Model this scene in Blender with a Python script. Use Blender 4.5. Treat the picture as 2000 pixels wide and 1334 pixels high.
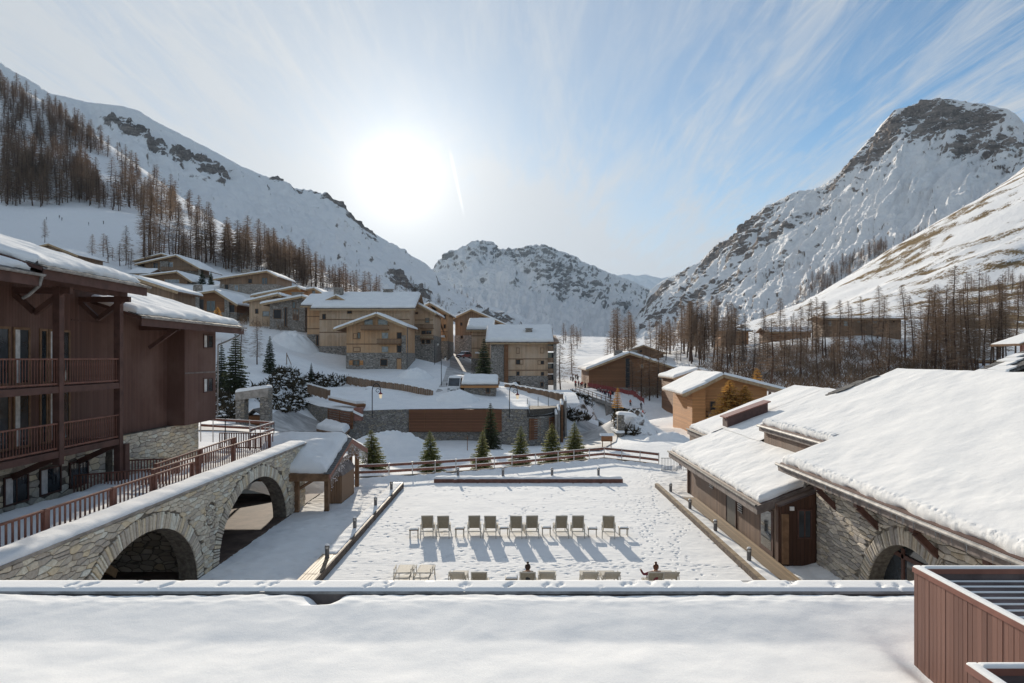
import bpy, math, random
import numpy as np
from mathutils import Vector, Matrix, noise as mnoise

# ---------------------------------------------------------------- camera, sky, sun, exposure
scene = bpy.context.scene
COL = scene.collection
for _o in list(bpy.data.objects): bpy.data.objects.remove(_o)
CAM_H = 9.2                 # the terrace snow lies at z = 0
FOC = 1333.0                # focal length in photo pixels (24 mm on a 36 mm sensor)
VPX, VPY = 1010.0, 698.0    # where level lines along +Y vanish in the 2000 x 1334 photo
cam_d = bpy.data.cameras.new('camera'); cam = bpy.data.objects.new('camera', cam_d); COL.objects.link(cam)
cam.location = (0, 0, CAM_H); cam.rotation_euler = (math.radians(90), 0, 0)
cam_d.sensor_width = 36.0; cam_d.lens = 36.0 * FOC / 2000.0
cam_d.shift_x = -(VPX - 1000.0) / 2000.0; cam_d.shift_y = (VPY - 667.0) / 2000.0
cam_d.clip_start = 0.1; cam_d.clip_end = 40000
scene.camera = cam
SUN_AZ = math.atan2(780 - VPX, FOC)                       # a little left of straight ahead
SUN_EL = math.atan2(VPY - 346, math.hypot(FOC, 780 - VPX))
SUN_DIR = Vector((math.sin(SUN_AZ) * math.cos(SUN_EL), math.cos(SUN_AZ) * math.cos(SUN_EL), math.sin(SUN_EL)))
sun_d = bpy.data.lights.new('sun', 'SUN'); sun = bpy.data.objects.new('sun', sun_d); COL.objects.link(sun)
sun_d.energy = 3.4; sun_d.angle = math.radians(0.53); sun_d.color = (1.0, 0.90, 0.76)
sun.rotation_euler = (-SUN_DIR).to_track_quat('-Z', 'Y').to_euler()
scene.view_settings.view_transform = 'Standard'; scene.view_settings.look = 'None'
scene.view_settings.exposure = 1.12; scene.view_settings.gamma = 1.0
scene.view_settings.use_curve_mapping = False
scene.render.engine = 'CYCLES'
try:
    scene.cycles.max_bounces = 8; scene.cycles.diffuse_bounces = 6; scene.cycles.glossy_bounces = 3
    scene.cycles.transmission_bounces = 4; scene.cycles.volume_bounces = 0; scene.cycles.transparent_max_bounces = 6
    scene.cycles.sample_clamp_indirect = 6.0
    scene.cycles.use_denoising = True
except Exception: pass

def build_world():
    w = bpy.data.worlds.new('World'); scene.world = w; w.use_nodes = True
    nt = w.node_tree; nt.nodes.clear(); N = nt.nodes.new; L = nt.links.new
    def math_(op, a, b=None, clamp=False):
        n = N('ShaderNodeMath'); n.operation = op; n.use_clamp = clamp
        for i, v in enumerate((a, b)):
            if v is None: continue
            if isinstance(v, (int, float)): n.inputs[i].default_value = v
            else: L(v, n.inputs[i])
        return n.outputs[0]
    def mixc(f, a, b, bt='MIX'):
        n = N('ShaderNodeMix'); n.data_type = 'RGBA'; n.blend_type = bt
        for i, v in ((0, f), (6, a), (7, b)):
            if isinstance(v, (int, float)): n.inputs[i].default_value = v
            elif isinstance(v, tuple): n.inputs[i].default_value = v
            else: L(v, n.inputs[i])
        return n.outputs[2]
    def ramp(v, a, b):
        n = N('ShaderNodeMapRange'); n.interpolation_type = 'SMOOTHSTEP'; L(v, n.inputs[0])
        n.inputs[1].default_value = a; n.inputs[2].default_value = b; return n.outputs[0]
    sky = N('ShaderNodeTexSky'); sky.sky_type = 'NISHITA'; sky.sun_disc = False
    sky.sun_elevation = SUN_EL; sky.sun_rotation = SUN_AZ; sky.altitude = 1850; sky.air_density = 1.0
    sky.dust_density = 0.35; sky.ozone_density = 2.0
    tc = N('ShaderNodeTexCoord'); sep = N('ShaderNodeSeparateXYZ'); L(tc.outputs['Generated'], sep.inputs[0])
    x, y, z = sep.outputs
    zz = math_('ADD', math_('MAXIMUM', z, 0.0), 0.07)
    # thin cirrus: a flat layer high up, drawn out along +Y by the wind, so its streaks fan out in perspective
    px = math_('DIVIDE', x, zz); py = math_('DIVIDE', y, zz)
    def layer(sx, sy, ox, detail, rough, dist, lo, hi):
        c = N('ShaderNodeCombineXYZ'); L(math_('ADD', math_('MULTIPLY', px, sx), ox), c.inputs[0]); L(math_('MULTIPLY', py, sy), c.inputs[1])
        n = N('ShaderNodeTexNoise'); L(c.outputs[0], n.inputs['Vector']); n.inputs['Scale'].default_value = 1
        n.inputs['Detail'].default_value = detail; n.inputs['Roughness'].default_value = rough; n.inputs['Distortion'].default_value = dist
        return ramp(n.outputs['Fac'], lo, hi)
    streak = layer(3.6, 0.55, 3.1, 7, 0.66, 1.3, 0.38, 0.68)
    fine = layer(13.0, 1.6, 7.7, 8, 0.68, 1.2, 0.42, 0.66)
    broad = layer(0.75, 0.30, 2.2, 3, 0.5, 0.3, 0.36, 0.62)
    veil = ramp(math_('ADD', px, math_('MULTIPLY', py, -0.10)), 1.1, -0.9)        # the veil thickens towards one side
    side = math_('MULTIPLY', ramp(y, -0.15, 0.45), ramp(z, 0.75, 0.42))          # and thins out overhead and away from the sun
    cov = math_('ADD', math_('MULTIPLY', streak, 0.62), math_('MULTIPLY', fine, 0.34))
    cov = math_('MULTIPLY', cov, math_('ADD', math_('MULTIPLY', broad, 0.75), 0.38))
    cov = math_('MULTIPLY', cov, math_('SUBTRACT', 1.0, math_('MULTIPLY', veil, 0.55)))
    cov = math_('ADD', cov, math_('MULTIPLY', veil, 0.80))
    low = ramp(z, 0.34, 0.02)
    cov = math_('ADD', cov, math_('MULTIPLY', low, 0.85), True)
    cov = math_('MULTIPLY', cov, math_('ADD', math_('MULTIPLY', side, 0.30), 0.70))
    d = N('ShaderNodeVectorMath'); d.operation = 'DOT_PRODUCT'; L(tc.outputs['Generated'], d.inputs[0]); d.inputs[1].default_value = SUN_DIR
    cd = math_('MAXIMUM', d.outputs['Value'], 0.0)
    px0 = math_('DIVIDE', x, math_('MAXIMUM', z, 0.01)); py0 = math_('DIVIDE', y, math_('MAXIMUM', z, 0.01))       # short contrail beside the sun
    tr = math_('ABSOLUTE', math_('SUBTRACT', px0, math_('ADD', math_('MULTIPLY', py0, -0.0326), -0.2174)))
    tr = math_('MULTIPLY', math_('MULTIPLY', ramp(tr, 0.013, 0.0), ramp(py0, 3.2, 3.6)), ramp(py0, 5.0, 4.3))
    cov = math_('ADD', cov, math_('MULTIPLY', tr, 0.35), True)
    fwd = math_('ADD', math_('MULTIPLY', math_('POWER', cd, 10), 0.75), math_('ADD', math_('MULTIPLY', math_('POWER', cd, 90), 0.35), math_('MULTIPLY', tr, 0.9)))
    f1 = N('ShaderNodeVectorMath'); f1.operation = 'SCALE'; f1.inputs[0].default_value = (1.0, 0.97, 0.91); L(fwd, f1.inputs[3])
    cl = N('ShaderNodeVectorMath'); cl.operation = 'ADD'; cl.inputs[0].default_value = (2.50, 2.68, 2.88); L(f1.outputs[0], cl.inputs[1])
    blue = mixc(1.0, sky.outputs[0], (0.50, 0.60, 0.60, 1), 'MULTIPLY')
    col = mixc(cov, blue, cl.outputs[0])
    aur = math_('ADD', math_('MULTIPLY', math_('POWER', cd, 900), 2.2), math_('MULTIPLY', math_('POWER', cd, 120), 1.1))   # sun disc spread by the ice veil
    au = N('ShaderNodeVectorMath'); au.operation = 'SCALE'; au.inputs[0].default_value = (1.0, 0.95, 0.86); L(aur, au.inputs[3])
    col = mixc(1.0, col, au.outputs[0], 'ADD')
    bg = N('ShaderNodeBackground'); L(col, bg.inputs[0]); bg.inputs[1].default_value = 0.105
    out = N('ShaderNodeOutputWorld'); L(bg.outputs[0], out.inputs[0])
build_world()

# ---------------------------------------------------------------- helpers
R = random.Random(7)
def at(u, v, D):
    """world point that the photo shows at pixel (u, v), D metres ahead of the camera plane"""
    return Vector(((u - VPX) / FOC * D, D, CAM_H - (v - VPY) / FOC * D))

def tag(o, label=None, cat=None, group=None, kind=None):
    if label: o['label'] = label
    if cat: o['category'] = cat
    if group: o['group'] = group
    if kind: o['kind'] = kind
    return o
def empty(name, loc=(0, 0, 0), rz=0.0, parent=None):
    o = bpy.data.objects.new(name, None); COL.objects.link(o); o.location = loc; o.rotation_euler = (0, 0, rz)
    o.empty_display_size = 0.2
    if parent: o.parent = parent
    return o
def thing(name, label, cat, loc=(0, 0, 0), rz=0.0, group=None):
    return tag(empty(name, loc, rz), label, cat, group)
_kids = {}
def link(name, me, parent=None, loc=None, rz=None):
    o = bpy.data.objects.new(name, me); COL.objects.link(o)
    if parent: o.parent = parent
    if loc is not None: o.location = loc
    if rz is not None: o.rotation_euler = (0, 0, rz)
    return o
def copy_tree(o, parent=None):
    c = o.copy(); COL.objects.link(c); c.parent = parent
    for ch in o.children: copy_tree(ch, c)
    return c

class MB:
    """collects shapes; build() links them as ONE mesh object"""
    def __init__(s): s.v = []; s.f = []; s.m = []; s.sm = []; s.mi = 0; s.smooth = False
    def _add(s, vs, fs):
        b = len(s.v); s.v.extend([tuple(p) for p in vs])
        for f in fs: s.f.append([b + i for i in f]); s.m.append(s.mi); s.sm.append(s.smooth)
    def box(s, x0, x1, y0, y1, z0, z1):
        if x0 > x1: x0, x1 = x1, x0
        if y0 > y1: y0, y1 = y1, y0
        if z0 > z1: z0, z1 = z1, z0
        s._add([(x0,y0,z0),(x1,y0,z0),(x1,y1,z0),(x0,y1,z0),(x0,y0,z1),(x1,y0,z1),(x1,y1,z1),(x0,y1,z1)],
               [(0,3,2,1),(4,5,6,7),(0,1,5,4),(1,2,6,5),(2,3,7,6),(3,0,4,7)]); return s
    def quad(s, *p): s._add(p, [tuple(range(len(p)))]); return s
    def bar(s, p, q, w, h, up=(0, 0, 1)):
        p = Vector(p); q = Vector(q); d = (q - p).normalized(); up = Vector(up)
        if abs(d.dot(up)) > 0.99: up = Vector((0, 1, 0))
        r = d.cross(up).normalized(); t = r.cross(d).normalized(); r *= w / 2; t *= h / 2
        s._add([p-r-t, p+r-t, p+r+t, p-r+t, q-r-t, q+r-t, q+r+t, q-r+t],
               [(0,1,2,3),(7,6,5,4),(0,4,5,1),(1,5,6,2),(2,6,7,3),(3,7,4,0)]); return s
    def tube(s, p, q, r0, r1=None, n=8, cap=True):
        p = Vector(p); q = Vector(q); r1 = r0 if r1 is None else r1; d = (q - p).normalized()
        a = d.orthogonal().normalized(); b = d.cross(a); vs = []
        for c, r in ((p, r0), (q, r1)):
            for i in range(n):
                t = 2 * math.pi * i / n; vs.append(c + a * (r * math.cos(t)) + b * (r * math.sin(t)))
        fs = [(i, (i + 1) % n, n + (i + 1) % n, n + i) for i in range(n)]
        if cap: fs += [tuple(reversed(range(n))), tuple(range(n, 2 * n))]
        s._add(vs, fs); return s
    def path(s, pts, r, n=6):
        for a, b in zip(pts, pts[1:]): s.tube(a, b, r, r, n)
        return s
    def prism(s, poly, axis, a0, a1):
        """poly: 2-D outline; axis 'x','y','z' is the extrusion axis (the other two stay in order)"""
        def P(c, a):
            return {'x': (a, c[0], c[1]), 'y': (c[0], a, c[1]), 'z': (c[0], c[1], a)}[axis]
        n = len(poly); vs = [P(c, a0) for c in poly] + [P(c, a1) for c in poly]
        s._add(vs, [tuple(range(n)), tuple(reversed(range(n, 2 * n)))] + [(i, n + i, n + (i + 1) % n, (i + 1) % n) for i in range(n)]); return s
    def lathe(s, c, prof, n=12):
        vs = []; c = Vector(c)
        for r, z in prof:
            for i in range(n): t = 2 * math.pi * i / n; vs.append(c + Vector((r * math.cos(t), r * math.sin(t), z)))
        fs = []
        for k in range(len(prof) - 1):
            for i in range(n): fs.append((k*n+i, k*n+(i+1)%n, (k+1)*n+(i+1)%n, (k+1)*n+i))
        fs.append(tuple(reversed(range(n)))); fs.append(tuple(range((len(prof)-1)*n, len(prof)*n)))
        s._add(vs, fs); return s
    def mesh(s, name, mats):
        me = bpy.data.meshes.new(name); me.from_pydata(s.v, [], s.f)
        for m in (mats if isinstance(mats, (list, tuple)) else [mats]): me.materials.append(m)
        if isinstance(mats, (list, tuple)): me.polygons.foreach_set('material_index', s.m)
        me.polygons.foreach_set('use_smooth', s.sm); me.update(); return me
    def build(s, name, mats, parent=None, loc=None, rz=None, fix=True):
        me = s.mesh(name, mats)
        if fix and len(s.f) < 20000: fix_normals(me)
        return link(name, me, parent, loc, rz)
import bmesh
def fix_normals(me):
    bm = bmesh.new(); bm.from_mesh(me); bmesh.ops.recalc_face_normals(bm, faces=bm.faces); bm.to_mesh(me); bm.free()

# ---- vectorised value/gradient noise
_perm = np.random.RandomState(3).permutation(512).astype(np.int64)
_perm = np.concatenate([_perm, _perm, _perm])
_rnd = np.random.RandomState(5).rand(1024) * 2 - 1
_ga = np.random.RandomState(6).rand(1024) * 2 * np.pi
def gnoise(x, y):
    xi = np.floor(x).astype(np.int64); yi = np.floor(y).astype(np.int64); xf = x - xi; yf = y - yi
    u = xf*xf*xf*(xf*(xf*6-15)+10); v = yf*yf*yf*(yf*(yf*6-15)+10)
    def g(ix, iy, dx, dy):
        h = _ga[_perm[(_perm[ix & 511] + iy) & 511]]; return np.cos(h)*dx + np.sin(h)*dy
    a = g(xi, yi, xf, yf); b = g(xi+1, yi, xf-1, yf); c = g(xi, yi+1, xf, yf-1); d = g(xi+1, yi+1, xf-1, yf-1)
    return ((a*(1-u)+b*u)*(1-v) + (c*(1-u)+d*u)*v) * 1.5
def fbm(x, y, oct=5, lac=2.03, gain=0.5, ridged=False):
    s = 0; a = 1.0; t = 0
    for i in range(oct):
        n = gnoise(x + 17.3*i, y - 9.1*i)
        if ridged: n = 1 - 2*np.abs(n)
        s = s + a*n; t += a; x = x*lac; y = y*lac; a *= gain
    return s / t
def grid_mesh(name, P, mat, smooth=True, flip=False, closed=False):
    """P: array rows x cols x 3"""
    r, c = P.shape[:2]; me = bpy.data.meshes.new(name)
    idx = np.arange(r*c).reshape(r, c)
    q = np.stack([idx[:-1,:-1], idx[:-1,1:], idx[1:,1:], idx[1:,:-1]], -1).reshape(-1, 4)
    if flip: q = q[:, ::-1]
    me.vertices.add(r*c); me.vertices.foreach_set('co', P.reshape(-1).astype(np.float32))
    me.loops.add(q.size); me.loops.foreach_set('vertex_index', q.reshape(-1).astype(np.int32))
    me.polygons.add(len(q)); me.polygons.foreach_set('loop_start', np.arange(0, q.size, 4, dtype=np.int32))
    try: me.polygons.foreach_set('loop_total', np.full(len(q), 4, dtype=np.int32))
    except Exception: pass
    me.update(calc_edges=True); me.polygons.foreach_set('use_smooth', np.full(len(q), smooth)); me.update()
    if mat: me.materials.append(mat)
    return me
# ---------------------------------------------------------------- materials
class NT:
    def __init__(s, name):
        s.mat = bpy.data.materials.new(name); s.mat.use_nodes = True; s.nt = s.mat.node_tree; s.nt.nodes.clear()
        s.out = s.n('ShaderNodeOutputMaterial'); s.b = s.n('ShaderNodeBsdfPrincipled'); s.l(s.b.outputs[0], s.out.inputs[0])
    def n(s, t): return s.nt.nodes.new(t)
    def l(s, a, b): s.nt.links.new(a, b)
    def set(s, node, key, v):
        i = node.inputs[key]
        if hasattr(v, 'links') or hasattr(v, 'is_linked'): s.l(v, i)
        else:
            if isinstance(v, (tuple, list)) and len(v) == 3 and i.type == 'RGBA': v = tuple(v) + (1,)
            i.default_value = v
    def coord(s, scale=(1, 1, 1), which='Object', rot=(0, 0, 0)):
        tc = s.n('ShaderNodeTexCoord'); m = s.n('ShaderNodeMapping'); s.l(tc.outputs[which], m.inputs[0])
        m.inputs['Scale'].default_value = scale; m.inputs['Rotation'].default_value = rot; return m.outputs[0]
    def pos(s, scale=(1, 1, 1), rot=(0, 0, 0)):
        g = s.n('ShaderNodeNewGeometry'); m = s.n('ShaderNodeMapping'); s.l(g.outputs['Position'], m.inputs[0])
        m.inputs['Scale'].default_value = scale; m.inputs['Rotation'].default_value = rot; return m.outputs[0]
    def noise(s, vec, scale, detail=4, rough=0.55, dist=0.0, col=False):
        n = s.n('ShaderNodeTexNoise'); s.l(vec, n.inputs['Vector']); n.inputs['Scale'].default_value = scale
        n.inputs['Detail'].default_value = detail; n.inputs['Roughness'].default_value = rough; n.inputs['Distortion'].default_value = dist
        return n.outputs[1 if col else 0]
    def vor(s, vec, scale, feature='F1', rand=1.0, out='Distance'):
        n = s.n('ShaderNodeTexVoronoi'); n.feature = feature; s.l(vec, n.inputs['Vector']); n.inputs['Scale'].default_value = scale
        n.inputs['Randomness'].default_value = rand; return n.outputs[out]
    def ramp(s, v, a, b, c=0.0, d=1.0, smooth=True):
        n = s.n('ShaderNodeMapRange'); n.interpolation_type = 'SMOOTHSTEP' if smooth else 'LINEAR'; s.l(v, n.inputs[0])
        for i, k in enumerate((a, b, c, d)): n.inputs[i + 1].default_value = k
        return n.outputs[0]
    def mix(s, f, a, b, bt='MIX'):
        n = s.n('ShaderNodeMix'); n.data_type = 'RGBA'; n.blend_type = bt
        for k, v in ((0, f), (6, a), (7, b)): s.set(n, k, v)
        return n.outputs[2]
    def m(s, op, a, b=0.0, clamp=False):
        n = s.n('ShaderNodeMath'); n.operation = op; n.use_clamp = clamp
        s.set(n, 0, a); s.set(n, 1, b); return n.outputs[0]
    def geo(s, key): return s.n('ShaderNodeNewGeometry').outputs[key]
    def sep(s, v):
        n = s.n('ShaderNodeSeparateXYZ'); s.l(v, n.inputs[0]); return n.outputs
    def orand(s): return s.n('ShaderNodeObjectInfo').outputs['Random']
    def bump(s, h, strength=0.3, dist=0.02):
        n = s.n('ShaderNodeBump'); n.inputs['Strength'].default_value = strength; n.inputs['Distance'].default_value = dist
        s.l(h, n.inputs['Height']); s.l(n.outputs[0], s.b.inputs['Normal']); return n
    def fin(s, col, rough=0.7, spec=0.3, metal=0.0):
        s.set(s.b, 'Base Color', col); s.set(s.b, 'Roughness', rough); s.b.inputs['Specular IOR Level'].default_value = spec
        s.set(s.b, 'Metallic', metal); return s.mat

def m_plain(name, col, rough=0.6, spec=0.3, metal=0.0, var=0.12, scale=3.0):
    t = NT(name); n = t.noise(t.coord(), scale, 5, 0.6)
    c2 = tuple(max(0, c * (1 - 2.2*var)) for c in col); c1 = tuple(min(1, c * (1 + var)) for c in col)
    return t.fin(t.mix(t.ramp(n, 0.3, 0.7), c2, c1), rough, spec, metal)

def m_snow(name, bump=0.25, grain=60.0, dirt=0.0, lump=3.0):
    t = NT(name); p = t.pos()
    n1 = t.noise(p, lump, 6, 0.6); n2 = t.noise(p, grain, 3, 0.6)
    c = t.mix(t.ramp(t.noise(p, 0.7, 4, 0.6), 0.35, 0.7), (0.82, 0.82, 0.815), (0.88, 0.875, 0.86))
    if dirt > 0:
        d = t.ramp(t.noise(p, 2.2, 6, 0.65), 0.60, 0.78, 0.0, dirt); c = t.mix(d, c, (0.45, 0.42, 0.38))
    t.bump(t.m('ADD', t.m('MULTIPLY', n1, 1.0), t.m('MULTIPLY', n2, 0.25)), bump, 0.12)
    return t.fin(c, 0.95, 0.03)

def m_boards(name, col, pitch=0.15, axis='x', dark=0.35, rough=0.62, var=0.2, weather=None, spec=0.25):
    """wooden cladding: the narrow boards are too fine to count in the photo, so grooves come as relief"""
    t = NT(name); c = t.coord(); s = t.sep(c)
    k = {'x': s[0], 'y': s[1], 'z': s[2], 'xy': None}[axis]
    if k is None: k = t.m('ADD', s[0], s[1])
    q = t.m('DIVIDE', k, pitch); fl = t.m('FLOOR', q); fr = t.m('FRACT', q)
    wn = t.n('ShaderNodeTexWhiteNoise'); wn.noise_dimensions = '1D'; t.l(fl, wn.inputs['W'])
    gro = t.ramp(t.m('ABSOLUTE', t.m('SUBTRACT', fr, 0.5)), 0.40, 0.49)
    sc = {'x': (14, 14, 0.7), 'y': (14, 14, 0.7), 'z': (0.7, 0.7, 14), 'xy': (14, 14, 0.7)}[axis]
    grain = t.noise(t.coord(sc), 1.0, 5, 0.65)
    lo = tuple(x * (1 - var*1.6) for x in col); hi = tuple(min(1, x * (1 + var)) for x in col)
    cc = t.mix(wn.outputs[0], lo, hi); cc = t.mix(t.ramp(grain, 0.3, 0.75, 0, 0.55), cc, tuple(x * 0.6 for x in col))
    if weather: cc = t.mix(t.ramp(t.noise(t.coord(), 0.35, 4, 0.6), 0.42, 0.68, 0, 0.8), cc, weather)
    cc = t.mix(t.m('MULTIPLY', gro, dark), cc, tuple(x * 0.25 for x in col))
    t.bump(t.m('SUBTRACT', t.m('MULTIPLY', grain, 0.15), gro), 0.6, 0.012)
    return t.fin(cc, rough, spec)

def m_stones(name, cols, joint=(0.30, 0.28, 0.25)):
    """one tint for each separate stone"""
    t = NT(name); r = t.n('ShaderNodeNewGeometry').outputs['Random Per Island']; o = t.orand()
    k = t.m('FRACT', t.m('ADD', r, t.m('MULTIPLY', o, 7.31)))
    cr = t.n('ShaderNodeValToRGB'); t.l(k, cr.inputs[0]); e = cr.color_ramp; e.interpolation = 'CONSTANT'
    while len(e.elements) < len(cols): e.elements.new(0.5)
    for i, c in enumerate(cols): e.elements[i].position = i / len(cols); e.elements[i].color = tuple(c) + (1,)
    p = t.pos(); n = t.noise(p, 9.0, 6, 0.65); n2 = t.noise(p, 1.6, 4, 0.6)
    c = t.mix(t.ramp(n, 0.3, 0.75, 0, 0.6), cr.outputs[0], t.mix(1.0, cr.outputs[0], (0.55, 0.5, 0.45), 'MULTIPLY'))
    c = t.mix(t.ramp(n2, 0.55, 0.75, 0, 0.35), c, (0.42, 0.33, 0.2))
    t.bump(n, 0.7, 0.03); return t.fin(c, 0.85, 0.15)

def m_rubble(name, cols, scale=2.2, stretch=2.2, joint=(0.12, 0.11, 0.10)):
    """distant rubble masonry, stones a pixel or two across"""
    t = NT(name); p = t.pos((1, 1, stretch)); w = t.noise(p, 1.2, 3, 0.6, col=True)
    v = t.n('ShaderNodeVectorMath'); v.operation = 'MULTIPLY_ADD'; t.l(w, v.inputs[0]); v.inputs[1].default_value = (0.35,)*3; t.l(p, v.inputs[2])
    col = t.vor(v.outputs[0], scale, 'F1', 1.0, 'Color'); ed = t.vor(v.outputs[0], scale, 'DISTANCE_TO_EDGE')
    s = t.sep(col); cr = t.n('ShaderNodeValToRGB'); t.l(s[0], cr.inputs[0]); e = cr.color_ramp
    while len(e.elements) < len(cols): e.elements.new(0.5)
    for i, c in enumerate(cols): e.elements[i].position = (i + .5) / len(cols); e.elements[i].color = tuple(c) + (1,)
    c = t.mix(t.ramp(ed, 0.02, 0.09), joint, cr.outputs[0])
    t.bump(t.m('ADD', t.ramp(ed, 0.0, 0.12), t.m('MULTIPLY', t.noise(p, 8, 4), 0.4)), 0.8, 0.05)
    return t.fin(c, 0.88, 0.12)

def m_glass(name, tint=(0.02, 0.025, 0.03), rough=0.06):
    t = NT(name); n = t.noise(t.coord(), 1.3, 3)
    t.bump(n, 0.05, 0.02); m = t.fin(t.mix(t.ramp(n, .3, .7), tint, tuple(x*2.2 for x in tint)), rough, 0.8); return m

def m_mountain(name, rock=(0.16, 0.14, 0.13), rock2=(0.26, 0.235, 0.21), lo=0.62, hi=0.80, nscale=0.012, stretch=1.0, grass=None, glo=0.55, amount=1.0, tilt=0.0, bump=8.0, streak=None):
    """snow on everything that is not too steep, rock where steep; patches broken up by noise"""
    t = NT(name); p = t.pos((1, 1, stretch), (0, tilt, 0)); nz = t.sep(t.geo('Normal'))[2]
    n1 = t.noise(p, nscale, 8, 0.62, 0.4); n2 = t.noise(p, nscale * 6, 6, 0.68); n3 = t.noise(p, nscale * 30, 4, 0.65)
    at_ = t.n('ShaderNodeAttribute'); at_.attribute_name = 'rockiness'
    wgt = t.ramp(at_.outputs['Fac'], -0.25, 0.3, 0.35, 1.0)
    ns = t.m('ADD', t.m('MULTIPLY', t.m('SUBTRACT', n1, 0.5), 0.55 * amount), t.m('MULTIPLY', t.m('SUBTRACT', n2, 0.5), 0.50 * amount))
    ns = t.m('ADD', ns, t.m('MULTIPLY', t.m('SUBTRACT', n3, 0.5), 0.75 * amount))
    k = t.m('ADD', nz, t.m('MULTIPLY', ns, wgt))
    k = t.m('SUBTRACT', k, at_.outputs['Fac'])
    if streak:                                            # ribs and gullies run down the fall line
        a1 = t.n('ShaderNodeAttribute'); a1.attribute_name = 'along'; a2 = t.n('ShaderNodeAttribute'); a2.attribute_name = 'down'
        cv = t.n('ShaderNodeCombineXYZ'); t.l(t.m('ADD', a1.outputs['Fac'], t.m('MULTIPLY', a2.outputs['Fac'], streak[2])), cv.inputs[0]); t.l(t.m('MULTIPLY', a2.outputs['Fac'], streak[1]), cv.inputs[1])
        sn = t.noise(cv.outputs[0], streak[0], 9, 0.66, 0.5); k = t.m('ADD', k, t.m('MULTIPLY', t.m('SUBTRACT', sn, 0.5), streak[3]))
    f = t.ramp(k, lo, hi)
    st = t.noise(t.pos((0.25, 0.25, 3.0), (0.25, 0.15, 0)), nscale * 9, 6, 0.7)            # strata
    rc = t.mix(t.ramp(n2, 0.35, 0.65), rock, rock2); rc = t.mix(t.ramp(st, 0.40, 0.62, 0, 0.75), rc, tuple(x*0.42 for x in rock)); rc = t.mix(t.ramp(n3, 0.45, 0.75, 0, 0.7), rc, tuple(min(1, x*1.35) for x in rock2))
    if grass:
        rc = t.mix(t.ramp(n1, glo - .08, glo + .08), rc, grass)
    c = t.mix(f, rc, (0.85, 0.85, 0.85))
    t.bump(t.m('ADD', t.m('MULTIPLY', n2, 1.0), t.m('ADD', t.m('MULTIPLY', n3, 0.5), t.m('MULTIPLY', st, t.m('SUBTRACT', 1.0, f)))), 0.6, bump)
    return t.fin(c, 0.95, 0.03)

def m_twig(name, c1, c2, rough=0.85, trans=0.0):
    t = NT(name); o = t.orand(); n = t.noise(t.coord(), 0.9, 3)
    c = t.mix(t.m('FRACT', t.m('MULTIPLY', o, 5.7)), c1, c2); c = t.mix(t.ramp(n, .35, .65, 0, .5), c, tuple(x*.55 for x in c1))
    if trans:
        tr = t.n('ShaderNodeBsdfTranslucent'); t.l(c, tr.inputs[0]); mx = t.n('ShaderNodeMixShader'); mx.inputs[0].default_value = trans
        t.l(t.b.outputs[0], mx.inputs[1]); t.l(tr.outputs[0], mx.inputs[2]); t.l(mx.outputs[0], t.out.inputs[0])
    return t.fin(c, rough, 0.1)

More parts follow.
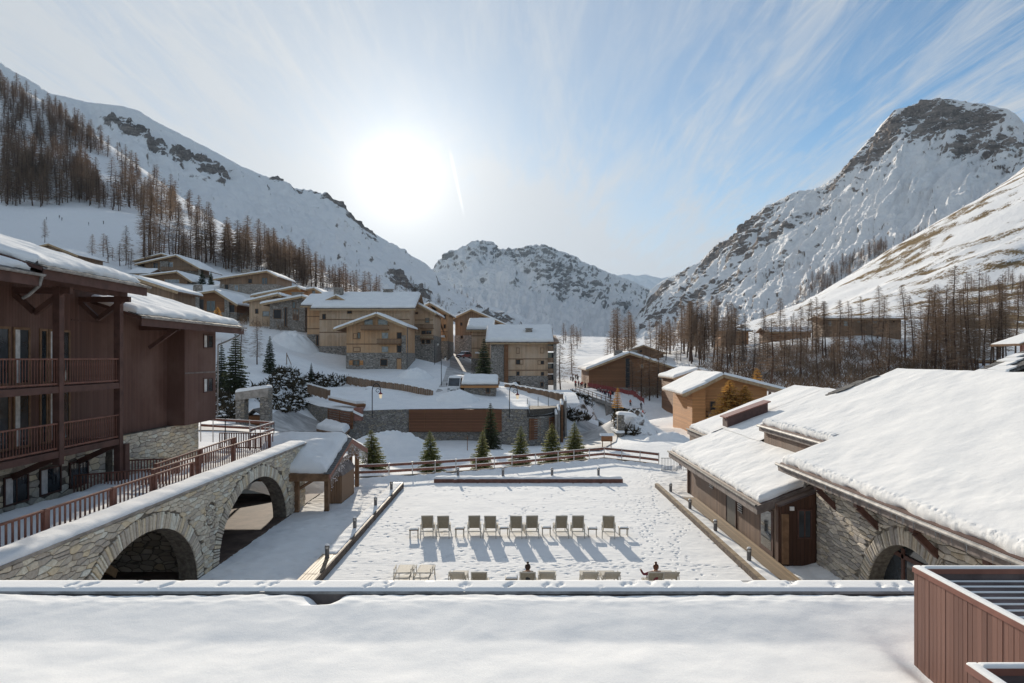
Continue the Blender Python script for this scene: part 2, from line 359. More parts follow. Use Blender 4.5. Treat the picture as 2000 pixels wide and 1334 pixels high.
M = {}
def mats():
    M['snow'] = m_snow('snow', 0.12, 70, 0, 2.0)
    t = NT('snow_near'); p = t.pos(); g = t.noise(p, 55, 4, 0.75); g2_ = t.noise(p, 4.0, 5, 0.6); t.bump(t.m('ADD', t.m('MULTIPLY', g, 0.10), t.m('MULTIPLY', g2_, 0.18)), 0.55, 0.05); M['snow_near'] = t.fin(t.mix(t.ramp(g, .35, .65), (0.83, 0.83, 0.825), (0.90, 0.895, 0.88)), 0.9, 0.05)
    M['snow_ground'] = m_snow('snow_ground', 0.55, 25, 0.12, 1.2)
    M['snow_roof'] = m_snow('snow_roof', 0.30, 30, 0, 1.6)
    M['brown'] = m_boards('dark_brown_boards', (0.135, 0.070, 0.055), 0.16, 'y', 0.6, var=0.16, weather=(0.175, 0.105, 0.085))
    M['brown_x'] = m_boards('dark_brown_boards_across', (0.105, 0.058, 0.048), 0.16, 'x', 0.6, var=0.12)
    M['beam'] = m_plain('dark_beam', (0.10, 0.05, 0.04), 0.6, 0.3, var=0.15, scale=2)
    M['rail'] = m_plain('stained_rail', (0.19, 0.085, 0.062), 0.55, 0.3, var=0.15, scale=4)
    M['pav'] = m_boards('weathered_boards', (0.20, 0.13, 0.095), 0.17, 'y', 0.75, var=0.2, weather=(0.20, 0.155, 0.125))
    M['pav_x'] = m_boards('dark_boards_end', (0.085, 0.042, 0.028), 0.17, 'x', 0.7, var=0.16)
    M['fascia'] = m_plain('grey_fascia', (0.20, 0.165, 0.15), 0.6, 0.3, var=0.2, scale=2)
    M['zinc'] = m_plain('zinc', (0.33, 0.32, 0.31), 0.62, 0.3, 0.25, var=0.2)
    M['larch'] = m_boards('larch_cladding', (0.57, 0.335, 0.18), 0.30, 'xy', 0.45, var=0.14, weather=(0.52, 0.35, 0.22))
    M['larch2'] = m_boards('pale_larch_cladding', (0.58, 0.40, 0.26), 0.34, 'xy', 0.42, var=0.12, weather=(0.58, 0.44, 0.32))
    M['orange'] = m_boards('orange_cladding', (0.52, 0.25, 0.10), 0.24, 'z', 0.5, var=0.12)
    M['umber'] = m_boards('umber_cladding', (0.24, 0.115, 0.055), 0.22, 'z', 0.5, var=0.16)
    M['hbrown'] = m_boards('brown_cladding', (0.27, 0.17, 0.105), 0.24, 'xy', 0.5, var=0.2, weather=(0.24, 0.17, 0.12))
    M['louver'] = m_boards('reddish_slat_panel', (0.23, 0.10, 0.055), 0.22, 'z', 0.9, var=0.15)
    M['trim'] = m_plain('pale_timber', (0.42, 0.29, 0.17), 0.6, 0.2, var=0.12)
    M['timber'] = m_plain('timber', (0.22, 0.13, 0.075), 0.6, 0.2, var=0.15)
    cream = [(0.50, 0.46, 0.38), (0.44, 0.40, 0.33), (0.56, 0.52, 0.44), (0.40, 0.37, 0.32), (0.52, 0.45, 0.33), (0.36, 0.33, 0.29), (0.47, 0.43, 0.36), (0.60, 0.56, 0.49)]
    grey = [(0.36, 0.33, 0.29), (0.43, 0.39, 0.33), (0.30, 0.28, 0.25), (0.47, 0.43, 0.37), (0.39, 0.34, 0.27), (0.33, 0.31, 0.29), (0.50, 0.46, 0.40), (0.27, 0.25, 0.23)]
    cream = [tuple(min(.72, x*1.32) for x in c) for c in cream]; grey = [tuple(x*1.22 for x in c) for c in grey]
    M['stone_cream'] = m_stones('cream_stone', cream); M['stone_grey'] = m_stones('grey_brown_stone', grey)
    M['mortar'] = m_plain('mortar', (0.17, 0.15, 0.125), 0.9, 0.1, var=0.2, scale=6)
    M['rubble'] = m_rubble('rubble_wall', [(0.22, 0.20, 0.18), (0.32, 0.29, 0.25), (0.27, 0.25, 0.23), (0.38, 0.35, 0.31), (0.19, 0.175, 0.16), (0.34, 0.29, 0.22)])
    M['rubble_far'] = m_rubble('rubble_wall_far', [(0.26, 0.23, 0.20), (0.35, 0.31, 0.27), (0.30, 0.27, 0.24), (0.40, 0.36, 0.32)], 1.5)
    M['concrete'] = m_plain('concrete', (0.33, 0.30, 0.27), 0.85, 0.1, var=0.15, scale=2)
    M['glass'] = m_glass('window_glass'); M['glass_l'] = m_glass('window_glass_pale', (0.12, 0.13, 0.14), 0.12)
    M['black'] = m_plain('black_iron', (0.018, 0.018, 0.02), 0.45, 0.4)
    M['curtain'] = m_plain('white_curtain', (0.62, 0.60, 0.58), 0.9, 0.1)
    M['slate'] = m_plain('slate', (0.13, 0.125, 0.12), 0.7, 0.2, var=0.3, scale=5)
    M['deck'] = m_boards('pale_deck_boards', (0.34, 0.26, 0.17), 0.14, 'y', 0.6, var=0.2)
    M['decking'] = m_boards('tan_decking', (0.30, 0.215, 0.13), 0.14, 'x', 0.6, var=0.22)
    M['kerbwood'] = m_plain('weathered_edge_board', (0.13, 0.10, 0.08), 0.75, 0.15, var=0.25, scale=4)
    M['road'] = m_plain('packed_snow_road', (0.50, 0.485, 0.47), 0.75, 0.2, var=0.18, scale=0.4)
    M['asphalt'] = m_plain('asphalt', (0.05, 0.05, 0.052), 0.8, 0.2, var=0.3, scale=2)
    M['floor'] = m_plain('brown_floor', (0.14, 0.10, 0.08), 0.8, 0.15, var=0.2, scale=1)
    M['steel'] = m_plain('bollard_steel', (0.17, 0.165, 0.17), 0.45, 0.4, 0.3)
    M['opal'] = m_plain('opal_glass', (0.62, 0.60, 0.55), 0.4, 0.4, var=0.05)
    M['frame'] = m_plain('pale_metal_frame', (0.50, 0.47, 0.41), 0.8, 0.1, 0.0, var=0.06)
    M['mesh'] = m_plain('taupe_mesh_fabric', (0.30, 0.26, 0.195), 0.8, 0.2, var=0.1, scale=20)
    M['mesh_l'] = m_plain('pale_mesh_fabric', (0.50, 0.46, 0.39), 0.8, 0.2, var=0.08, scale=20)
    M['post_w'] = m_plain('galvanised_post', (0.52, 0.51, 0.50), 0.5, 0.4, 0.2)
    M['redbox'] = m_plain('rust_red_sheet', (0.26, 0.115, 0.085), 0.45, 0.35, 0.1, var=0.1)
    M['copper'] = m_plain('chimney_sheet', (0.11, 0.065, 0.058), 0.5, 0.35, 0.2, var=0.12)
    M['screen'] = m_boards('screen_planks', (0.235, 0.118, 0.088), 0.6, 'y', 0.0, var=0.0)
    t = NT('screen_plank'); o = t.orand(); g = t.noise(t.coord((30, 30, 1.3)), 1.0, 5, 0.6)
    c = t.mix(o, (0.165, 0.082, 0.062), (0.25, 0.13, 0.098)); c = t.mix(t.ramp(g, .35, .75, 0, .5), c, (0.12, 0.062, 0.05)); t.bump(g, .3, .004); M['plank'] = t.fin(c, 0.55, 0.3)
    M['slat_d'] = m_plain('dark_slat', (0.15, 0.115, 0.11), 0.5, 0.3, var=0.2)
    M['bark'] = m_twig('larch_bark', (0.085, 0.055, 0.042), (0.12, 0.075, 0.055))
    M['twig'] = m_twig('larch_twigs', (0.23, 0.165, 0.12), (0.29, 0.21, 0.15), trans=.3)
    M['twig_far'] = m_twig('larch_twigs_far', (0.22, 0.155, 0.115), (0.27, 0.19, 0.14), trans=.3)
    M['twig_gold'] = m_twig('golden_larch_needles', (0.58, 0.33, 0.09), (0.66, 0.40, 0.12), trans=.5)
    M['fir'] = m_twig('fir_needles', (0.15, 0.17, 0.065), (0.20, 0.20, 0.08), trans=.5)
    M['fir_dark'] = m_twig('dark_fir_needles', (0.06, 0.075, 0.045), (0.08, 0.09, 0.05), trans=.4)
    M['fir_tip'] = m_twig('frosted_fir_tips', (0.52, 0.49, 0.38), (0.62, 0.58, 0.46), trans=.5)
    M['pine'] = m_twig('pine_needles', (0.03, 0.045, 0.024), (0.045, 0.06, 0.03))
    M['scrub'] = m_twig('bare_scrub', (0.20, 0.135, 0.09), (0.26, 0.18, 0.115))
    M['heath'] = m_twig('evergreen_scrub', (0.06, 0.052, 0.035), (0.10, 0.075, 0.045), trans=.3)
    M['red'] = m_plain('red_cloth', (0.45, 0.05, 0.035), 0.7); M['navy'] = m_plain('navy_cloth', (0.02, 0.022, 0.04), 0.7)
    M['blackc'] = m_plain('black_cloth', (0.02, 0.02, 0.022), 0.75); M['skin'] = m_plain('skin', (0.50, 0.30, 0.21), 0.55)
    M['orangec'] = m_plain('orange_cloth', (0.55, 0.12, 0.02), 0.7); M['maroon'] = m_plain('maroon_cloth', (0.18, 0.03, 0.04), 0.7)
    M['greyc'] = m_plain('grey_cloth', (0.16, 0.16, 0.17), 0.75); M['hair'] = m_plain('dark_hair', (0.04, 0.02, 0.012), 0.5)
    M['hair2'] = m_plain('auburn_hair', (0.11, 0.04, 0.018), 0.5)
    M['rubber'] = m_plain('rubber', (0.02, 0.02, 0.02), 0.8); M['whitep'] = m_plain('white_paint', (0.70, 0.70, 0.70), 0.3, 0.5, var=0.04)
    M['greyp'] = m_plain('grey_paint', (0.13, 0.135, 0.14), 0.3, 0.5, var=0.04); M['redp'] = m_plain('dull_red_paint', (0.22, 0.07, 0.06), 0.3, 0.5, var=0.05)
    M['bluep'] = m_plain('blue_grey_paint', (0.10, 0.13, 0.19), 0.3, 0.5, var=0.05)
    M['redlamp'] = m_plain('red_plastic', (0.40, 0.02, 0.02), 0.4, 0.5)
    t = NT('lamp_glow'); t.b.inputs['Emission Color'].default_value = (1, .75, .42, 1); t.b.inputs['Emission Strength'].default_value = 0.2; M['lamp'] = t.fin((0.75, 0.68, 0.55), 0.35, 0.4)
    t = NT('fairy_bulb'); M['bulb'] = t.fin((0.75, 0.70, 0.72), 0.3, 0.5)
    M['netred'] = m_plain('red_net', (0.25, 0.06, 0.055), 0.8)
    M['mt_left'] = m_mountain('mountain_left', (0.19, 0.165, 0.15), (0.29, 0.255, 0.23), 0.34, 0.56, 0.010, 1.0, amount=1.0, streak=(0.05, 260, 120, 0.75))
    M['mt_mid'] = m_mountain('mountain_mid', (0.22, 0.215, 0.21), (0.36, 0.345, 0.33), 0.14, 0.50, 0.006, 1.6, amount=1.2, bump=25, streak=(0.06, 150, 0, 0.8))
    M['mt_right'] = m_mountain('mountain_right', (0.20, 0.165, 0.145), (0.33, 0.28, 0.245), 0.28, 0.47, 0.006, 1.0, amount=1.1, bump=18, streak=(0.045, 200, 280, 0.9))
    M['mt_far'] = m_mountain('mountain_far', (0.2, 0.2, 0.2), (0.3, 0.3, 0.3), 0.1, 0.3, 0.004, 1.0)
    M['hill_right'] = m_mountain('hill_right', (0.20, 0.135, 0.065), (0.27, 0.19, 0.095), 0.58, 0.72, 0.022, 1.0, amount=1.7, bump=2.0)
    M['hill_left'] = m_mountain('hill_left', (0.16, 0.12, 0.09), (0.22, 0.17, 0.13), 0.38, 0.56, 0.03, 1.0, amount=0.95, bump=2.0)
mats()
# ---------------------------------------------------------------- land
def W(u, v, D): p = at(u, v, D); return (p.x, p.y, p.z)
CP = [(-60,20,-1.5),(-10,20,-1.5),(10,20,-1.5),(60,20,-1.5),(-10,45,-1.5),(10,45,-1.5),(0,56,-1.5),(25,45,-1.5),(40,45,-1),(-60,45,2.3),(-30,47,2.3),(-17,49,1.6),(-60,62,3.2),(-25,57,2.3),
 W(430,852,58),W(520,838,63),(-13,62,-0.4),(-4,66,-1.9),(4,68,-2.0),(11,66,-1.7),(16,60,-1.0),(20,64,-1.0),
 W(560,842,82),W(585,840,92),W(480,832,74),W(440,815,80),W(545,800,92),W(600,800,104),W(560,745,108),W(480,770,96),W(430,765,98),
 W(640,790,112),W(500,715,116),W(440,715,118),W(520,655,150),W(600,655,156),W(440,650,150),W(560,690,130),W(640,718,133),W(660,724,136),W(740,724,137),W(790,724,137),W(600,690,148),W(830,704,152),W(850,725,140),W(700,735,128),W(800,742,126),W(840,755,122),
 W(895,763,116),W(905,725,148),W(893,690,205),W(880,678,240),W(860,750,121),W(930,755,124),
 W(680,758,120),W(760,766,114),W(845,778,108),(-22,97,-2.6),(0,96,-2.9),(8,97,-3.0),(-12,92,-2.6),W(760,905,72),W(850,885,80),W(950,880,80),W(1050,880,82),
 W(960,785,110),W(1000,778,118),W(1060,790,112),W(1100,792,112),W(1085,772,157),W(1040,770,157),W(960,752,158),W(1110,778,140),W(1112,845,104),W(1098,870,95),
 W(1160,864,88),W(1155,848,112),W(1155,836,138),W(1170,834,146),W(1195,850,105),W(1180,858,92),
 W(1230,850,92),W(1218,806,100),W(1235,812,101),W(1300,862,82),W(1270,845,95),W(1285,832,112),W(1232,797,146),W(1262,822,130),W(1322,850,106),W(1345,864,98),W(1300,836,118),W(1370,872,90),
 W(1215,786,150),W(1128,765,152),W(1120,750,185),W(1110,738,205),W(1100,700,300),W(1150,690,400),W(1150,672,700),W(1230,672,760),W(1050,672,700),W(1100,660,1000),W(1230,662,1000),
 W(1230,765,170),W(1160,768,172),W(1310,768,168),W(1340,800,135),W(1300,790,150),W(1400,838,106),W(1500,838,106),W(1340,838,112),W(1450,765,142),W(1380,775,150),
 W(1450,735,165),W(1500,722,172),W(1600,700,200),W(1600,660,226),W(1700,656,229),W(1790,666,230),W(1900,722,200),W(1985,710,180),W(1700,740,162),W(1850,752,150),W(1990,755,118),W(1600,775,118),W(1800,700,190),
 W(1420,674,256),W(1500,672,256),W(1350,682,262),W(1300,692,300),W(1250,692,350),W(1560,650,280),W(1660,622,320),W(1760,610,380),W(1860,585,400),W(1960,640,290),W(1980,560,400),W(1920,610,330),
 W(2000,345,700),W(1900,395,720),W(1800,450,740),W(1700,510,760),W(1640,550,780),W(1580,590,800),W(1500,625,820),W(1420,648,850),W(1330,662,900),W(2100,285,680),
 W(2000,480,470),W(1900,500,500),W(1800,540,520),W(1700,570,560),W(1600,612,600),W(1500,640,560),W(1400,660,520),W(2100,470,450),
 (700,600,300),(720,900,300),(560,1050,110),(420,1050,50),(330,1050,30),(640,300,180),(500,150,60),(300,100,8),(200,60,4),(240,160,12),(260,230,24),
 W(-100,100,690),W(0,160,700),W(60,185,690),W(130,225,670),W(200,275,650),W(260,320,620),W(300,355,600),W(350,395,560),W(400,425,520),W(440,455,500),W(480,472,500),W(540,490,500),W(600,515,500),W(660,545,500),W(720,575,500),W(780,602,500),W(850,628,510),W(930,652,540),
 (-530,1050,170),(-300,900,70),(-200,780,45),(-100,760,28),(0,760,25),(-620,900,300),(-640,600,330),(-620,350,150),(-560,150,90),(-300,60,25),(-130,60,9),(-200,140,36),
 W(0,428,330),W(140,430,335),W(280,432,335),W(0,412,345),W(140,414,350),W(0,492,230),W(100,484,240),W(200,500,236),W(270,522,226),W(330,550,214),W(430,566,204),W(400,605,190),W(480,612,180),W(540,606,184),W(600,612,190),W(420,640,162),W(300,600,190),
 W(300,475,285),W(430,452,390),W(400,482,300),W(500,500,400),W(600,560,310),W(700,592,290),W(640,585,240),W(780,618,300),W(800,642,225),W(860,662,232),W(930,668,262),W(1000,672,300),W(500,560,260),W(150,330,480),W(250,400,420),W(60,300,520),W(40,390,380),W(330,430,400)]
CP = np.array(CP, float)
def rbf_fit(P):
    d = np.hypot(P[:,None,0]-P[None,:,0], P[:,None,1]-P[None,:,1]); n = len(P)
    K = -np.sqrt(d*d + 9.0)
    A = np.zeros((n+3, n+3)); A[:n,:n] = K + np.eye(n)*0.5; A[:n,n] = 1; A[:n,n+1] = P[:,0]/100; A[:n,n+2] = P[:,1]/100
    A[n:,:n] = A[:n,n:].T
    return np.linalg.solve(A, np.concatenate([P[:,2], [0,0,0]]))
_w = rbf_fit(CP)
def rough_amp(x, y):
    return np.clip((np.hypot(x, y - 40) - 60) / 300, 0.10, 1.6)
def land_h(x, y):
    x = np.asarray(x, float); y = np.asarray(y, float); sh = x.shape; x = x.ravel(); y = y.ravel(); z = np.zeros_like(x); n = len(CP)
    for a in range(0, len(x), 20000):
        xs = x[a:a+20000]; ys = y[a:a+20000]
        d = np.sqrt((xs[:,None]-CP[None,:,0])**2 + (ys[:,None]-CP[None,:,1])**2 + 9.0)
        z[a:a+20000] = -d @ _w[:n] + _w[n] + _w[n+1]*xs/100 + _w[n+2]*ys/100
    am = rough_amp(x, y)
    z += am * (1.6*fbm(x/38, y/38, 4) + 0.5*fbm(x/9, y/9, 3)) * np.where((np.abs(x) < 12) & (y < 130), 0.35, 1.0)
    return z.reshape(sh)
def seq(parts):
    o = []
    for a, b, s in parts: o += list(np.arange(a, b - 1e-6, s))
    return np.array(o + [parts[-1][1]])
gx = seq([(-640,-300,11),(-300,-130,4),(-130,-60,1.8),(-60,60,1.1),(60,130,1.8),(130,330,4),(330,730,9)])
gy = seq([(44,70,1.0),(70,170,1.2),(170,270,2.2),(270,560,4.5),(560,1100,9)])
GX, GY = np.meshgrid(gx, gy); GZ = land_h(GX, GY)
def ground_z(x, y):
    i = np.clip(np.searchsorted(gx, x) - 1, 0, len(gx)-2); j = np.clip(np.searchsorted(gy, y) - 1, 0, len(gy)-2)
    fx = (x-gx[i])/(gx[i+1]-gx[i]); fy = (y-gy[j])/(gy[j+1]-gy[j])
    return float((GZ[j,i]*(1-fx)+GZ[j,i+1]*fx)*(1-fy) + (GZ[j+1,i]*(1-fx)+GZ[j+1,i+1]*fx)*fy)
def ray_ground(u, v, d0=50, d1=1000):
    """where the line of sight through photo pixel (u, v) meets the land"""
    d = d0
    while d < d1:
        p = at(u, v, d)
        if gx[0] < p.x < gx[-1] and gy[0] < p.y < gy[-1] and p.z <= ground_z(p.x, p.y): return Vector((p.x, p.y, ground_z(p.x, p.y)))
        d *= 1.004
    return None
def add_attr(me, name, arr):
    a = me.attributes.new(name, 'FLOAT', 'POINT'); a.data.foreach_set('value', np.asarray(arr, np.float32).ravel())
def build_land():
    P = np.stack([GX, GY, GZ], -1); me = grid_mesh('ground', P, None)
    for m in (M['snow_ground'], M['hill_left'], M['hill_right']): me.materials.append(m)
    cx = (GX[:-1,:-1]+GX[1:,1:])/2; cy = (GY[:-1,:-1]+GY[1:,1:])/2
    mi = np.zeros(cx.shape, np.int32)
    mi[(cy > 300) & (cx < 60) & (cx < 120 - (cy - 300)*0.2)] = 1
    mi[(cx > 60) & ((cx > 175) | (cy > 300))] = 2
    mi[(cx < -120) & (cy > 200)] = 1
    me.polygons.foreach_set('material_index', mi.ravel())
    rk = 0.30*np.clip(fbm(GX/60, GY/60, 4)*1.2, -0.5, 0.6) - 0.1
    hr = np.clip((GX - 150)/60, 0, 1)                          # windswept grass on the right-hand slope, banded along the fall line
    s = fbm((GX*0.9 + GY*0.45)/22 + 3, (GY*0.9 - GX*0.45)/95, 5)
    rk = rk*(1-hr) + hr*(0.85*s + 0.34 + 0.35*fbm(GX/9, GY/14, 4) + 0.25*np.clip((330-GY)/150, -1, 0.3))
    add_attr(me, 'rockiness', rk)
    o = link('ground', me); o['kind'] = 'structure'
    mb = MB(); mb.quad((-3400,-250,-7),(3400,-250,-7),(3400,9300,-7),(-3400,9300,-7)); o = mb.build('valley_floor', M['snow_ground']); o['kind'] = 'structure'
build_land()

def resample(row, n):
    r = np.array(row, float); u = np.linspace(r[0,0], r[-1,0], n)
    o = np.argsort(r[:,0]); r = r[o]
    return np.stack([u, np.interp(u, r[:,0], r[:,1]), np.interp(u, r[:,0], r[:,2])], -1)
def mountain(name, mat, rows, n, m, amp, scale, ridged=0.5, rock=None, back=(500, 420), skew=(0, 0), ridge_keep=0.25, fine=0.25, seed=0.0, gully=None):
    rs = [resample(r, n) for r in rows]                     # from the ridge down to the foot
    Wd = []
    for r in rs: Wd.append(np.stack([(r[:,0]-VPX)/FOC*r[:,2], r[:,2], CAM_H-(r[:,1]-VPY)/FOC*r[:,2]], -1))
    Wd = np.array(Wd); k = len(rows); t = np.linspace(0, k-1, m); out = np.zeros((m, n, 3))
    for i, tt in enumerate(t):                              # Catmull-Rom between the rows
        a = min(int(tt), k-2); f = tt-a; p0 = Wd[max(a-1,0)]; p1 = Wd[a]; p2 = Wd[a+1]; p3 = Wd[min(a+2,k-1)]
        out[i] = 0.5*((2*p1)+(-p0+p2)*f+(2*p0-5*p1+4*p2-p3)*f*f+(-p0+3*p1-3*p2+p3)*f**3)
    x = out[...,0]; y = out[...,1]; z = out[...,2]
    X = (x + skew[0]*z)/scale + seed; Y = (y + skew[1]*z)/scale; q = z/scale
    big = fbm(X, Y + q*0.6, 6, gain=0.52); rid = fbm(X*1.3 + 5, Y*1.3 + q, 6, ridged=True, gain=0.55)
    d = (1-ridged)*big + ridged*(rid - 0.25)
    env = np.clip(np.linspace(0, 1, m)[:,None]*6 + ridge_keep, 0, 1); jag = None
    tang = np.gradient(out, axis=1); tv = np.gradient(out, axis=0); nn = np.cross(tang, tv); nn /= (np.linalg.norm(nn, axis=-1, keepdims=True)+1e-9)
    nn *= np.sign(nn[...,2:3] + 1e-6)
    hh = d*amp*env + fine*amp*env*fbm(X*9, Y*9 + q*6, 4, ridged=True)
    rk = np.zeros((m, n))
    if gully:
        Ug = np.repeat(np.linspace(rs[0][0,0], rs[0][-1,0], n)[None], m, 0); Tg = np.repeat(np.linspace(0, 1, m)[:,None], n, 1); wob = 18*fbm(Ug/60, Tg*5, 3)
        hh = hh + env*gully[2]*(fbm((Ug+wob+Tg*gully[0])/gully[1], Tg*2.2, 4, ridged=True, gain=.6)-.3)
    if rock is not None:
        U = np.repeat(np.linspace(rs[0][0,0], rs[0][-1,0], n)[None], m, 0); T = np.repeat(np.linspace(0, 1, m)[:,None], n, 1)
        rk = rock(U, T, d, big, rid); hh = hh + amp*0.9*np.clip(rk, 0, 0.8)*np.clip(env+.35, 0, 1)*(fbm(X*7+q*3, Y*7+q*16, 4, ridged=True)-.2)
    out = out + nn*hh[...,None]
    b1 = out[0].copy(); b1[:,1] += back[0]; b1[:,2] -= back[1]; b1[:,0] += np.sign(b1[:,0])*back[0]*0.3
    b0 = out[0].copy(); b0[:,1] += back[0]*0.12; b0[:,2] -= back[1]*0.03
    P = np.concatenate([[b1, b0], out]); rk = np.concatenate([rk[:1]*0, rk[:1]*0, rk])
    U = np.repeat(np.linspace(rs[0][0,0], rs[0][-1,0], n)[None], m, 0); T = np.repeat(np.linspace(0, 1, m)[:,None], n, 1)
    me = grid_mesh(name, P, mat, flip=True); add_attr(me, 'rockiness', rk); add_attr(me, 'along', np.concatenate([U[:1], U[:1], U])); add_attr(me, 'down', np.concatenate([T[:1], T[:1], T])); fl = me.polygons[len(me.polygons)//2].normal
    o = link(name, me); o['kind'] = 'structure'; return o
def g2(U, T, u, t, su, st): return np.exp(-((U-u)/su)**2 - ((T-t)/st)**2)
def mountains():
    ridge = [(-160,50,1250),(-80,85,1280),(0,126,1300),(40,150,1310),(100,185,1320),(170,203,1340),(240,210,1350),(270,218,1360),(300,238,1370),(400,285,1420),(470,325,1460),(550,360,1490),(620,382,1500),(645,390,1510),(665,405,1530),(700,438,1580),(750,468,1640),(800,497,1700),(830,515,1760),(860,545,1820),(900,575,1900),(960,603,2000),(1010,622,2100),(1060,640,2200),(1140,668,2400)]
    mid = [(-160,200,1000),(0,240,1020),(240,330,1080),(400,395,1130),(550,450,1180),(645,480,1200),(750,535,1300),(860,590,1450),(960,632,1650),(1060,655,1900),(1140,674,2100)]
    foot = [(-160,480,620),(0,500,640),(300,540,680),(500,590,720),(645,620,780),(760,640,900),(900,668,1250),(1010,676,1500),(1140,684,1800)]
    def rock(U, T, d, big, rid):
        k = 0.95*(g2(U,T,235,.22,40,.07)+g2(U,T,330,.26,55,.06)+g2(U,T,410,.24,40,.09)+0.7*g2(U,T,560,.09,70,.05)+.5*g2(U,T,700,.1,60,.05)+.5*g2(U,T,660,.06,40,.06)+0.9*g2(U,T,795,.55,50,.07)+.8*g2(U,T,960,.5,60,.12)) - 0.22
        nz_ = fbm(U/26.0, T*34, 4); return (k+.22)*np.clip(.55+1.6*nz_, 0, 1.6) - .20 + 0.20*np.clip(rid, 0, 1)*(T < .7)
    mountain('mountain', M['mt_left'], [ridge, mid, foot], 420, 170, 34, 240, 0.5, rock, skew=(0.4, 0.2), ridge_keep=0.15, fine=0.12, gully=(-90, 60, 14))
    ridge = [(780,566,3300),(830,545,3350),(858,522,3400),(880,500,3450),(900,488,3480),(925,480,3500),(955,480,3500),(962,489,3500),(990,490,3500),(1010,487,3450),(1030,482,3400),(1050,481,3400),(1080,487,3400),(1105,498,3400),(1130,512,3420),(1150,522,3450),(1175,530,3500),(1200,541,3550),(1220,552,3600),(1260,570,3700),(1290,590,3700),(1340,600,3700)]
    m1 = [(780,585,3050),(860,545,3050),(925,530,3050),(1000,530,3000),(1060,535,2950),(1130,560,3000),(1200,580,3100),(1260,600,3200),(1340,615,3300)]
    m2 = [(780,610,2800),(860,590,2750),(925,580,2700),(1000,590,2600),(1060,600,2600),(1130,612,2650),(1200,622,2700),(1260,630,2800),(1340,640,2800)]
    foot = [(780,690,1900),(900,690,1900),(1000,690,1900),(1100,690,1900),(1200,688,1900),(1340,680,1900)]
    def rock(U, T, d, big, rid):
        return 0.30*np.clip(1 - T/0.62, 0, 1) + 0.36*g2(U,T,1100,.38,75,.2) + 0.25*g2(U,T,1000,.15,120,.15) + .3*g2(U,T,1190,.6,50,.10) + .25*rid - 0.50*np.clip((T-.58)/.12,0,1) - .30 + .25*fbm(U/30.0, T*9, 4) + .3*g2(U,T,1130,.86,40,.03)
    mountain('mountain', M['mt_mid'], [ridge, m1, m2, foot], 420, 190, 75, 480, 0.55, rock, ridge_keep=0.25, fine=0.2, seed=9.0, gully=(0, 40, 22))
    ridge = [(2200,330,1250),(2100,285,1300),(2000,240,1400),(1985,226,1450),(1960,215,1500),(1900,203,1600),(1860,198,1660),(1830,197,1700),(1780,210,1750),(1748,222,1780),(1720,262,1800),(1680,305,1840),(1655,335,1880),(1640,350,1900),(1600,372,1960),(1545,383,2050),(1490,410,2150),(1460,435,2200),(1440,462,2240),(1400,482,2320),(1385,500,2380),(1370,518,2420),(1330,532,2550),(1300,550,2650),(1275,570,2750),(1262,600,2800),(1245,622,2850),(1215,645,2900),(1180,660,2950),(1120,672,3000)]
    m1 = [(2200,400,1150),(2000,330,1230),(1900,310,1400),(1830,310,1480),(1748,330,1540),(1655,400,1600),(1545,450,1720),(1460,500,1850),(1385,545,2000),(1300,585,2200),(1245,640,2400),(1120,678,2500)]
    m2 = [(2200,460,1000),(2000,410,1060),(1900,410,1150),(1830,420,1230),(1748,440,1280),(1655,490,1350),(1545,540,1450),(1460,575,1550),(1385,605,1700),(1300,635,1850),(1245,658,1950),(1120,684,2000)]
    foot = [(2200,560,820),(2000,530,880),(1800,570,980),(1640,620,1060),(1500,665,1080),(1400,684,1050),(1300,690,1050),(1200,690,1200),(1120,690,1500)]
    def rock(U, T, d, big, rid):
        k = 0.72*g2(U,T,1760,.10,120,.14) + .50*g2(U,T,1900,.15,120,.16) + .62*g2(U,T,1450,.12,130,.13) + .35*g2(U,T,1520,.30,110,.07) + .42*g2(U,T,1330,.3,70,.25) + .30*g2(U,T,1620,.32,60,.05)+ .30*g2(U,T,1980,.30,100,.12)
        s = fbm((U + T*260)/28.0, T*1.3 + U/400, 4, ridged=True)
        gul = np.clip(s, 0, 1)*np.clip((T-.42)/.1,0,1)*np.clip((1620-U)/150,0,1)*0.60
        nz_ = fbm((U + T*300)/46.0, T*12 + U/90, 5); return k*np.clip(.75+1.3*nz_, 0, 1.5) + gul + .16*rid - .20
    mountain('mountain', M['mt_right'], [ridge, m1, m2, foot], 640, 280, 36, 420, 0.5, rock, skew=(0.2, 0.1), ridge_keep=0.40, fine=0.14, seed=3.0, gully=(240, 52, 22))
    ridge = [(1120,575,8000),(1180,560,8000),(1205,543,8000),(1240,541,8000),(1262,537,8000),(1290,544,8000),(1310,540,8000),(1325,531,8000),(1348,530,8000),(1400,522,8000),(1460,540,8000)]
    foot = [(1120,680,6500),(1300,680,6500),(1460,680,6500)]
    mountain('mountain', M['mt_far'], [ridge, foot], 120, 60, 160, 1500, 0.5, None, ridge_keep=0.2, seed=2.0)
mountains()
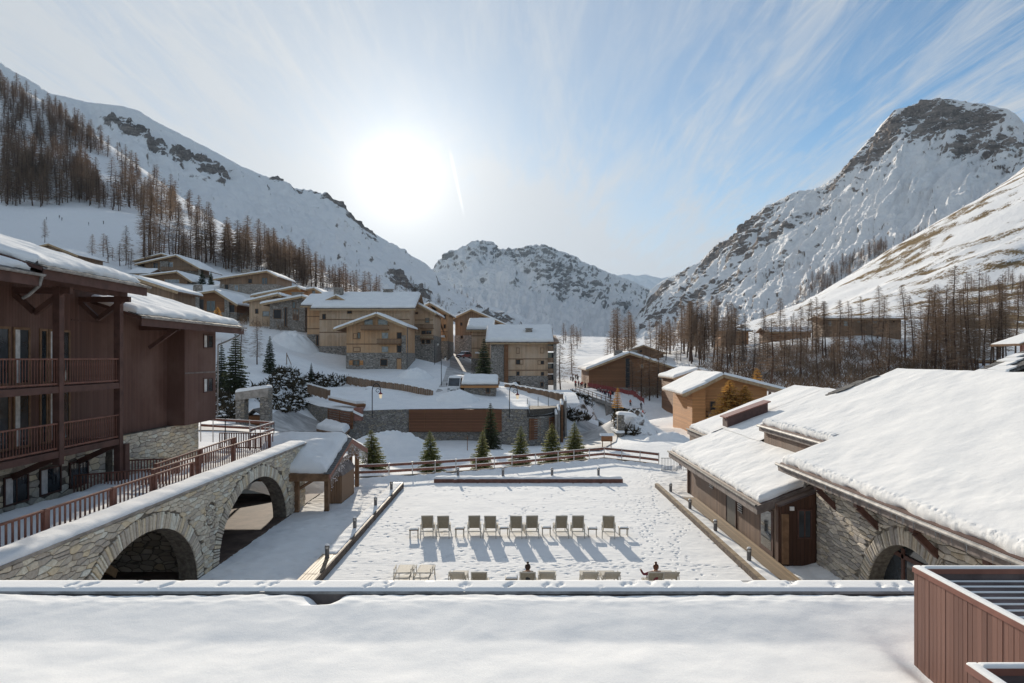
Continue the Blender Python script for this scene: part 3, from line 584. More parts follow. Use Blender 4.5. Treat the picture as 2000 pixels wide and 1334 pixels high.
# ---------------------------------------------------------------- building tools (shapes given in world coordinates)
ORG = {}
def root(name, label, cat, loc, group=None, rz=0.0):
    o = thing(name, label, cat, loc, rz, group); ORG[o.name] = (Vector(loc), rz); return o
def wb(mb, name, mat, parent, label=None, fix=True):
    """link mb (world coordinates) as a part of parent"""
    loc, rz = ORG[parent.name]; c, s = math.cos(-rz), math.sin(-rz)
    if rz: mb.v = [((x-loc.x)*c-(y-loc.y)*s, (x-loc.x)*s+(y-loc.y)*c, z-loc.z) for x, y, z in mb.v]
    else: mb.v = [(x-loc.x, y-loc.y, z-loc.z) for x, y, z in mb.v]
    o = mb.build(name, mat, parent, fix=fix); ORG[o.name] = ORG[parent.name]
    if label: o['label'] = label
    return o
def lb(mb, name, mat, parent, label=None, fix=True):
    """the same with mb already in the thing's own coordinates"""
    o = mb.build(name, mat, parent, fix=fix); ORG[o.name] = ORG.get(parent.name, (Vector((0,0,0)), 0.0))
    if label: o['label'] = label
    return o

def snow_mesh(c00, c10, c11, c01, thick, nx, ny, seed=0.0, rnd=None, edges='xXyY', lump=0.25, scale=1.6, rag=0.10, rough_edge=None, sink=0.03):
    """snow lying on the quad c00 c10 c11 c01 (s runs c00-c10, t runs c00-c01): full in the middle, rounded and ragged at the free edges"""
    c00, c10, c11, c01 = [np.array(c, float) for c in (c00, c10, c11, c01)]
    rnd = rnd or thick*1.5
    def spaced(n, L, lo, hi):
        k = np.linspace(0, 1, n); e = []
        if lo: e += [0, .08*rnd/L, .3*rnd/L, .65*rnd/L]
        if hi: e += [1-.65*rnd/L, 1-.3*rnd/L, 1-.08*rnd/L, 1]
        return np.unique(np.clip(np.concatenate([k, e]), 0, 1))
    Lx = np.linalg.norm(c10-c00); Ly = np.linalg.norm(c01-c00)
    s = spaced(nx, Lx, 'x' in edges, 'X' in edges); t = spaced(ny, Ly, 'y' in edges, 'Y' in edges)
    S, T = np.meshgrid(s, t)
    P = (c00*(1-S)[...,None]+c10*S[...,None])*(1-T)[...,None] + (c01*(1-S)[...,None]+c11*S[...,None])*T[...,None]
    n = np.cross(c10-c00, c01-c00); n = n/np.linalg.norm(n); n = n if n[2] > 0 else -n
    d = np.full(S.shape, 1e3)
    for k, v in (('x', S*Lx), ('X', (1-S)*Lx), ('y', T*Ly), ('Y', (1-T)*Ly)):
        if k in edges: d = np.minimum(d, v)
    a = S*Lx/scale + seed; b = T*Ly/scale + seed*1.7
    w = np.clip(d/rnd, 0, 1); prof = np.sqrt(np.clip(1-(1-w)**2, 0, 1))
    h = thick*prof*(1 + lump*fbm(P[...,0]/scale+3.1, P[...,1]/scale-1.3, 4)) - sink*(w <= 0)
    if rough_edge:
        e, amp = rough_edge; k = np.clip(1-T*Ly/e, 0, 1)*np.clip(d*6, 0, 1)
        h = h + amp*k*np.abs(fbm(S*Lx/.15, T*Ly/.15, 3, ridged=True))
    ex = np.zeros_like(P); ux = (c10-c00)/Lx; uy = (c01-c00)/Ly; j = rag*fbm(a*2.5+9, b*2.5, 3)
    for k, mask, vec in (('x', S <= 0, ux), ('X', S >= 1, -ux), ('y', T <= 0, uy), ('Y', T >= 1, -uy)):
        if k in edges: ex += (mask*(j+rag*.3))[...,None]*vec
    P = P + n*h[...,None] + ex
    return P
def snow(name, parent, *a, mat=None, **k):
    P = snow_mesh(*a, **k); org = ORG[parent.name] if parent else (Vector((0,0,0)), 0)
    P = P - np.array(org[0]); me = grid_mesh(name, P, mat or M['snow_roof'])
    if me.polygons[len(me.polygons)//2].normal.z < 0: me.flip_normals()
    return link(name, me, parent)

# ---- rubble walls: every stone is its own piece
def clip(poly, nx, ny, c):
    """keep the part of poly where nx*x + ny*y <= c"""
    o = []
    for i in range(len(poly)):
        p, q = poly[i], poly[(i+1) % len(poly)]; a = nx*p[0]+ny*p[1]-c; b = nx*q[0]+ny*q[1]-c
        if a <= 0: o.append(p)
        if a*b < 0: t = a/(a-b); o.append((p[0]+(q[0]-p[0])*t, p[1]+(q[1]-p[1])*t))
    return o
def stone_polys(s0, s1, t0, t1, sx, sy, openings=(), seed=1, joint=0.018, top=None):
    rr = random.Random(seed); cols = int((s1-s0)/sx)+1; rows = int((t1-t0)/sy)+1; pts = {}
    for j in range(-2, rows+3):
        for i in range(-2, cols+3):
            pts[i, j] = ((s0+(i+.5+(j % 2)*.5+rr.uniform(-.42, .42))*sx), (t0+(j+.5+rr.uniform(-.38, .38))*sy), rr.random())
    out = []
    for j in range(-1, rows+2):
        for i in range(-1, cols+2):
            x, y, k = pts[i, j]
            if k < 0.10: continue                      # a neighbour takes this place over
            if not (s0-sx < x < s1+sx and t0-sy < y < t1+sy): continue
            poly = [(x-2*sx, y-2*sy), (x+2*sx, y-2*sy), (x+2*sx, y+2*sy), (x-2*sx, y+2*sy)]
            for dj in (-2, -1, 0, 1, 2):
                for di in (-2, -1, 0, 1, 2):
                    q = pts.get((i+di, j+dj))
                    if q is None or (di == 0 and dj == 0) or q[2] < 0.10: continue
                    ax = (q[0]-x)/sx; ay = (q[1]-y)/sy; mx = (q[0]+x)/2; my = (q[1]+y)/2
                    nx = ax/sx; ny = ay/sy; poly = clip(poly, nx, ny, nx*mx+ny*my)
                    if len(poly) < 3: break
                if len(poly) < 3: break
            for nx, ny, c in ((1,0,s1), (-1,0,-s0), (0,1,t1), (0,-1,-t0)): poly = clip(poly, nx, ny, c) if len(poly) > 2 else poly
            if top and len(poly) > 2: poly = clip(poly, *top)
            ok = len(poly) > 2
            if ok:
                cx = sum(p[0] for p in poly)/len(poly); cy = sum(p[1] for p in poly)/len(poly)
                for o in openings:
                    if o[0] == 'rect':
                        _, a0, a1, b0, b1 = o
                        if a0 < cx < a1 and b0 < cy < b1: ok = False; break
                        dx = max(a0-cx, cx-a1); dy = max(b0-cy, cy-b1)
                        if dx >= dy: poly = clip(poly, *((1,0,a0) if cx < a0 else (-1,0,-a1)))
                        else: poly = clip(poly, *((0,1,b0) if cy < b0 else (0,-1,-b1)))
                    else:
                        _, c, a, b, base = o; ex = (cx-c)/a; ey = (cy-base)/b
                        if ex*ex+ey*ey < 1 : ok = False; break
                        if cy > base-0.2 and ex*ex+ey*ey < 4:
                            f = math.atan2(ey, ex); bx = c+a*math.cos(f); by = base+b*math.sin(f); nx = math.cos(f)/a; ny = math.sin(f)/b
                            poly = clip(poly, -nx, -ny, -(nx*bx+ny*by))
                    if len(poly) < 3: ok = False; break
            if not ok: continue
            area = abs(sum(poly[k][0]*poly[(k+1) % len(poly)][1]-poly[(k+1) % len(poly)][0]*poly[k][1] for k in range(len(poly))))/2
            if area < 0.12*sx*sy: continue
            # drop tiny edges, shrink for the joint
            pl = [poly[0]]
            for p in poly[1:]:
                if math.hypot(p[0]-pl[-1][0], p[1]-pl[-1][1]) > 0.03: pl.append(p)
            if len(pl) < 3: continue
            cx = sum(p[0] for p in pl)/len(pl); cy = sum(p[1] for p in pl)/len(pl)
            pl = [(p[0]-(p[0]-cx)*min(.45, joint/max(.02, abs(p[0]-cx))) , p[1]-(p[1]-cy)*min(.45, joint/max(.02, abs(p[1]-cy)))) for p in pl]
            out.append((area, pl, rr.random()))
    return out
def stone_piece(mb, pl, f3, d):
    n = len(pl); cx = sum(p[0] for p in pl)/n; cy = sum(p[1] for p in pl)/n; ins = 0.80
    vs = [f3(p[0], p[1], -0.01) for p in pl] + [f3(p[0], p[1], d*.7) for p in pl] + [f3(cx+(p[0]-cx)*ins, cy+(p[1]-cy)*ins, d) for p in pl]
    fs = [(i, (i+1) % n, n+(i+1) % n, n+i) for i in range(n)] + [(n+i, n+(i+1) % n, 2*n+(i+1) % n, 2*n+i) for i in range(n)] + [tuple(range(2*n, 3*n))]
    mb._add(vs, fs)
def lay_stones(polys, f3, parent, mat, keep=300, depth=(0.025, 0.07), name='stone'):
    polys = sorted(polys, key=lambda a: -a[0]); rest = MB()
    for k, (area, pl, r) in enumerate(polys):
        d = depth[0]+(depth[1]-depth[0])*r
        if k < keep: mb = MB(); stone_piece(mb, pl, f3, d); wb(mb, name, mat, parent)
        else: stone_piece(rest, pl, f3, d)
    if rest.v: o = wb(rest, 'small_stones', mat, parent); o['kind'] = 'stuff'
def voussoirs(c, a, b, base, ring, th, seed, f0=0.02, f1=None):
    """ring of thin stones round an elliptical arch: polygons in the wall plane"""
    rr = random.Random(seed); out = []; f = f0; f1 = f1 or math.pi-f0
    while f < f1:
        L = math.hypot(a*math.sin(f), b*math.cos(f)); df = th*rr.uniform(.7, 1.5)/L; g = min(f+df, f1); w = ring*rr.uniform(.82, 1.02)
        def P(t, k): return (c+(a+k)*math.cos(t), base+(b+k)*math.sin(t))
        e = 0.019/L
        out.append((1.0, [P(f+e, .0), P(f+e, w), P(g-e, w), P(g-e, .0)], rr.random())); f = g
    return out
def arch_wall(mb, c_list, s0, s1, z0, top, x, xb, dirn):
    """wall in the plane X = x from Y = s0 to s1 with elliptical openings (c, a, b, base), soffits back to X = xb"""
    st = sorted(set([s0, s1] + [c+a*math.cos(math.pi*i/28) for c, a, b, base in c_list for i in range(29)] )); st = [s for s in st if s0 <= s <= s1]
    def low(s):
        for c, a, b, base in c_list:
            if abs(s-c) <= a+1e-6: return base+b*math.sqrt(max(0, 1-((s-c)/a)**2))
        return z0
    for p, q in zip(st, st[1:]):
        m = (p+q)/2; ins = [o for o in c_list if abs(m-o[0]) < o[1]]
        if ins: lp, lq = [ins[0][3]+ins[0][2]*math.sqrt(max(0, 1-((k-ins[0][0])/ins[0][1])**2)) for k in (p, q)]
        else: lp = lq = z0
        for X in (x, xb): mb.quad((X, p, lp), (X, q, lq), (X, q, top), (X, p, top))
        mb.quad((x, p, top), (x, q, top), (xb, q, top), (xb, p, top))
        if ins: mb.quad((x, p, lp), (x, q, lq), (xb, q, lq), (xb, p, lp))
    for s in (s0, s1): mb.quad((x, s, z0), (xb, s, z0), (xb, s, top), (x, s, top))
    for c, a, b, base in c_list:
        for s in (c-a, c+a):
            if base > z0: mb.quad((x, s, z0), (xb, s, z0), (xb, s, base), (x, s, base))

def window(parent, x0, x1, y0, y1, z0, z1, axis, face, frame=None, glass=None, bar=True, fw=0.07, depth=0.12, name='window', sill=None, curtain=False):
    """a window set into a wall: axis 'x' = wall plane X=face (spans y), 'y' = wall plane Y=face (spans x). face sign: the outside is towards the camera/terrace"""
    frame = frame or M['timber']; glass = glass or M['glass']; mb = MB(); f, sg = face
    def bx(a0, a1, b0, b1, d0, d1, m=mb):
        if axis == 'x': m.box(f+sg*d0, f+sg*d1, a0, a1, b0, b1)
        else: m.box(a0, a1, f+sg*d0, f+sg*d1, b0, b1)
    a0, a1 = (y0, y1) if axis == 'x' else (x0, x1)
    bx(a0, a0+fw, z0, z1, 0.0, 0.045); bx(a1-fw, a1, z0, z1, 0.0, 0.045); bx(a0+fw, a1-fw, z1-fw, z1, 0.0, 0.043); bx(a0+fw, a1-fw, z0, z0+fw, 0.0, 0.06)
    if bar: bx((a0+a1)/2-fw*.4, (a0+a1)/2+fw*.4, z0+fw, z1-fw, 0.0, 0.035)
    w = wb(mb, name, frame, parent); g = MB(); bx(a0+fw*.5, a1-fw*.5, z0+fw*.5, z1-fw*.5, 0.004, 0.012, g); wb(g, 'pane', glass, w)
    if curtain: g = MB(); bx(a0+fw, a0+fw+(a1-a0)*.3, z0+fw, z1-fw, 0.013, 0.02, g); wb(g, 'curtain', M['curtain'], w)
    return w
def baluster_run(parent, p, q, h, mat, step=0.16, size=(0.035, 0.07), drop=0.10, toprail=(0.10, 0.06), bottom=True, posts=None, name='railing'):
    """wooden railing from p to q (foot points): top rail, bottom rail, single balusters"""
    p = Vector(p); q = Vector(q); L = (q-p).length; n = max(1, int(L/step)); mb = MB(); up = Vector((0, 0, h))
    mb.bar(p+up, q+up, toprail[0], toprail[1])
    if bottom: mb.bar(p+Vector((0, 0, drop)), q+Vector((0, 0, drop)), 0.06, 0.07)
    r = wb(mb, name, mat, parent); base = None; d = (q-p).normalized()
    proto = MB(); proto.box(-size[0]/2, size[0]/2, -size[1]/2, size[1]/2, drop*.4, h-.02); me = proto.mesh('baluster', mat)
    org = ORG[parent.name][0]; ang = math.atan2(d.y, d.x)+math.pi/2
    for i in range(n+1):
        c = p.lerp(q, i/n)-org; link('baluster', me, r, c, ang)
    if posts:
        for t in posts: b = MB(); c = p.lerp(q, t); b.box(c.x-.07, c.x+.07, c.y-.07, c.y+.07, c.z-.1, c.z+h+.03); wb(b, 'post', mat, parent)
    return r
# ---------------------------------------------------------------- the dark brown hotel on the left
def hotel():
    H = root('chalet_hotel', 'dark brown timber hotel with two balcony floors on a cream rubble stone base', 'hotel', (-24, 28, 2.6))
    FX = -20.0
    mb = MB(); mb.prism([(FX, 5.3), (FX, 12.75), (-34, 17.2), (-34, 5.3)], 'y', 12, 33.3); wb(mb, 'wall', M['brown'], H)
    mb = MB(); mb.prism([(FX, 5.3), (FX, 11.55), (-34, 16.0), (-34, 5.3)], 'y', 33.3, 43.0); wb(mb, 'wall', M['brown'], H)
    mb = MB(); mb.prism([(-19, 5.3), (-19, 11.2), (FX, 11.52), (FX, 5.3)], 'y', 39, 43.02)
    wb(mb, 'bay', M['brown'], H)
    st = MB(); st.box(-34, FX-.05, 12, 33.25, -1.4, 5.29); base = wb(st, 'stone_base', M['mortar'], H)
    wins = [(26.6, 27.95), (28.6, 29.95), (30.5, 31.85)]
    pol = stone_polys(23.0, 33.2, 2.55, 5.28, 0.60, 0.26, [('rect', a, b, 3.35, 4.5) for a, b in wins], 11, 0.017)
    lay_stones(pol, lambda s, t, d: (FX-.05+d, s, t), base, M['stone_cream'], 300)
    st = MB(); st.box(-34, -19.75, 33.3, 42.3, -1.4, 5.295); base2 = wb(st, 'stone_base', M['mortar'], H)
    pol = stone_polys(33.3, 42.25, 2.0, 5.28, 0.50, 0.19, [], 12, 0.012)
    lay_stones(pol, lambda s, t, d: (-19.75+d, s, t), base2, M['stone_cream'], 280)
    for i, (a, b) in enumerate(wins):
        mb = MB(); mb.box(FX-.049, FX-.02, a, b, 3.35, 4.5); wb(mb, 'window_reveal', M['black'], base)
        window(base, 0, 0, a, b, 3.35, 4.5, 'x', (FX-.02, 1), M['beam'], M['glass'], i != 1, curtain=i < 2)
    # balcony doors and windows of both floors
    for z0 in (8.06, 5.52):
        for a, b, cur in ((23.6, 25.2, 0), (25.4, 26.9, 1), (27.05, 28.0, 1), (28.55, 29.05, 0), (29.1, 29.55, 1), (29.95, 30.5, 0)):
            window(H, 0, 0, a, b, z0+.02, z0+2.35, 'x', (FX+.004, 1), M['timber'], M['glass'], False, 0.10, name='balcony_door', curtain=cur)
    for z0, z1 in ((9.75, 10.6), (7.05, 7.95)): window(H, 0, 0, 41.3, 42.6, z0, z1, 'x', (-19+.004, 1), M['beam'], M['glass'], True, curtain=True)
    for z in (10.85, 8.0): mb = MB(); mb.box(FX, FX+.03, 30.6, 33.28, z, z+.07); wb(mb, 'trim_board', M['beam'], H)
    mb = MB(); mb.box(-19, -18.97, 39.0, 43.0, 8.25, 8.33); wb(mb, 'trim_board', M['fascia'], H)
    for z in (8.05, 5.5):
        mb = MB(); mb.box(FX+.01, -18.1, 14, 31.35, z-.26, z); wb(mb, 'balcony_floor', M['beam'], H)
        for a, b in ((21.0, 26.95), (27.25, 31.1)):
            baluster_run(H, (-18.18, a, z), (-18.18, b, z), 1.08, M['rail'], 0.155, (0.03, 0.025))
    for y, zb in ((27.1, 4.95), (31.2, 2.8)):
        mb = MB(); mb.box(-18.36, -18.08, y-.14, y+.14, zb, 12.05); wb(mb, 'post', M['beam'], H)
        mb = MB(); mb.bar((FX, y, 11.85), (-17.7, y, 11.85), .2, .24); wb(mb, 'tie_beam', M['beam'], H)
        mb = MB(); mb.bar((-18.02, y, 11.8), (-19.15, y, 10.95), .17, .2); wb(mb, 'brace', M['beam'], H)
        mb = MB(); mb.bar((-19.15, y, 10.98), (FX, y, 11.75), .17, .2); wb(mb, 'brace', M['beam'], H)
        mb = MB(); mb.bar((FX, y, 4.45), (-18.35, y, 5.2), .22, .22); wb(mb, 'bracket', M['beam'], H)
    mb = MB(); mb.box(-18.5, -18.0, 31.36, 31.7, 2.8, 5.2); wb(mb, 'post', M['beam'], H)
    for x, y, z in ((-18.2, 27.1, 12.1), (-18.2, 31.2, 12.1)):
        mb = MB(); mb.box(x-.11, x+.11, 19, 31.7, z-.12, z+.14); wb(mb, 'purlin', M['beam'], H); break
    # roofs: (y0, y1, eave x, eave z, ridge x)
    for y0, y1, ex, ez, rx, sn in ((24.9, 31.85, -17.3, 12.5, -33.0, 1), (12, 24.75, -17.35, 12.22, -33.0, 2), (31.95, 43.9, -17.6, 11.12, -33.0, 3)):
        p = 0.318; rz = ez+(ex-rx)*p
        mb = MB(); mb.prism([(ex, ez-.14), (ex, ez), (rx, rz), (rx, rz-.14)], 'y', y0, y1); rf = wb(mb, 'roof', M['beam'], H)
        mb = MB(); mb.box(ex-.02, ex+.03, y0, y1, ez-.44, ez-.05); wb(mb, 'fascia_board', M['beam'], H)
        mb = MB(); mb.bar((ex-.1, y1+.02, ez-.27), (rx, y1+.02, rz-.27), .05, .34); wb(mb, 'barge_board', M['beam'], H)
        g = MB(); n = 8
        for i in range(n):
            t0, t1 = math.pi*i/n, math.pi*(i+1)/n
            for y in (0,): g.quad((ex+.12-.09*math.cos(t0), y0-.05, ez-.09*math.sin(t0)), (ex+.12-.09*math.cos(t1), y0-.05, ez-.09*math.sin(t1)), (ex+.12-.09*math.cos(t1), y1+.1, ez-.09*math.sin(t1)), (ex+.12-.09*math.cos(t0), y1+.1, ez-.09*math.sin(t0)))
        wb(g, 'gutter', M['zinc'], H, fix=False)
        # roofing slates showing below the snow at the eave
        k = 0
        sl = MB(); sl.box(-.2, .2, -.28, .28, 0, .03); me = sl.mesh('slate', M['slate'])
        y = max(y0, 20.0)+.3
        while y < y1-.2:
            for row in range(2):
                x = ex-.12-row*.32; o = link('slate', me, rf, Vector((x, y+R.uniform(-.1, .1), ez+(ex-x)*p+.02+.01*R.random()))-ORG[H.name][0]); o.rotation_euler = (R.uniform(-.04, .04), math.atan(p)+R.uniform(-.03, .05), R.uniform(-.08, .08))
            y += .58
        snow('snow_cover', H, (ex-.22, max(y0, 18), ez+.22*p+.03), (ex-.22, y1-.05, ez+.22*p+.03), (rx, y1-.05, rz+.03), (rx, max(y0, 18), rz+.03), .30, 60, 60, seed=sn*3.3, edges='xXy', lump=.55, scale=1.9, rag=.22, rnd=.55)
    # downpipe at the step between the two gutters, and at the far corner
    mb = MB(); mb.path([(-17.25, 24.78, 12.15), (-17.35, 24.78, 11.8), (-17.75, 24.78, 11.45), (-17.95, 24.78, 11.35)], .06, 8); wb(mb, 'downpipe', M['zinc'], H)
    mb = MB(); mb.path([(-17.55, 43.6, 11.05), (-17.7, 43.5, 10.6), (-18.4, 43.2, 10.2), (-18.9, 43.15, 10.0), (-18.95, 43.15, 5.5)], .05, 8); wb(mb, 'downpipe', M['zinc'], H)
    for y in (36.2,):
        mb = MB(); mb.bar((FX, y, 10.75), (-17.9, y, 10.75), .2, .24); mb.bar((-18.1, y, 10.7), (-19.5, y, 9.7), .16, .2); wb(mb, 'brace', M['beam'], H)
hotel()

# ---------------------------------------------------------------- stone arch bridge that carries the walkway
def bridge():
    B = root('arched_walkway', 'pale rubble stone walkway on two wide arches with a snow-capped parapet', 'footbridge', (-13.5, 28, 0))
    x, xb, top = -13.25, -14.0, 3.78; arches = [(24.3, 3.95, 2.95, 0.0), (34.7, 4.45, 3.05, 0.0)]
    mb = MB(); arch_wall(mb, arches, 12, 42.6, -.3, top, x, xb, 1); w = wb(mb, 'wall', M['mortar'], B, fix=True)
    ring = .62
    ops = [('arch', c, a+ring, b+ring, base) for c, a, b, base in arches]
    pol = stone_polys(17.0, 42.58, 0.0, top-.02, 0.44, 0.15, ops, 21, 0.009)
    pol = [p for p in pol if not math.hypot(sum(a for a, b in p[1])/len(p[1])-29.45, sum(b for a, b in p[1])/len(p[1])-2.45) < .66]
    f3 = lambda s, t, d: (x+d, s, t)
    lay_stones(pol, f3, w, M['stone_cream'], 300)
    vs = []
    for i, (c, a, b, base) in enumerate(arches): vs += voussoirs(c, a, b, base, ring, .14, 31+i)
    vs = [v for v in vs if min(p[1] for p in v[1]) > -.2 and sum(p[0] for p in v[1])/4 > 18.0 and max(p[1] for p in v[1]) < top+.01]
    lay_stones(vs, f3, w, M['stone_cream'], 300, (.05, .09), 'arch_stone')
    # round medallion of small stones
    med = MB(); rr = random.Random(5); c = (29.45, 2.45); mp = []
    for k in range(26):
        f = 2*math.pi*k/26; g = 2*math.pi*(k+.86)/26; mp.append((1, [(c[0]+.52*math.cos(f), c[1]+.52*math.sin(f)), (c[0]+.62*math.cos(f), c[1]+.62*math.sin(f)), (c[0]+.62*math.cos(g), c[1]+.62*math.sin(g)), (c[0]+.52*math.cos(g), c[1]+.52*math.sin(g))], rr.random()))
    for a, pl, r in stone_polys(c[0]-.5, c[0]+.5, c[1]-.5, c[1]+.5, .2, .1, [], 8, .01):
        if math.hypot(sum(p[0] for p in pl)/len(pl)-c[0], sum(p[1] for p in pl)/len(pl)-c[1]) < .42: mp.append((a, pl, r))
    for a, pl, r in mp: stone_piece(med, pl, f3, .05+.03*r)
    o = wb(med, 'medallion', M['stone_cream'], B); o['kind'] = 'stuff'
    mb = MB(); mb.box(x+.09, -14.3, 12, 42.68, top, top+.09); wb(mb, 'coping', M['concrete'], B)
    snow('snow_cover', B, (x+.07, 14, top+.08), (x+.07, 42.66, top+.08), (-14.3, 42.66, top+.08), (-14.3, 14, top+.08), .20, 150, 8, seed=4.4, edges='XyY', lump=.30, scale=1.2, rag=.05, rnd=.42)
    mb = MB(); mb.box(-20.0, -14.0, 12, 46, 2.55, 2.78); wb(mb, 'walkway_slab', M['asphalt'], B)
    snow('walkway_snow', B, (-14.28, 14, 2.78), (-14.28, 42, 2.78), (-19.3, 42, 2.78), (-19.3, 14, 2.78), .80, 120, 18, seed=2.4, edges='Y', lump=.25, scale=1.4, rag=.2, rnd=1.1)  # carried on towards the hotel wall to bounce light onto its stone base
    # undercroft: back wall, floor, wooden stair flight
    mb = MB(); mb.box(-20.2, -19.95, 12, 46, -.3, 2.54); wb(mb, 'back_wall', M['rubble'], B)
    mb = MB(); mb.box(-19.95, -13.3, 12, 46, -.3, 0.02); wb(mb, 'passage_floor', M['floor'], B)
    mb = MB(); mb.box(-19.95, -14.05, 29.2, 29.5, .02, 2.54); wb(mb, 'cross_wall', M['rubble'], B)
    s = MB(); s.bar((-16.4, 27.9, .35), (-16.4, 24.9, 2.4), .08, .32); st = wb(s, 'stair_stringer', M['trim'], B)
    for k in range(9): s = MB(); yy = 27.7-k*.31; s.box(-17.6, -16.42, yy-.16, yy+.14, .42+k*.21, .46+k*.21); wb(s, 'step', M['timber'], B)
    # railings on the walkway
    baluster_run(B, (-14.45, 14.5, 3.50), (-14.45, 30.4, 3.50), 1.02, M['rail'], .25, (.02, .085), posts=[.4, .62, .8, .999])
    baluster_run(B, (-15.3, 28.7, 3.45), (-15.3, 42.2, 3.45), 1.02, M['rail'], .27, (.02, .085), posts=[0, .3, .6, .999])
    baluster_run(B, (-19.6, 30.2, 2.95), (-15.4, 30.2, 3.3), 1.02, M['rail'], .15, (.08, .03))
    baluster_run(B, (-19.4, 33.6, 3.1), (-16.7, 33.6, 3.2), 1.02, M['rail'], .15, (.08, .03))
    baluster_run(B, (-16.65, 31.5, 3.25), (-16.65, 40.2, 3.45), 1.02, M['rail'], .27, (.02, .085), posts=[0, .5, .999])
    baluster_run(B, (-19.0, 43.6, 3.35), (-15.4, 43.0, 3.4), 1.02, M['rail'], .16, (.08, .03))
    baluster_run(B, (-14.6, 16.5, 2.85), (-19.6, 16.5, 2.85), 1.02, M['rail'], .15, (.08, .03))
bridge()

# ---------------------------------------------------------------- open shelter with a bar cabinet at the bridge's end
def shelter():
    S = root('open_shelter', 'open wooden shelter with a deep snow roof and a fringe of icicle lights', 'shelter', (-12.5, 44, 0))
    y0, yr, y1 = 39.5, 44.7, 49.6; ez, rz = 2.42, 3.86; xl, xr = -15.6, -10.9
    mb = MB(); mb.prism([(y0, ez), (yr, rz), (y1, ez+.1), (y1, ez-.06), (yr, rz-.16), (y0, ez-.16)], 'x', xl, xr); wb(mb, 'roof', M['timber'], S)
    for a, b, za, zb in ((y0, yr, ez-.13, rz-.13), (yr, y1, rz-.13, ez)):
        mb = MB(); mb.bar((xr+.02, a, za), (xr+.02, b, zb), .06, .30); wb(mb, 'barge_board', M['redbox'], S)
    mb = MB(); mb.box(xl, xr, y0-.03, y0+.03, ez-.40, ez-.05); wb(mb, 'fascia_board', M['timber'], S)
    sl = MB(); sl.box(-.22, .22, -.2, .2, 0, .035); me = sl.mesh('slate', M['slate']); org = ORG[S.name][0]
    for k in range(18):
        t = (k+.5)/18; y = y0+(yr-y0)*t; o = link('slate', me, S, Vector((xr-.1, y, ez+(rz-ez)*t+.03))-org); o.rotation_euler = (math.atan((rz-ez)/(yr-y0)), R.uniform(-.05, .05), R.uniform(-.1, .1))
    for a, b, za, zb, sd in ((y0+.12, yr, ez+.05, rz+.02, 2.0), (y1-.05, yr, ez+.12, rz+.02, 5.0)):
        snow('snow_cover', S, (xr-.12, a, za), (xl-.2, a, za), (xl-.2, b, zb), (xr-.12, b, zb), .46, 40, 40, seed=sd, edges='xy', lump=.5, scale=1.7, rag=.15, rnd=.7)
    for px, py in ((-13.1, 40.6), (-11.4, 40.9), (-11.4, 46.6), (-11.4, 48.6)):
        mb = MB(); mb.box(px-.13, px+.13, py-.13, py+.13, 0, ez+.25 if py < 42 else 3.0); wb(mb, 'post', M['timber'], S)
    mb = MB(); mb.bar((-11.4, 40.8, 2.5), (-11.4, 48.6, 2.5), .18, .2); mb.bar((-13.1, 40.6, 1.3), (-11.5, 43.5, 2.3), .12, .14); wb(mb, 'tie_beam', M['timber'], S)
    lights = MB(); rr = random.Random(3)
    for k in range(70):
        t = k/69; y = y0+.2+(y1-y0-.4)*t; z = (ez-.28+(rz-ez)*min(1, (y-y0)/(yr-y0))) if y < yr else (rz-.28+(ez-rz)*(y-yr)/(y1-yr))
        L = rr.uniform(.25, .8); lights.tube((xr+.07, y, z), (xr+.07, y, z-L), .008, .006, 4)
    L = wb(lights, 'icicle_light_wires', M['curtain'], S)
    bl = MB(); bl.lathe((0, 0, 0), [(.004, -.03), (.02, -.012), (.02, .012), (.004, .03)], 5); me = bl.mesh('bulb', M['bulb'])
    for k in range(160):
        y = y0+.2+(y1-y0-.4)*rr.random(); z = (ez-.28+(rz-ez)*min(1, (y-y0)/(yr-y0))) if y < yr else (rz-.28+(ez-rz)*(y-yr)/(y1-yr))
        link('bulb', me, L, Vector((xr+.08, y, z-rr.uniform(.05, .8)))-org)
    C = root('bar_cabinet', 'plank-sided wooden bar counter with a lid under the shelter gable', 'cabinet', (-11.4, 44.5, 0))
    mb = MB(); mb.box(-11.95, -11.05, 42.9, 46.2, 0, 1.75); wb(mb, 'body', M['timber'], C)
    pm = MB(); pm.box(0, .025, -.135, .135, .04, 1.72); me = pm.mesh('plank', M['hbrown'])
    for k in range(11): link('plank', me, C, Vector((-11.05, 43.06+k*.298, 0))-ORG[C.name][0])
    pm = MB(); pm.box(-.135, .135, -.025, 0, .04, 1.72); me = pm.mesh('plank', M['hbrown'])
    for k in range(3): link('plank', me, C, Vector((-11.8+k*.3, 42.9, 0))-ORG[C.name][0])
    mb = MB(); mb.prism([(-12.0, 1.76), (-10.95, 1.76), (-11.3, 2.25), (-12.0, 2.3)], 'y', 42.85, 46.3); wb(mb, 'lid', M['fascia'], C)
shelter()
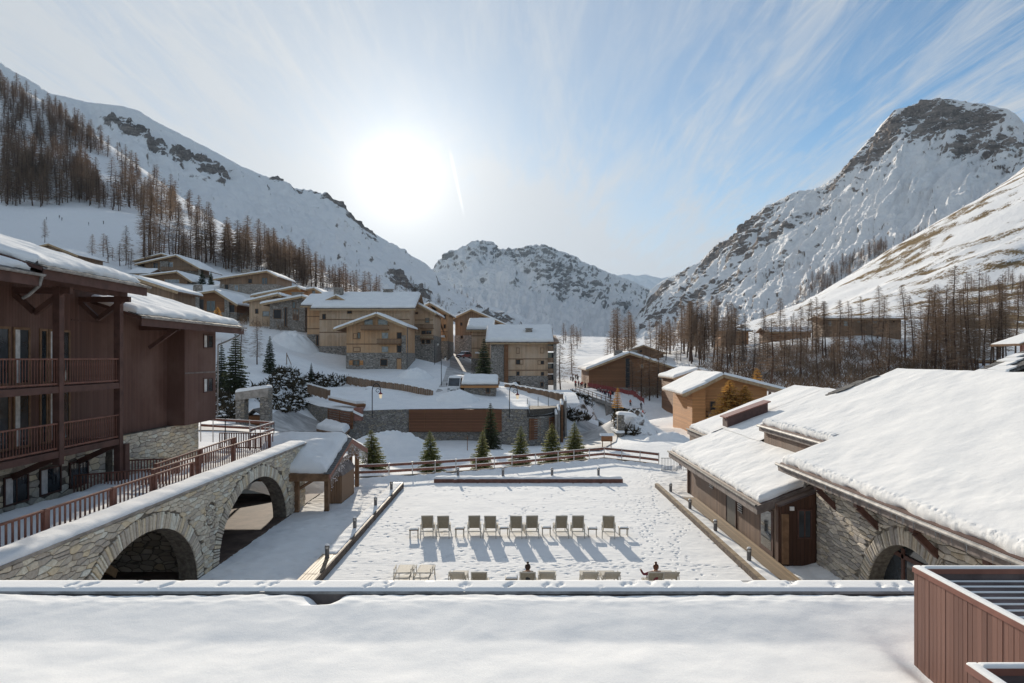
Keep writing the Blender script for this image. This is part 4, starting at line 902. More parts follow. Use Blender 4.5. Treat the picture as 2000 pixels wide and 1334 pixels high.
# ---------------------------------------------------------------- restaurant on the right: stone hall and timber pavilion under wide snow roofs
def restaurant():
    P = 0.384
    S = root('stone_hall', 'grey rubble stone hall with a wide snow-covered roof and an arched glass door', 'building', (17, 22, 0))
    x = 13.2; arches = [(22.9, 2.85, 2.8, 0.0)]
    mb = MB(); arch_wall(mb, arches, 10, 30.05, -.3, 4.35, x, x+.55, -1)
    w = wb(mb, 'wall', M['mortar'], S)
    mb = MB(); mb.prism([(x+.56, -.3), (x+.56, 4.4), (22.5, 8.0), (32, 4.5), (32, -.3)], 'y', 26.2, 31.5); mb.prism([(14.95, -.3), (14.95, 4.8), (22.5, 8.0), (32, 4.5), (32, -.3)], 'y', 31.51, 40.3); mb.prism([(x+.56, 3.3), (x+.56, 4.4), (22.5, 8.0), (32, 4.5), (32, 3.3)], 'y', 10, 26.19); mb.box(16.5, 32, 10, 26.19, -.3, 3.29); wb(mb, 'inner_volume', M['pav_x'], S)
    ring = .62; pol = stone_polys(15.0, 30.0, 0.0, 4.3, 0.52, 0.145, [('arch', 22.9, 2.85+ring, 2.8+ring, 0.0)], 41, .009)
    f3 = lambda s, t, d: (x-d, s, t)
    lay_stones(pol, f3, w, M['stone_grey'], 300)
    lay_stones([v for v in voussoirs(22.9, 2.85, 2.8, 0, ring, .12, 43) if max(p[1] for p in v[1]) < 4.3], f3, w, M['stone_grey'], 300, (.05, .09), 'arch_stone')
    mb = MB(); mb.box(x+.5, x+.6, 22.2, 22.45, 0, 2.9); mb.box(x+.5, x+.6, 19.9, 25.8, 2.05, 2.2); mb.box(x+.5, x+.6, 20.9, 21.05, 0, 2.5); mb.box(x+.5, x+.6, 24.2, 24.35, 0, 2.4); d = wb(mb, 'door_frame', M['beam'], S)
    mb = MB(); mb.box(x+.56, x+.57, 20.05, 25.75, 0, 2.8); wb(mb, 'pane', M['glass'], d)
    ex, ez = 12.2, 4.3
    def zz(X): return ez+(X-ex)*P
    for (X0, X1, Y0, Y1) in ((ex, 14.5, 10, 31.7), (14.5, 22.5, 10, 40.7)):
        mb = MB(); mb.prism([(X0, zz(X0)-.16), (X0, zz(X0)), (X1, zz(X1)), (X1, zz(X1)-.16)], 'y', Y0, Y1); wb(mb, 'roof', M['beam'], S)
    mb = MB(); mb.prism([(22.5, zz(22.5)), (33, 4.3), (33, 4.14), (22.5, zz(22.5)-.16)], 'y', 10, 40.7); wb(mb, 'roof', M['beam'], S)
    for X, Y0, Y1 in ((ex, 10, 31.75), (14.5, 31.75, 40.75)):
        mb = MB(); mb.box(X-.06, X+.0, Y0, Y1, zz(X)-.36, zz(X)-.03); wb(mb, 'fascia_board', M['fascia'], S)
        mb = MB(); mb.tube((X-.13, Y0, zz(X)-.05), (X-.13, Y1+.05, zz(X)-.05), .075, .075, 8); wb(mb, 'gutter', M['zinc'], S)
    mb = MB(); mb.bar((12.15, 31.73, zz(12.15)-.2), (14.5, 31.73, zz(14.5)-.2), .06, .3); wb(mb, 'barge_board', M['fascia'], S)
    mb = MB(); mb.bar((14.5, 40.73, zz(14.5)-.2), (22.5, 40.73, zz(22.5)-.2), .06, .3); wb(mb, 'barge_board', M['fascia'], S)
    mb = MB(); mb.box(14.62, 14.9, 31.8, 40.4, 3.2, zz(14.6)-.2); wb(mb, 'clerestory', M['pav'], S)
    kw = dict(lump=.30, scale=2.6, rag=.12, rnd=.35)
    snow('snow_cover', S, (ex+.08, 11, zz(ex+.08)+.02), (ex+.08, 31.66, zz(ex+.08)+.02), (14.5, 31.66, zz(14.5)+.02), (14.5, 11, zz(14.5)+.02), .25, 260, 34, seed=1.3, edges='Xy', rough_edge=(.5, .12), **kw)
    snow('snow_cover', S, (14.5, 11, zz(14.5)+.02), (14.5, 31.66, zz(14.5)+.02), (22.6, 31.66, zz(22.6)+.02), (22.6, 11, zz(22.6)+.02), .25, 70, 30, seed=2.3, edges='', **kw)
    snow('snow_cover', S, (14.58, 31.66, zz(14.58)+.02), (14.58, 40.65, zz(14.58)+.02), (22.6, 40.65, zz(22.6)+.02), (22.6, 31.66, zz(22.6)+.02), .25, 150, 50, seed=3.1, edges='Xy', rough_edge=(.5, .16), **kw)
    snow('snow_cover', S, (22.45, 11, zz(22.45)+.02), (22.45, 40.65, zz(22.45)+.02), (33, 40.65, 4.3), (33, 11, 4.3), .25, 40, 20, seed=4.3, edges='X', **kw)
    # icicles along the eave, one mesh: far too small to pick apart
    ic = MB(); rr = random.Random(9)
    for k in range(46):
        y = rr.uniform(15, 31.6); ic.tube((ex-.14, y, zz(ex)-.1), (ex-.14, y, zz(ex)-.1-rr.uniform(.08, .5 if y > 28 else .3)), .016, .002, 5)
    o = wb(ic, 'icicles', M['glass_l'], S); o['kind'] = 'stuff'
    for y in (28.3, 24.95, 21.4, 18.0, 15.0):
        mb = MB(); mb.box(12.35, x+.1, y-.12, y+.12, 3.72, 3.96); mb.box(12.2, x, y-.12, y+.12, 3.961, 4.2); b = wb(mb, 'bracket_beam', M['beam'], S)
        mb = MB(); mb.bar((12.5, y, 3.68), (x+.03, y, 2.95), .2, .2); wb(mb, 'brace', M['beam'], S)
    # slates breaking through the snow along the ridge
    sl = MB(); sl.box(-.3, .3, -.3, .3, 0, .05); me = sl.mesh('slate', M['slate']); org = ORG[S.name][0]
    for k in range(46):
        t = R.random(); X = 18.6+2.6*t; o = link('slate', me, S, Vector((X, 40.55+R.uniform(-.35, .1), zz(X)+.14+R.uniform(0, .16)))-org); o.rotation_euler = (R.uniform(-.05, .05), -math.atan(P), R.uniform(-.2, .2))

    T = root('timber_pavilion', 'low weathered timber pavilion with a broad snow roof beside the terrace', 'pavilion', (12.5, 39, 0)); px = 11.65
    e2, z2 = 10.9, 2.5
    def z_(X): return z2+(X-e2)*P
    mb = MB(); mb.prism([(px, -.3), (px, z_(px)-.16), (x+.5, z_(x+.5)-.16), (x+.5, -.3)], 'y', 30.3, 46.5); wb(mb, 'wall', M['pav'], T)
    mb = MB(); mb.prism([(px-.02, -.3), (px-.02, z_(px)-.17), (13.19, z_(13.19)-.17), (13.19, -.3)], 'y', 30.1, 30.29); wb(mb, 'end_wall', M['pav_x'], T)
    mb = MB(); mb.prism([(13.6, -.3), (13.6, z_(13.6)-.2), (21, z_(21)-.2), (21, -.3)], 'y', 46.5, 53.8); wb(mb, 'wall', M['pav'], T)
    # parts along the long wall
    mb = MB(); mb.box(px-.03, px-.005, 36.3, 37.9, .1, 2.25); d = wb(mb, 'door', M['black'], T)  # flat black sheet painting the shade inside the open doorway
    mb = MB(); mb.box(px-.05, px-.03, 36.2, 36.3, .1, 2.33); mb.box(px-.05, px-.03, 37.9, 38.0, .1, 2.33); mb.box(px-.05, px-.03, 36.3, 37.9, 2.25, 2.33); wb(mb, 'door_frame', M['beam'], T)
    mb = MB(); mb.box(px-.04, px-.02, 31.0, 32.7, .1, 2.2); d = wb(mb, 'door', M['beam'], T); mb = MB(); mb.box(px-.05, px-.041, 31.2, 32.5, .35, 2.1); wb(mb, 'pane', M['glass'], d); mb = MB(); mb.bar((px-.08, 31.3, 1.05), (px-.08, 31.55, 1.05), .03, .03); wb(mb, 'handle', M['zinc'], d)
    for a, b, c, e in ((35.25, 35.9, 1.1, 2.1), (40.5, 41.2, 1.35, 1.95)):
        mb = MB(); mb.box(px-.03, px-.01, a, b, c, e); v = wb(mb, 'vent', M['black'], T)
        n = int((e-c)/.12)
        for k in range(n): mb = MB(); mb.bar((px-.045, a, c+.07+k*.12), (px-.045, b, c+.07+k*.12), .05, .035); wb(mb, 'slat', M['curtain'], v)
    for y in (30.35, 46.3): mb = MB(); mb.box(px-.09, px-.021, y-.14, y+.14, -.2, z_(px)-.2); wb(mb, 'corner_post', M['pav_x'], T)
    mb = MB(); mb.bar((e2+.1, 43.6, 2.4), (px, 43.6, 1.7), .12, .14); wb(mb, 'brace', M['beam'], T)
    mb = MB(); mb.bar((px-.06, 39.6, 2.35), (px-.06, 44.0, 2.35), .1, .14); wb(mb, 'rail_beam', M['beam'], T)
    # end wall
    window(T, 12.35, 13.0, 0, 0, 1.2, 2.5, 'y', (30.1, -1), M['beam'], M['glass'], True)
    mb = MB(); mb.box(12.02, 12.2, 30.03, 30.1, 2.45, 2.62); wb(mb, 'wall_lamp', M['whitep'], T)
    mb = MB(); mb.box(11.66, 11.95, 30.0, 30.1, .1, 2.3); wb(mb, 'end_post', M['timber'], T)
    for X0, X1, Y0, Y1 in ((e2, 14.6, 30.9, 48.8), (13.6, 22.0, 48.81, 54.3), (14.6, 22, 40.9, 48.79)):
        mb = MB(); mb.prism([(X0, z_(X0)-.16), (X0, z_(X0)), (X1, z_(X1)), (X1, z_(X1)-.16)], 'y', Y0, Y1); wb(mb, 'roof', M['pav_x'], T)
    for X, Y0, Y1 in ((e2, 30.85, 48.85), (13.6, 48.86, 54.35)):
        mb = MB(); mb.box(X-.05, X, Y0, Y1, z_(X)-.42, z_(X)-.03); wb(mb, 'fascia_board', M['fascia'], T)
        mb = MB(); mb.tube((X-.1, Y0, z_(X)-.02), (X-.1, Y1+.05, z_(X)-.02), .06, .06, 8); wb(mb, 'gutter', M['slate'], T)
    mb = MB(); mb.bar((e2-.05, 30.87, z2-.22), (14.55, 30.87, z_(14.55)-.22), .05, .38); wb(mb, 'barge_board', M['fascia'], T)
    snow('snow_cover', T, (e2+.1, 31.05, z_(e2)+.03), (e2+.1, 48.7, z_(e2)+.03), (14.7, 48.7, z_(14.6)+.02), (14.7, 31.05, z_(14.6)+.02), .26, 230, 40, seed=5.1, edges='xXy', rough_edge=(.5, .12), lump=.30, scale=2.2, rag=.14, rnd=.5)
    snow('snow_cover', T, (14.6, 40.9, z_(14.6)+.02), (14.6, 48.7, z_(14.6)+.02), (22, 48.7, z_(22)+.02), (22, 40.9, z_(22)+.02), .26, 60, 30, seed=6.1, edges='', lump=.30, scale=2.2, rag=.14, rnd=.5)
    snow('snow_cover', T, (13.68, 48.25, z_(13.68)+.03), (13.68, 54.2, z_(13.68)+.03), (22, 54.2, z_(22)+.03), (22, 48.25, z_(22)+.03), .26, 80, 40, seed=7.1, edges='Xy', rough_edge=(.5, .12), lump=.30, scale=2.2, rag=.14, rnd=.5)
    # long low roof lantern clad in rust-red sheet
    C = root('roof_lantern', 'long low roof vent box with a flat rust-red metal lid standing in roof snow', 'roof vent', (16, 48, z_(16)+.2))
    a = Vector((14.75, 49.2, z_(14.75))); b = Vector((17.6, 48.1, z_(17.6)))
    mb = MB(); mb.prism([(a.x, a.z-.1), (b.x, b.z-.1), (b.x, b.z+.95), (a.x, a.z+.95)], 'y', 47.9, 49.0); wb(mb, 'body', M['copper'], C)
    mb = MB(); mb.prism([(a.x-.15, a.z+.951), (b.x+.15, b.z+.99), (b.x+.15, b.z+1.07), (a.x-.15, a.z+1.03)], 'y', 47.75, 49.15); wb(mb, 'lid', M['redbox'], C)
    # roof outlet pipe where the two roofs meet
    mb = MB(); mb.path([(13.05, 30.95, 3.2), (13.05, 30.95, 4.0), (13.15, 31.1, 4.12)], .07, 10); o = mb.build('vent_pipe', M['zinc']); tag(o, 'short bent grey metal vent pipe in the corner between the two roofs', 'vent pipe')

    # slate roof of the wing behind
    Q = root('rear_wing', 'slate-roofed wing with thin snow behind the big snow roof at the picture edge', 'building', (38, 48, 0))
    p0 = at(1880, 748, 47); 
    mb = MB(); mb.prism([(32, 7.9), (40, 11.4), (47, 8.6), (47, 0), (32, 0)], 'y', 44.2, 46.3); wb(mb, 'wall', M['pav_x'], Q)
    mb = MB(); mb.prism([(30.3, 7.77), (40, 11.86), (40, 11.74), (30.3, 7.62)], 'y', 43.6, 46.6); wb(mb, 'roof', M['slate'], Q)
    sl = MB(); sl.box(-.45, .45, -.5, .5, 0, .06); me = sl.mesh('slate', M['slate']); org = ORG[Q.name][0]
    sm = MB(); sm.box(-.42, .36, -.46, .46, .06, .15); ms = sm.mesh('slate_snow', M['snow'])
    for i in range(15):
        for j in range(3):
            X = 30.5+i*.64; z = 7.6+(X-29.9)*.422+.03; c = Vector((X, 44.1+j*1.02+R.uniform(-.2, .2), z))-org
            o = link('slate', me, Q, c); e = (R.uniform(-.04, .04), -math.atan(.422)+R.uniform(.03, .10), R.uniform(-.08, .08)); o.rotation_euler = e
            if R.random() < .8: s = link('slate_snow', ms, Q, c); s.rotation_euler = e
    # post-and-roof porch at the right edge
    G = root('porch', 'small timber porch roof on two square posts above the snowy roofs', 'porch', W(1992, 708, 75))
    g0 = at(1972, 676, 75); mb = MB(); mb.prism([(g0.x, g0.z), (g0.x+5, g0.z+1.6), (g0.x+5, g0.z+1.9), (g0.x-.05, g0.z+.22)], 'y', 73.5, 78); wb(mb, 'roof', M['timber'], G)
    for du in (.6, 2.0): mb = MB(); mb.box(g0.x+du, g0.x+du+.3, 74, 74.3, g0.z-3.4, g0.z+.3); wb(mb, 'post', M['redbox'], G)
    snow('snow_cover', G, (g0.x, 73.5, g0.z+.23), (g0.x, 78, g0.z+.23), (g0.x+5, 78, g0.z+1.9), (g0.x+5, 73.5, g0.z+1.9), .07, 20, 16, seed=3, edges='xXy')
restaurant()

# ---------------------------------------------------------------- flat roof below the camera with parapet, and two plank screens
def annex():
    A = root('flat_roof_annex', 'flat annex roof deep in untouched snow with a metal-capped parapet', 'roof', (0, 6, 5.9))
    mb = MB(); mb.box(-16, 14, -2, 9.1, 1.0, 5.85); wb(mb, 'wall', M['concrete'], A)
    mb = MB(); mb.box(-16, 14, 8.74, 9.1, 5.86, 6.18); wb(mb, 'parapet', M['fascia'], A)
    mb = MB(); mb.box(-16, 14, 8.70, 9.14, 6.181, 6.212); wb(mb, 'coping', M['zinc'], A)
    nx, ny = 900, 9; xs = np.linspace(-9, 8, nx); ys = np.linspace(8.72, 9.12, ny); X, Y = np.meshgrid(xs, ys)
    e = np.minimum(Y-8.72, 9.12-Y); h = 0.028*np.clip(e/.05, 0, 1)**.5; 
    n = fbm(X*3.3, Y*7, 4); k = fbm(X*1.1+7, Y*0+3, 3); h = h*np.clip((n+.62-.3*(k > .35))*6, 0, 1)
    rr = random.Random(4)
    for c in range(44):
        cx = rr.uniform(-8.5, 8); cy = rr.uniform(8.8, 9.0)
        for q in range(2):
            r2 = ((X-cx-q*.05)/.035)**2+((Y-cy-q*.08)/.05)**2; h = h*(1-np.exp(-r2**2))
    me = grid_mesh('coping_snow', np.stack([X, Y-6, 6.211+h-5.9], -1), M['snow']); link('coping_snow', me, A)
    nx, ny = 420, 170; xs = np.linspace(-9, 9.5, nx); ys = np.concatenate([np.linspace(0.2, 8.2, ny-22), np.linspace(8.2, 8.695, 23)[1:]]); X, Y = np.meshgrid(xs, ys)
    z = 6.10+.022*(8.5-Y)+.04*fbm(X*.35, Y*.35, 3)+.018*fbm(X*1.3, Y*1.3, 4)+.10*np.clip((Y-7.4)/1.0, 0, 1)-.035*np.clip((Y-8.6)/.095, 0, 1)**2  # surface tipped slightly towards the sun so the snow takes more light
    z -= .10*np.clip((Y-8.3)/.3, 0, 1)*np.exp(-((X+2.42)/.16)**2)*2.2                       # notch in the snow rim
    z -= .05*np.exp(-((X-4.02)/.16)**2-((Y-6.5)/.8)**2)*2.5                                  # wind scoop by the screen
    z += .012*fbm(X*6, Y*6, 2)*np.clip((Y-8.2)*3, 0, 1)
    me = grid_mesh('snow_cover', np.stack([X, Y-6, z-5.9], -1), M['snow_near']); link('snow_cover', me, A)
    # wooden screens
    def screen(lab, x0, x1, y0, y1, zb, zt, slats):
        C = root('plank_screen', lab, 'screen', (x0, y1, zb), 'plank screens standing on the flat roof'); org = ORG[C.name][0]
        mb = MB(); mb.box(x0+.025, x0+.05, y0, y1-.03, zb, zt-.05); mb.box(x0+.03, x1, y1-.05, y1-.028, zb, zt-.05); wb(mb, 'backing', M['slat_d'], C)
        n = int((y1-y0)/.064); pm = MB(); pm.box(0, .024, -.0295, .0295, zb-org.z, zt-.05-org.z); me = pm.mesh('plank', M['plank'])
        for k in range(n): link('plank', me, C, Vector((x0+R.uniform(-.002, .002), y1-.032-k*.064, 0))-Vector((org.x, org.y, 0)))
        n = int((x1-x0)/.064); pm = MB(); pm.box(-.0295, .0295, -.024, 0, zb-org.z, zt-.05-org.z); me = pm.mesh('plank', M['plank'])
        for k in range(n): link('plank', me, C, Vector((x0+.06+k*.064, y1, 0))-Vector((org.x, org.y, 0)))
        mb = MB(); mb.box(x0-.012, x0+.075, y0, y1+.012, zt-.05, zt); mb.box(x0+.076, x1, y1-.07, y1+.012, zt-.05, zt); cp = wb(mb, 'cap_rail', M['redbox'], C)
        P = snow_mesh((x0-.008, y0, zt), (x0-.008, y1+.008, zt), (x0+.07, y1+.008, zt), (x0+.07, y0, zt), .022, 60, 6, seed=1, rnd=.03, rag=.004); me = grid_mesh('cap_snow', P-np.array(org), M['snow']); link('cap_snow', me, C)
        P = snow_mesh((x0+.07, y1-.066, zt), (x1, y1-.066, zt), (x1, y1+.008, zt), (x0+.07, y1+.008, zt), .022, 60, 6, seed=2, rnd=.03, rag=.004); me = grid_mesh('cap_snow', P-np.array(org), M['snow']); link('cap_snow', me, C)
        for o in C.children:
            if o.name.startswith('cap_snow') and o.data.polygons[100].normal.z < 0: o.data.flip_normals()
        y = y1-.12; k = 0
        sm = MB(); sm.box(x0+.08-org.x, x1-org.x, -.055, .055, -.02, .02); me = sm.mesh('slat', M['slat_d']); sm = MB(); sm.box(x0+.08-org.x, x1-org.x, .035, .055, .02, .028); ms = sm.mesh('slat_snow', M['snow'])
        zr = zt-.16
        while y > y0:
            o = link('slat', me, C, Vector((0, y-org.y, zr-org.z))); o.rotation_euler = (.5, 0, 0); q = link('slat_snow', ms, C, Vector((0, y-org.y, zr-org.z))); q.rotation_euler = (.5, 0, 0); y -= .16
    screen('tall reddish plank screen box with a slatted top beside the roof snow', 4.07, 6.4, 3.2, 7.0, 6.0, 7.05, True)
    screen('lower plank screen box in the bottom picture corner, mostly cut off', 3.30, 6.0, 2.0, 5.0, 6.0, 6.95, True)
annex()
# ---------------------------------------------------------------- snow terrace
FENCE_UV = [(690, 936), (760, 933), (850, 927), (930, 921), (1000, 915), (1090, 906), (1180, 897), (1250, 905), (1325, 915)]
FENCE = []
for _u, _v in FENCE_UV: _D = CAM_H*FOC/(_v-VPY); FENCE.append(Vector(((_u-VPX)/FOC*_D, _D, 0)))
def terrace():
    xs = np.concatenate([np.arange(-13.2, -9, .14), np.arange(-9, 10.6, .062), np.arange(10.6, 13.3, .14)]); ys = np.concatenate([np.arange(24, 49, .075), np.arange(49, 64, .16)])
    X, Y = np.meshgrid(xs, ys)
    fx = np.array([p.x for p in FENCE]); fy = np.array([p.y for p in FENCE])
    Yf = np.interp(X, fx, fy)
    Z = .025*fbm(X*.5, Y*.5, 4)+.010*fbm(X*2.6, Y*2.6, 3)
    Z += .012*np.clip(fbm(X*.35+2, Y*7.0, 2), 0, 1)*((X > -8) & (X < 9.8) & (Y < 44))                     # faint boards under the snow
    Z -= 2.4*np.clip((Y-Yf-.5)/1.4, 0, 1)**1.5
    Z += .22*np.exp(-((Y-Yf+1.0)/.7)**2)*(1+fbm(X*.9, Y*.9, 3))                                           # ploughed ridge below the fence
    Z += .10*np.clip(fbm(X*1.5+5, Y*1.5, 4)+.1, 0, 1)*((X < -8.6) | (X > 10.2))
    Z += .16*np.clip((X-12.6)/.6, 0, 1)
    inside = (X > -8.0) & (X < 9.75) & (Y < 49.8) & (Y > 24)
    # foot and ski tracks, pressed in one print at a time
    rr = random.Random(12); dx = .062; walks = []
    def walk(x, y, a, n, st=.62, wob=.12, r=(.13, .042), dep=.05):
        for k in range(n):
            a += rr.gauss(0, wob); x += math.sin(a)*st*rr.uniform(.8, 1.2); y += math.cos(a)*st*rr.uniform(.8, 1.2); sd = .10*(1 if k % 2 else -1)
            walks.append((x+sd*math.cos(a), y-sd*math.sin(a), a, r[0]*rr.uniform(.8, 1.2), r[1]*rr.uniform(.8, 1.2), dep*rr.uniform(.6, 1.3)))
    for k in range(30): walk(rr.uniform(-8, 9.5), rr.uniform(26, 31.5), rr.choice((1, -1))*rr.uniform(1.0, 1.9), rr.randint(12, 40))
    for k in range(15): walk(rr.uniform(5.0, 9.3), rr.uniform(28, 46), rr.uniform(-.5, .5)+rr.choice((0, math.pi)), rr.randint(12, 34))
    for k in range(7): walk(rr.uniform(-7.5, 9), rr.uniform(36.5, 38.5), rr.choice((1.4, -1.5)), rr.randint(10, 26))
    for k in range(5): walk(rr.uniform(-7.8, -3), rr.uniform(29, 37), rr.uniform(.5, 1.2), rr.randint(8, 20))
    for k in range(4): walk(rr.uniform(-4, 4), rr.uniform(38, 46), rr.uniform(-1.5, 1.5), rr.randint(8, 18))
    walk(-2.0, 38.6, 1.1, 22); walk(8.5, 45, -1.2, 20)
    for k in range(40): walk(rr.uniform(-9.2, -8.9)-rr.random()*.9, rr.uniform(25, 47), rr.uniform(-.3, .3)+rr.choice((0, math.pi)), rr.randint(6, 18))
    for k in range(14): walk(rr.uniform(6, 12), rr.uniform(47, 52), rr.uniform(-2, 2), rr.randint(8, 20))
    for k in range(10): walk(rr.uniform(-12, -8.5), rr.uniform(42, 49), rr.uniform(-2, 2), rr.randint(8, 16))
    for k in range(16): walk(rr.uniform(-8, 8), rr.uniform(48, 51), rr.choice((1.5, -1.5)), rr.randint(8, 20))
    for (x, y, a, L, w, d) in walks:
        i0, i1 = np.searchsorted(xs, (x-.45, x+.45)); j0, j1 = np.searchsorted(ys, (y-.45, y+.45))
        if i1 <= i0 or j1 <= j0: continue
        lx = X[j0:j1, i0:i1]-x; ly = Y[j0:j1, i0:i1]-y; p = lx*math.sin(a)+ly*math.cos(a); q = lx*math.cos(a)-ly*math.sin(a)
        e = (p/L)**2+(q/w)**2
        Z[j0:j1, i0:i1] += -d*np.exp(-e**2)+.18*d*np.exp(-(np.sqrt(e)-1.5)**2*5)
    me = grid_mesh('terrace_snow', np.stack([X, Y, Z], -1), M['snow']); o = link('terrace_snow', me); o['kind'] = 'structure'
    mb = MB(); mb.quad((-30, -5, -.06), (30, -5, -.06), (30, 24.02, -.06), (-30, 24.02, -.06)); o = mb.build('forecourt', M['snow']); o['kind'] = 'structure'

    # board edging on the two long sides: left a low bench of planks, right a kerb with a tan deck behind it
    L = root('plank_bench', 'low weathered plank bench edging the shaded side of the snow terrace', 'bench', (-8.4, 38, 0))
    mb = MB(); mb.box(-8.10, -8.02, 25, 48.3, -.1, .34); wb(mb, 'edge_board', M['kerbwood'], L)
    pm = MB(); pm.box(-.06, .06, -1.45, 1.45, .26, .32); me = pm.mesh('plank', M['deck']); org = ORG[L.name][0]
    for j in range(8):
        for k in range(5):
            link('plank', me, L, Vector((-8.18-k*.135, 26.5+j*2.95, R.uniform(-.004, .004)))-Vector((org.x, org.y, 0)))
    mb = MB(); mb.box(-8.78, -8.72, 25, 48.3, -.1, .27); wb(mb, 'edge_board', M['kerbwood'], L)
    for a, b in ((30.8, 48.2),):
        snow('snow_cover', L, (-8.14, a, .315), (-8.14, b, .315), (-8.86, b, .315), (-8.86, a, .315), .07, 140, 8, seed=3, edges='xXyY', lump=1.3, scale=.9, rag=.12, rnd=.25)
    K = root('board_kerb', 'straight timber kerb along the sunny side of the snow terrace', 'kerb', (9.85, 38, 0))
    mb = MB(); mb.box(9.76, 9.82, 25, 48.4, -.1, .22); wb(mb, 'edge_board', M['kerbwood'], K)
    pm = MB(); pm.box(-.055, .055, -1.45, 1.45, .18, .235); me = pm.mesh('plank', M['deck']); org = ORG[K.name][0]
    for j in range(8):
        for k in range(2): link('plank', me, K, Vector((9.885+k*.12, 26.5+j*2.95, R.uniform(-.004, .004)))-Vector((org.x, org.y, 0)))
    D = root('boardwalk', 'tan boardwalk along the timber pavilion wall, swept clear of snow', 'deck', (11, 37, 0))
    pm = MB(); pm.box(-.46, .46, -.062, .062, .02, .13); me = pm.mesh('plank', M['decking']); org = ORG[D.name][0]
    n = 0
    y = 26.5
    while y < 44.3: link('plank', me, D, Vector((11.12, y, R.uniform(-.003, .003)))-Vector((org.x, org.y, 0))); y += .135
    # strip of snow with the lamps between kerb and boardwalk
    P = snow_mesh((10.05, 25, .16), (10.05, 48.4, .16), (10.72, 48.4, .12), (10.72, 25, .12), .06, 200, 12, seed=2.2, edges='Y', lump=.9, scale=.8, rag=.12, rnd=.2); me = grid_mesh('kerb_snow', P, M['snow'])
    if me.polygons[50].normal.z < 0: me.flip_normals()
    o = link('kerb_snow', me); o['kind'] = 'structure'
    F = root('low_timber_wall', 'low straight timber wall with a snow cap closing the far end of the terrace', 'wall', (1, 50, 0))
    mb = MB(); mb.box(-6.1, 7.75, 50.0, 50.35, -.1, .28); wb(mb, 'edge_board', M['rail'], F)
    snow('snow_cover', F, (-6.1, 50.0, .27), (7.75, 50.0, .27), (7.75, 50.9, .27), (-6.1, 50.9, .27), .14, 120, 10, seed=7, edges='xXyY', lump=.6, scale=.8, rag=.05, rnd=.2)

    # bollard lamps
    B = empty('bollard_lamp'); mb = MB(); mb.lathe((0, 0, 0), [(.11, 0), (.105, .04), (.095, .05), (.095, .42)], 14); lb(mb, 'tube', M['steel'], B)
    mb = MB(); mb.lathe((0, 0, 0), [(.075, .42), (.075, .53)], 12); lb(mb, 'lens', M['opal'], B)
    mb = MB(); mb.lathe((0, 0, 0), [(.10, .53), (.10, .555), (.07, .575)], 14); lb(mb, 'cap', M['steel'], B)
    mb = MB(); mb.box(-.098, -.072, -.03, .03, .42, .53); mb.box(.072, .098, -.03, .03, .42, .53); lb(mb, 'bracket', M['steel'], B)
    mb = MB(); mb.lathe((0, 0, 0), [(.095, .574), (.08, .61), (.03, .63)], 12); mb.smooth = True; lb(mb, 'snow_cap', M['snow'], B)
    ords = ('nearest', 'second nearest', 'third', 'farthest'); first = True
    spots = []
    for i, y in enumerate((30.25, 35.4, 40.6, 45.7)):
        spots.append((-8.42, y, .30, '%s steel bollard lamp on the plank bench side, counted from the camera' % ords[i], 'bollard lamps on the plank bench'))
        spots.append((10.28, y, .17, '%s steel bollard lamp on the boardwalk side, counted from the camera' % ords[i], 'bollard lamps along the boardwalk'))
    for i, x in enumerate((-4.4, -1.05, 2.6, 6.05)):
        spots.append((x, 50.75, .40, '%s steel bollard lamp from the shelter behind the low timber wall' % ('first', 'second', 'third', 'fourth')[i], 'bollard lamps behind the low timber wall'))
    for x, y, z, lab, g in spots:
        b = B if first else copy_tree(B); first = False; b.location = (x, y, z); b.rotation_euler.z = R.uniform(-.3, .3); tag(b, lab, 'lamp', g)

    # board fence round the far side
    Fn = root('board_fence', 'two-board brown fence on pale steel posts curving round the far terrace edge', 'fence', (0, 56, 0)); org = ORG[Fn.name][0]
    pts = []
    for a, b in zip(FENCE, FENCE[1:]):
        n = max(1, round((b-a).length/1.9))
        for k in range(n): pts.append(a.lerp(b, k/n))
    pts.append(FENCE[-1]); pts = pts[:-1]
    for a, b in zip(pts, pts[1:]):
        for z, hh in ((.98, .20), (.50, .20)):
            mb = MB(); mb.bar(a+Vector((0, -.04, z)), b+Vector((0, -.04, z)), .045, hh); bd = wb(mb, 'board', M['rail'], Fn)
            mb = MB(); mb.bar(a+Vector((0, -.04, z+hh/2+.012)), b+Vector((0, -.04, z+hh/2+.012)), .05, .03); wb(mb, 'snow_line', M['snow'], bd)
    for p in pts:
        mb = MB(); mb.box(p.x-.035, p.x+.035, p.y+.0, p.y+.05, -.6, 1.12); mb.box(p.x-.035, p.x+.035, p.y-.09, p.y-.065, .35, 1.12); wb(mb, 'post', M['post_w'], Fn)
    for a, b in zip(pts, pts[1:]):
        mb = MB(); mb.bar(a+Vector((0, .12, -.35)), b+Vector((0, .12, -.35)), .25, 1.0); wb(mb, 'footing', M['mortar'], Fn)
    # iron gate leaf and red extinguisher post where the fence meets the pavilion
    G = root('iron_gate', 'short black iron bar gate beside the pavilion corner', 'gate', (12.2, 55, 0)); org = ORG[G.name][0]
    mb = MB(); mb.box(11.6, 13.9, 54.98, 55.02, 1.06, 1.1); mb.box(11.6, 13.9, 54.98, 55.02, .1, .14); wb(mb, 'frame', M['black'], G)
    pm = MB(); pm.box(-.012, .012, -.012, .012, .1, 1.1); me = pm.mesh('bar', M['black'])
    for k in range(20): link('bar', me, G, Vector((11.62+k*.12, 55, 0))-Vector((org.x, org.y, 0)))
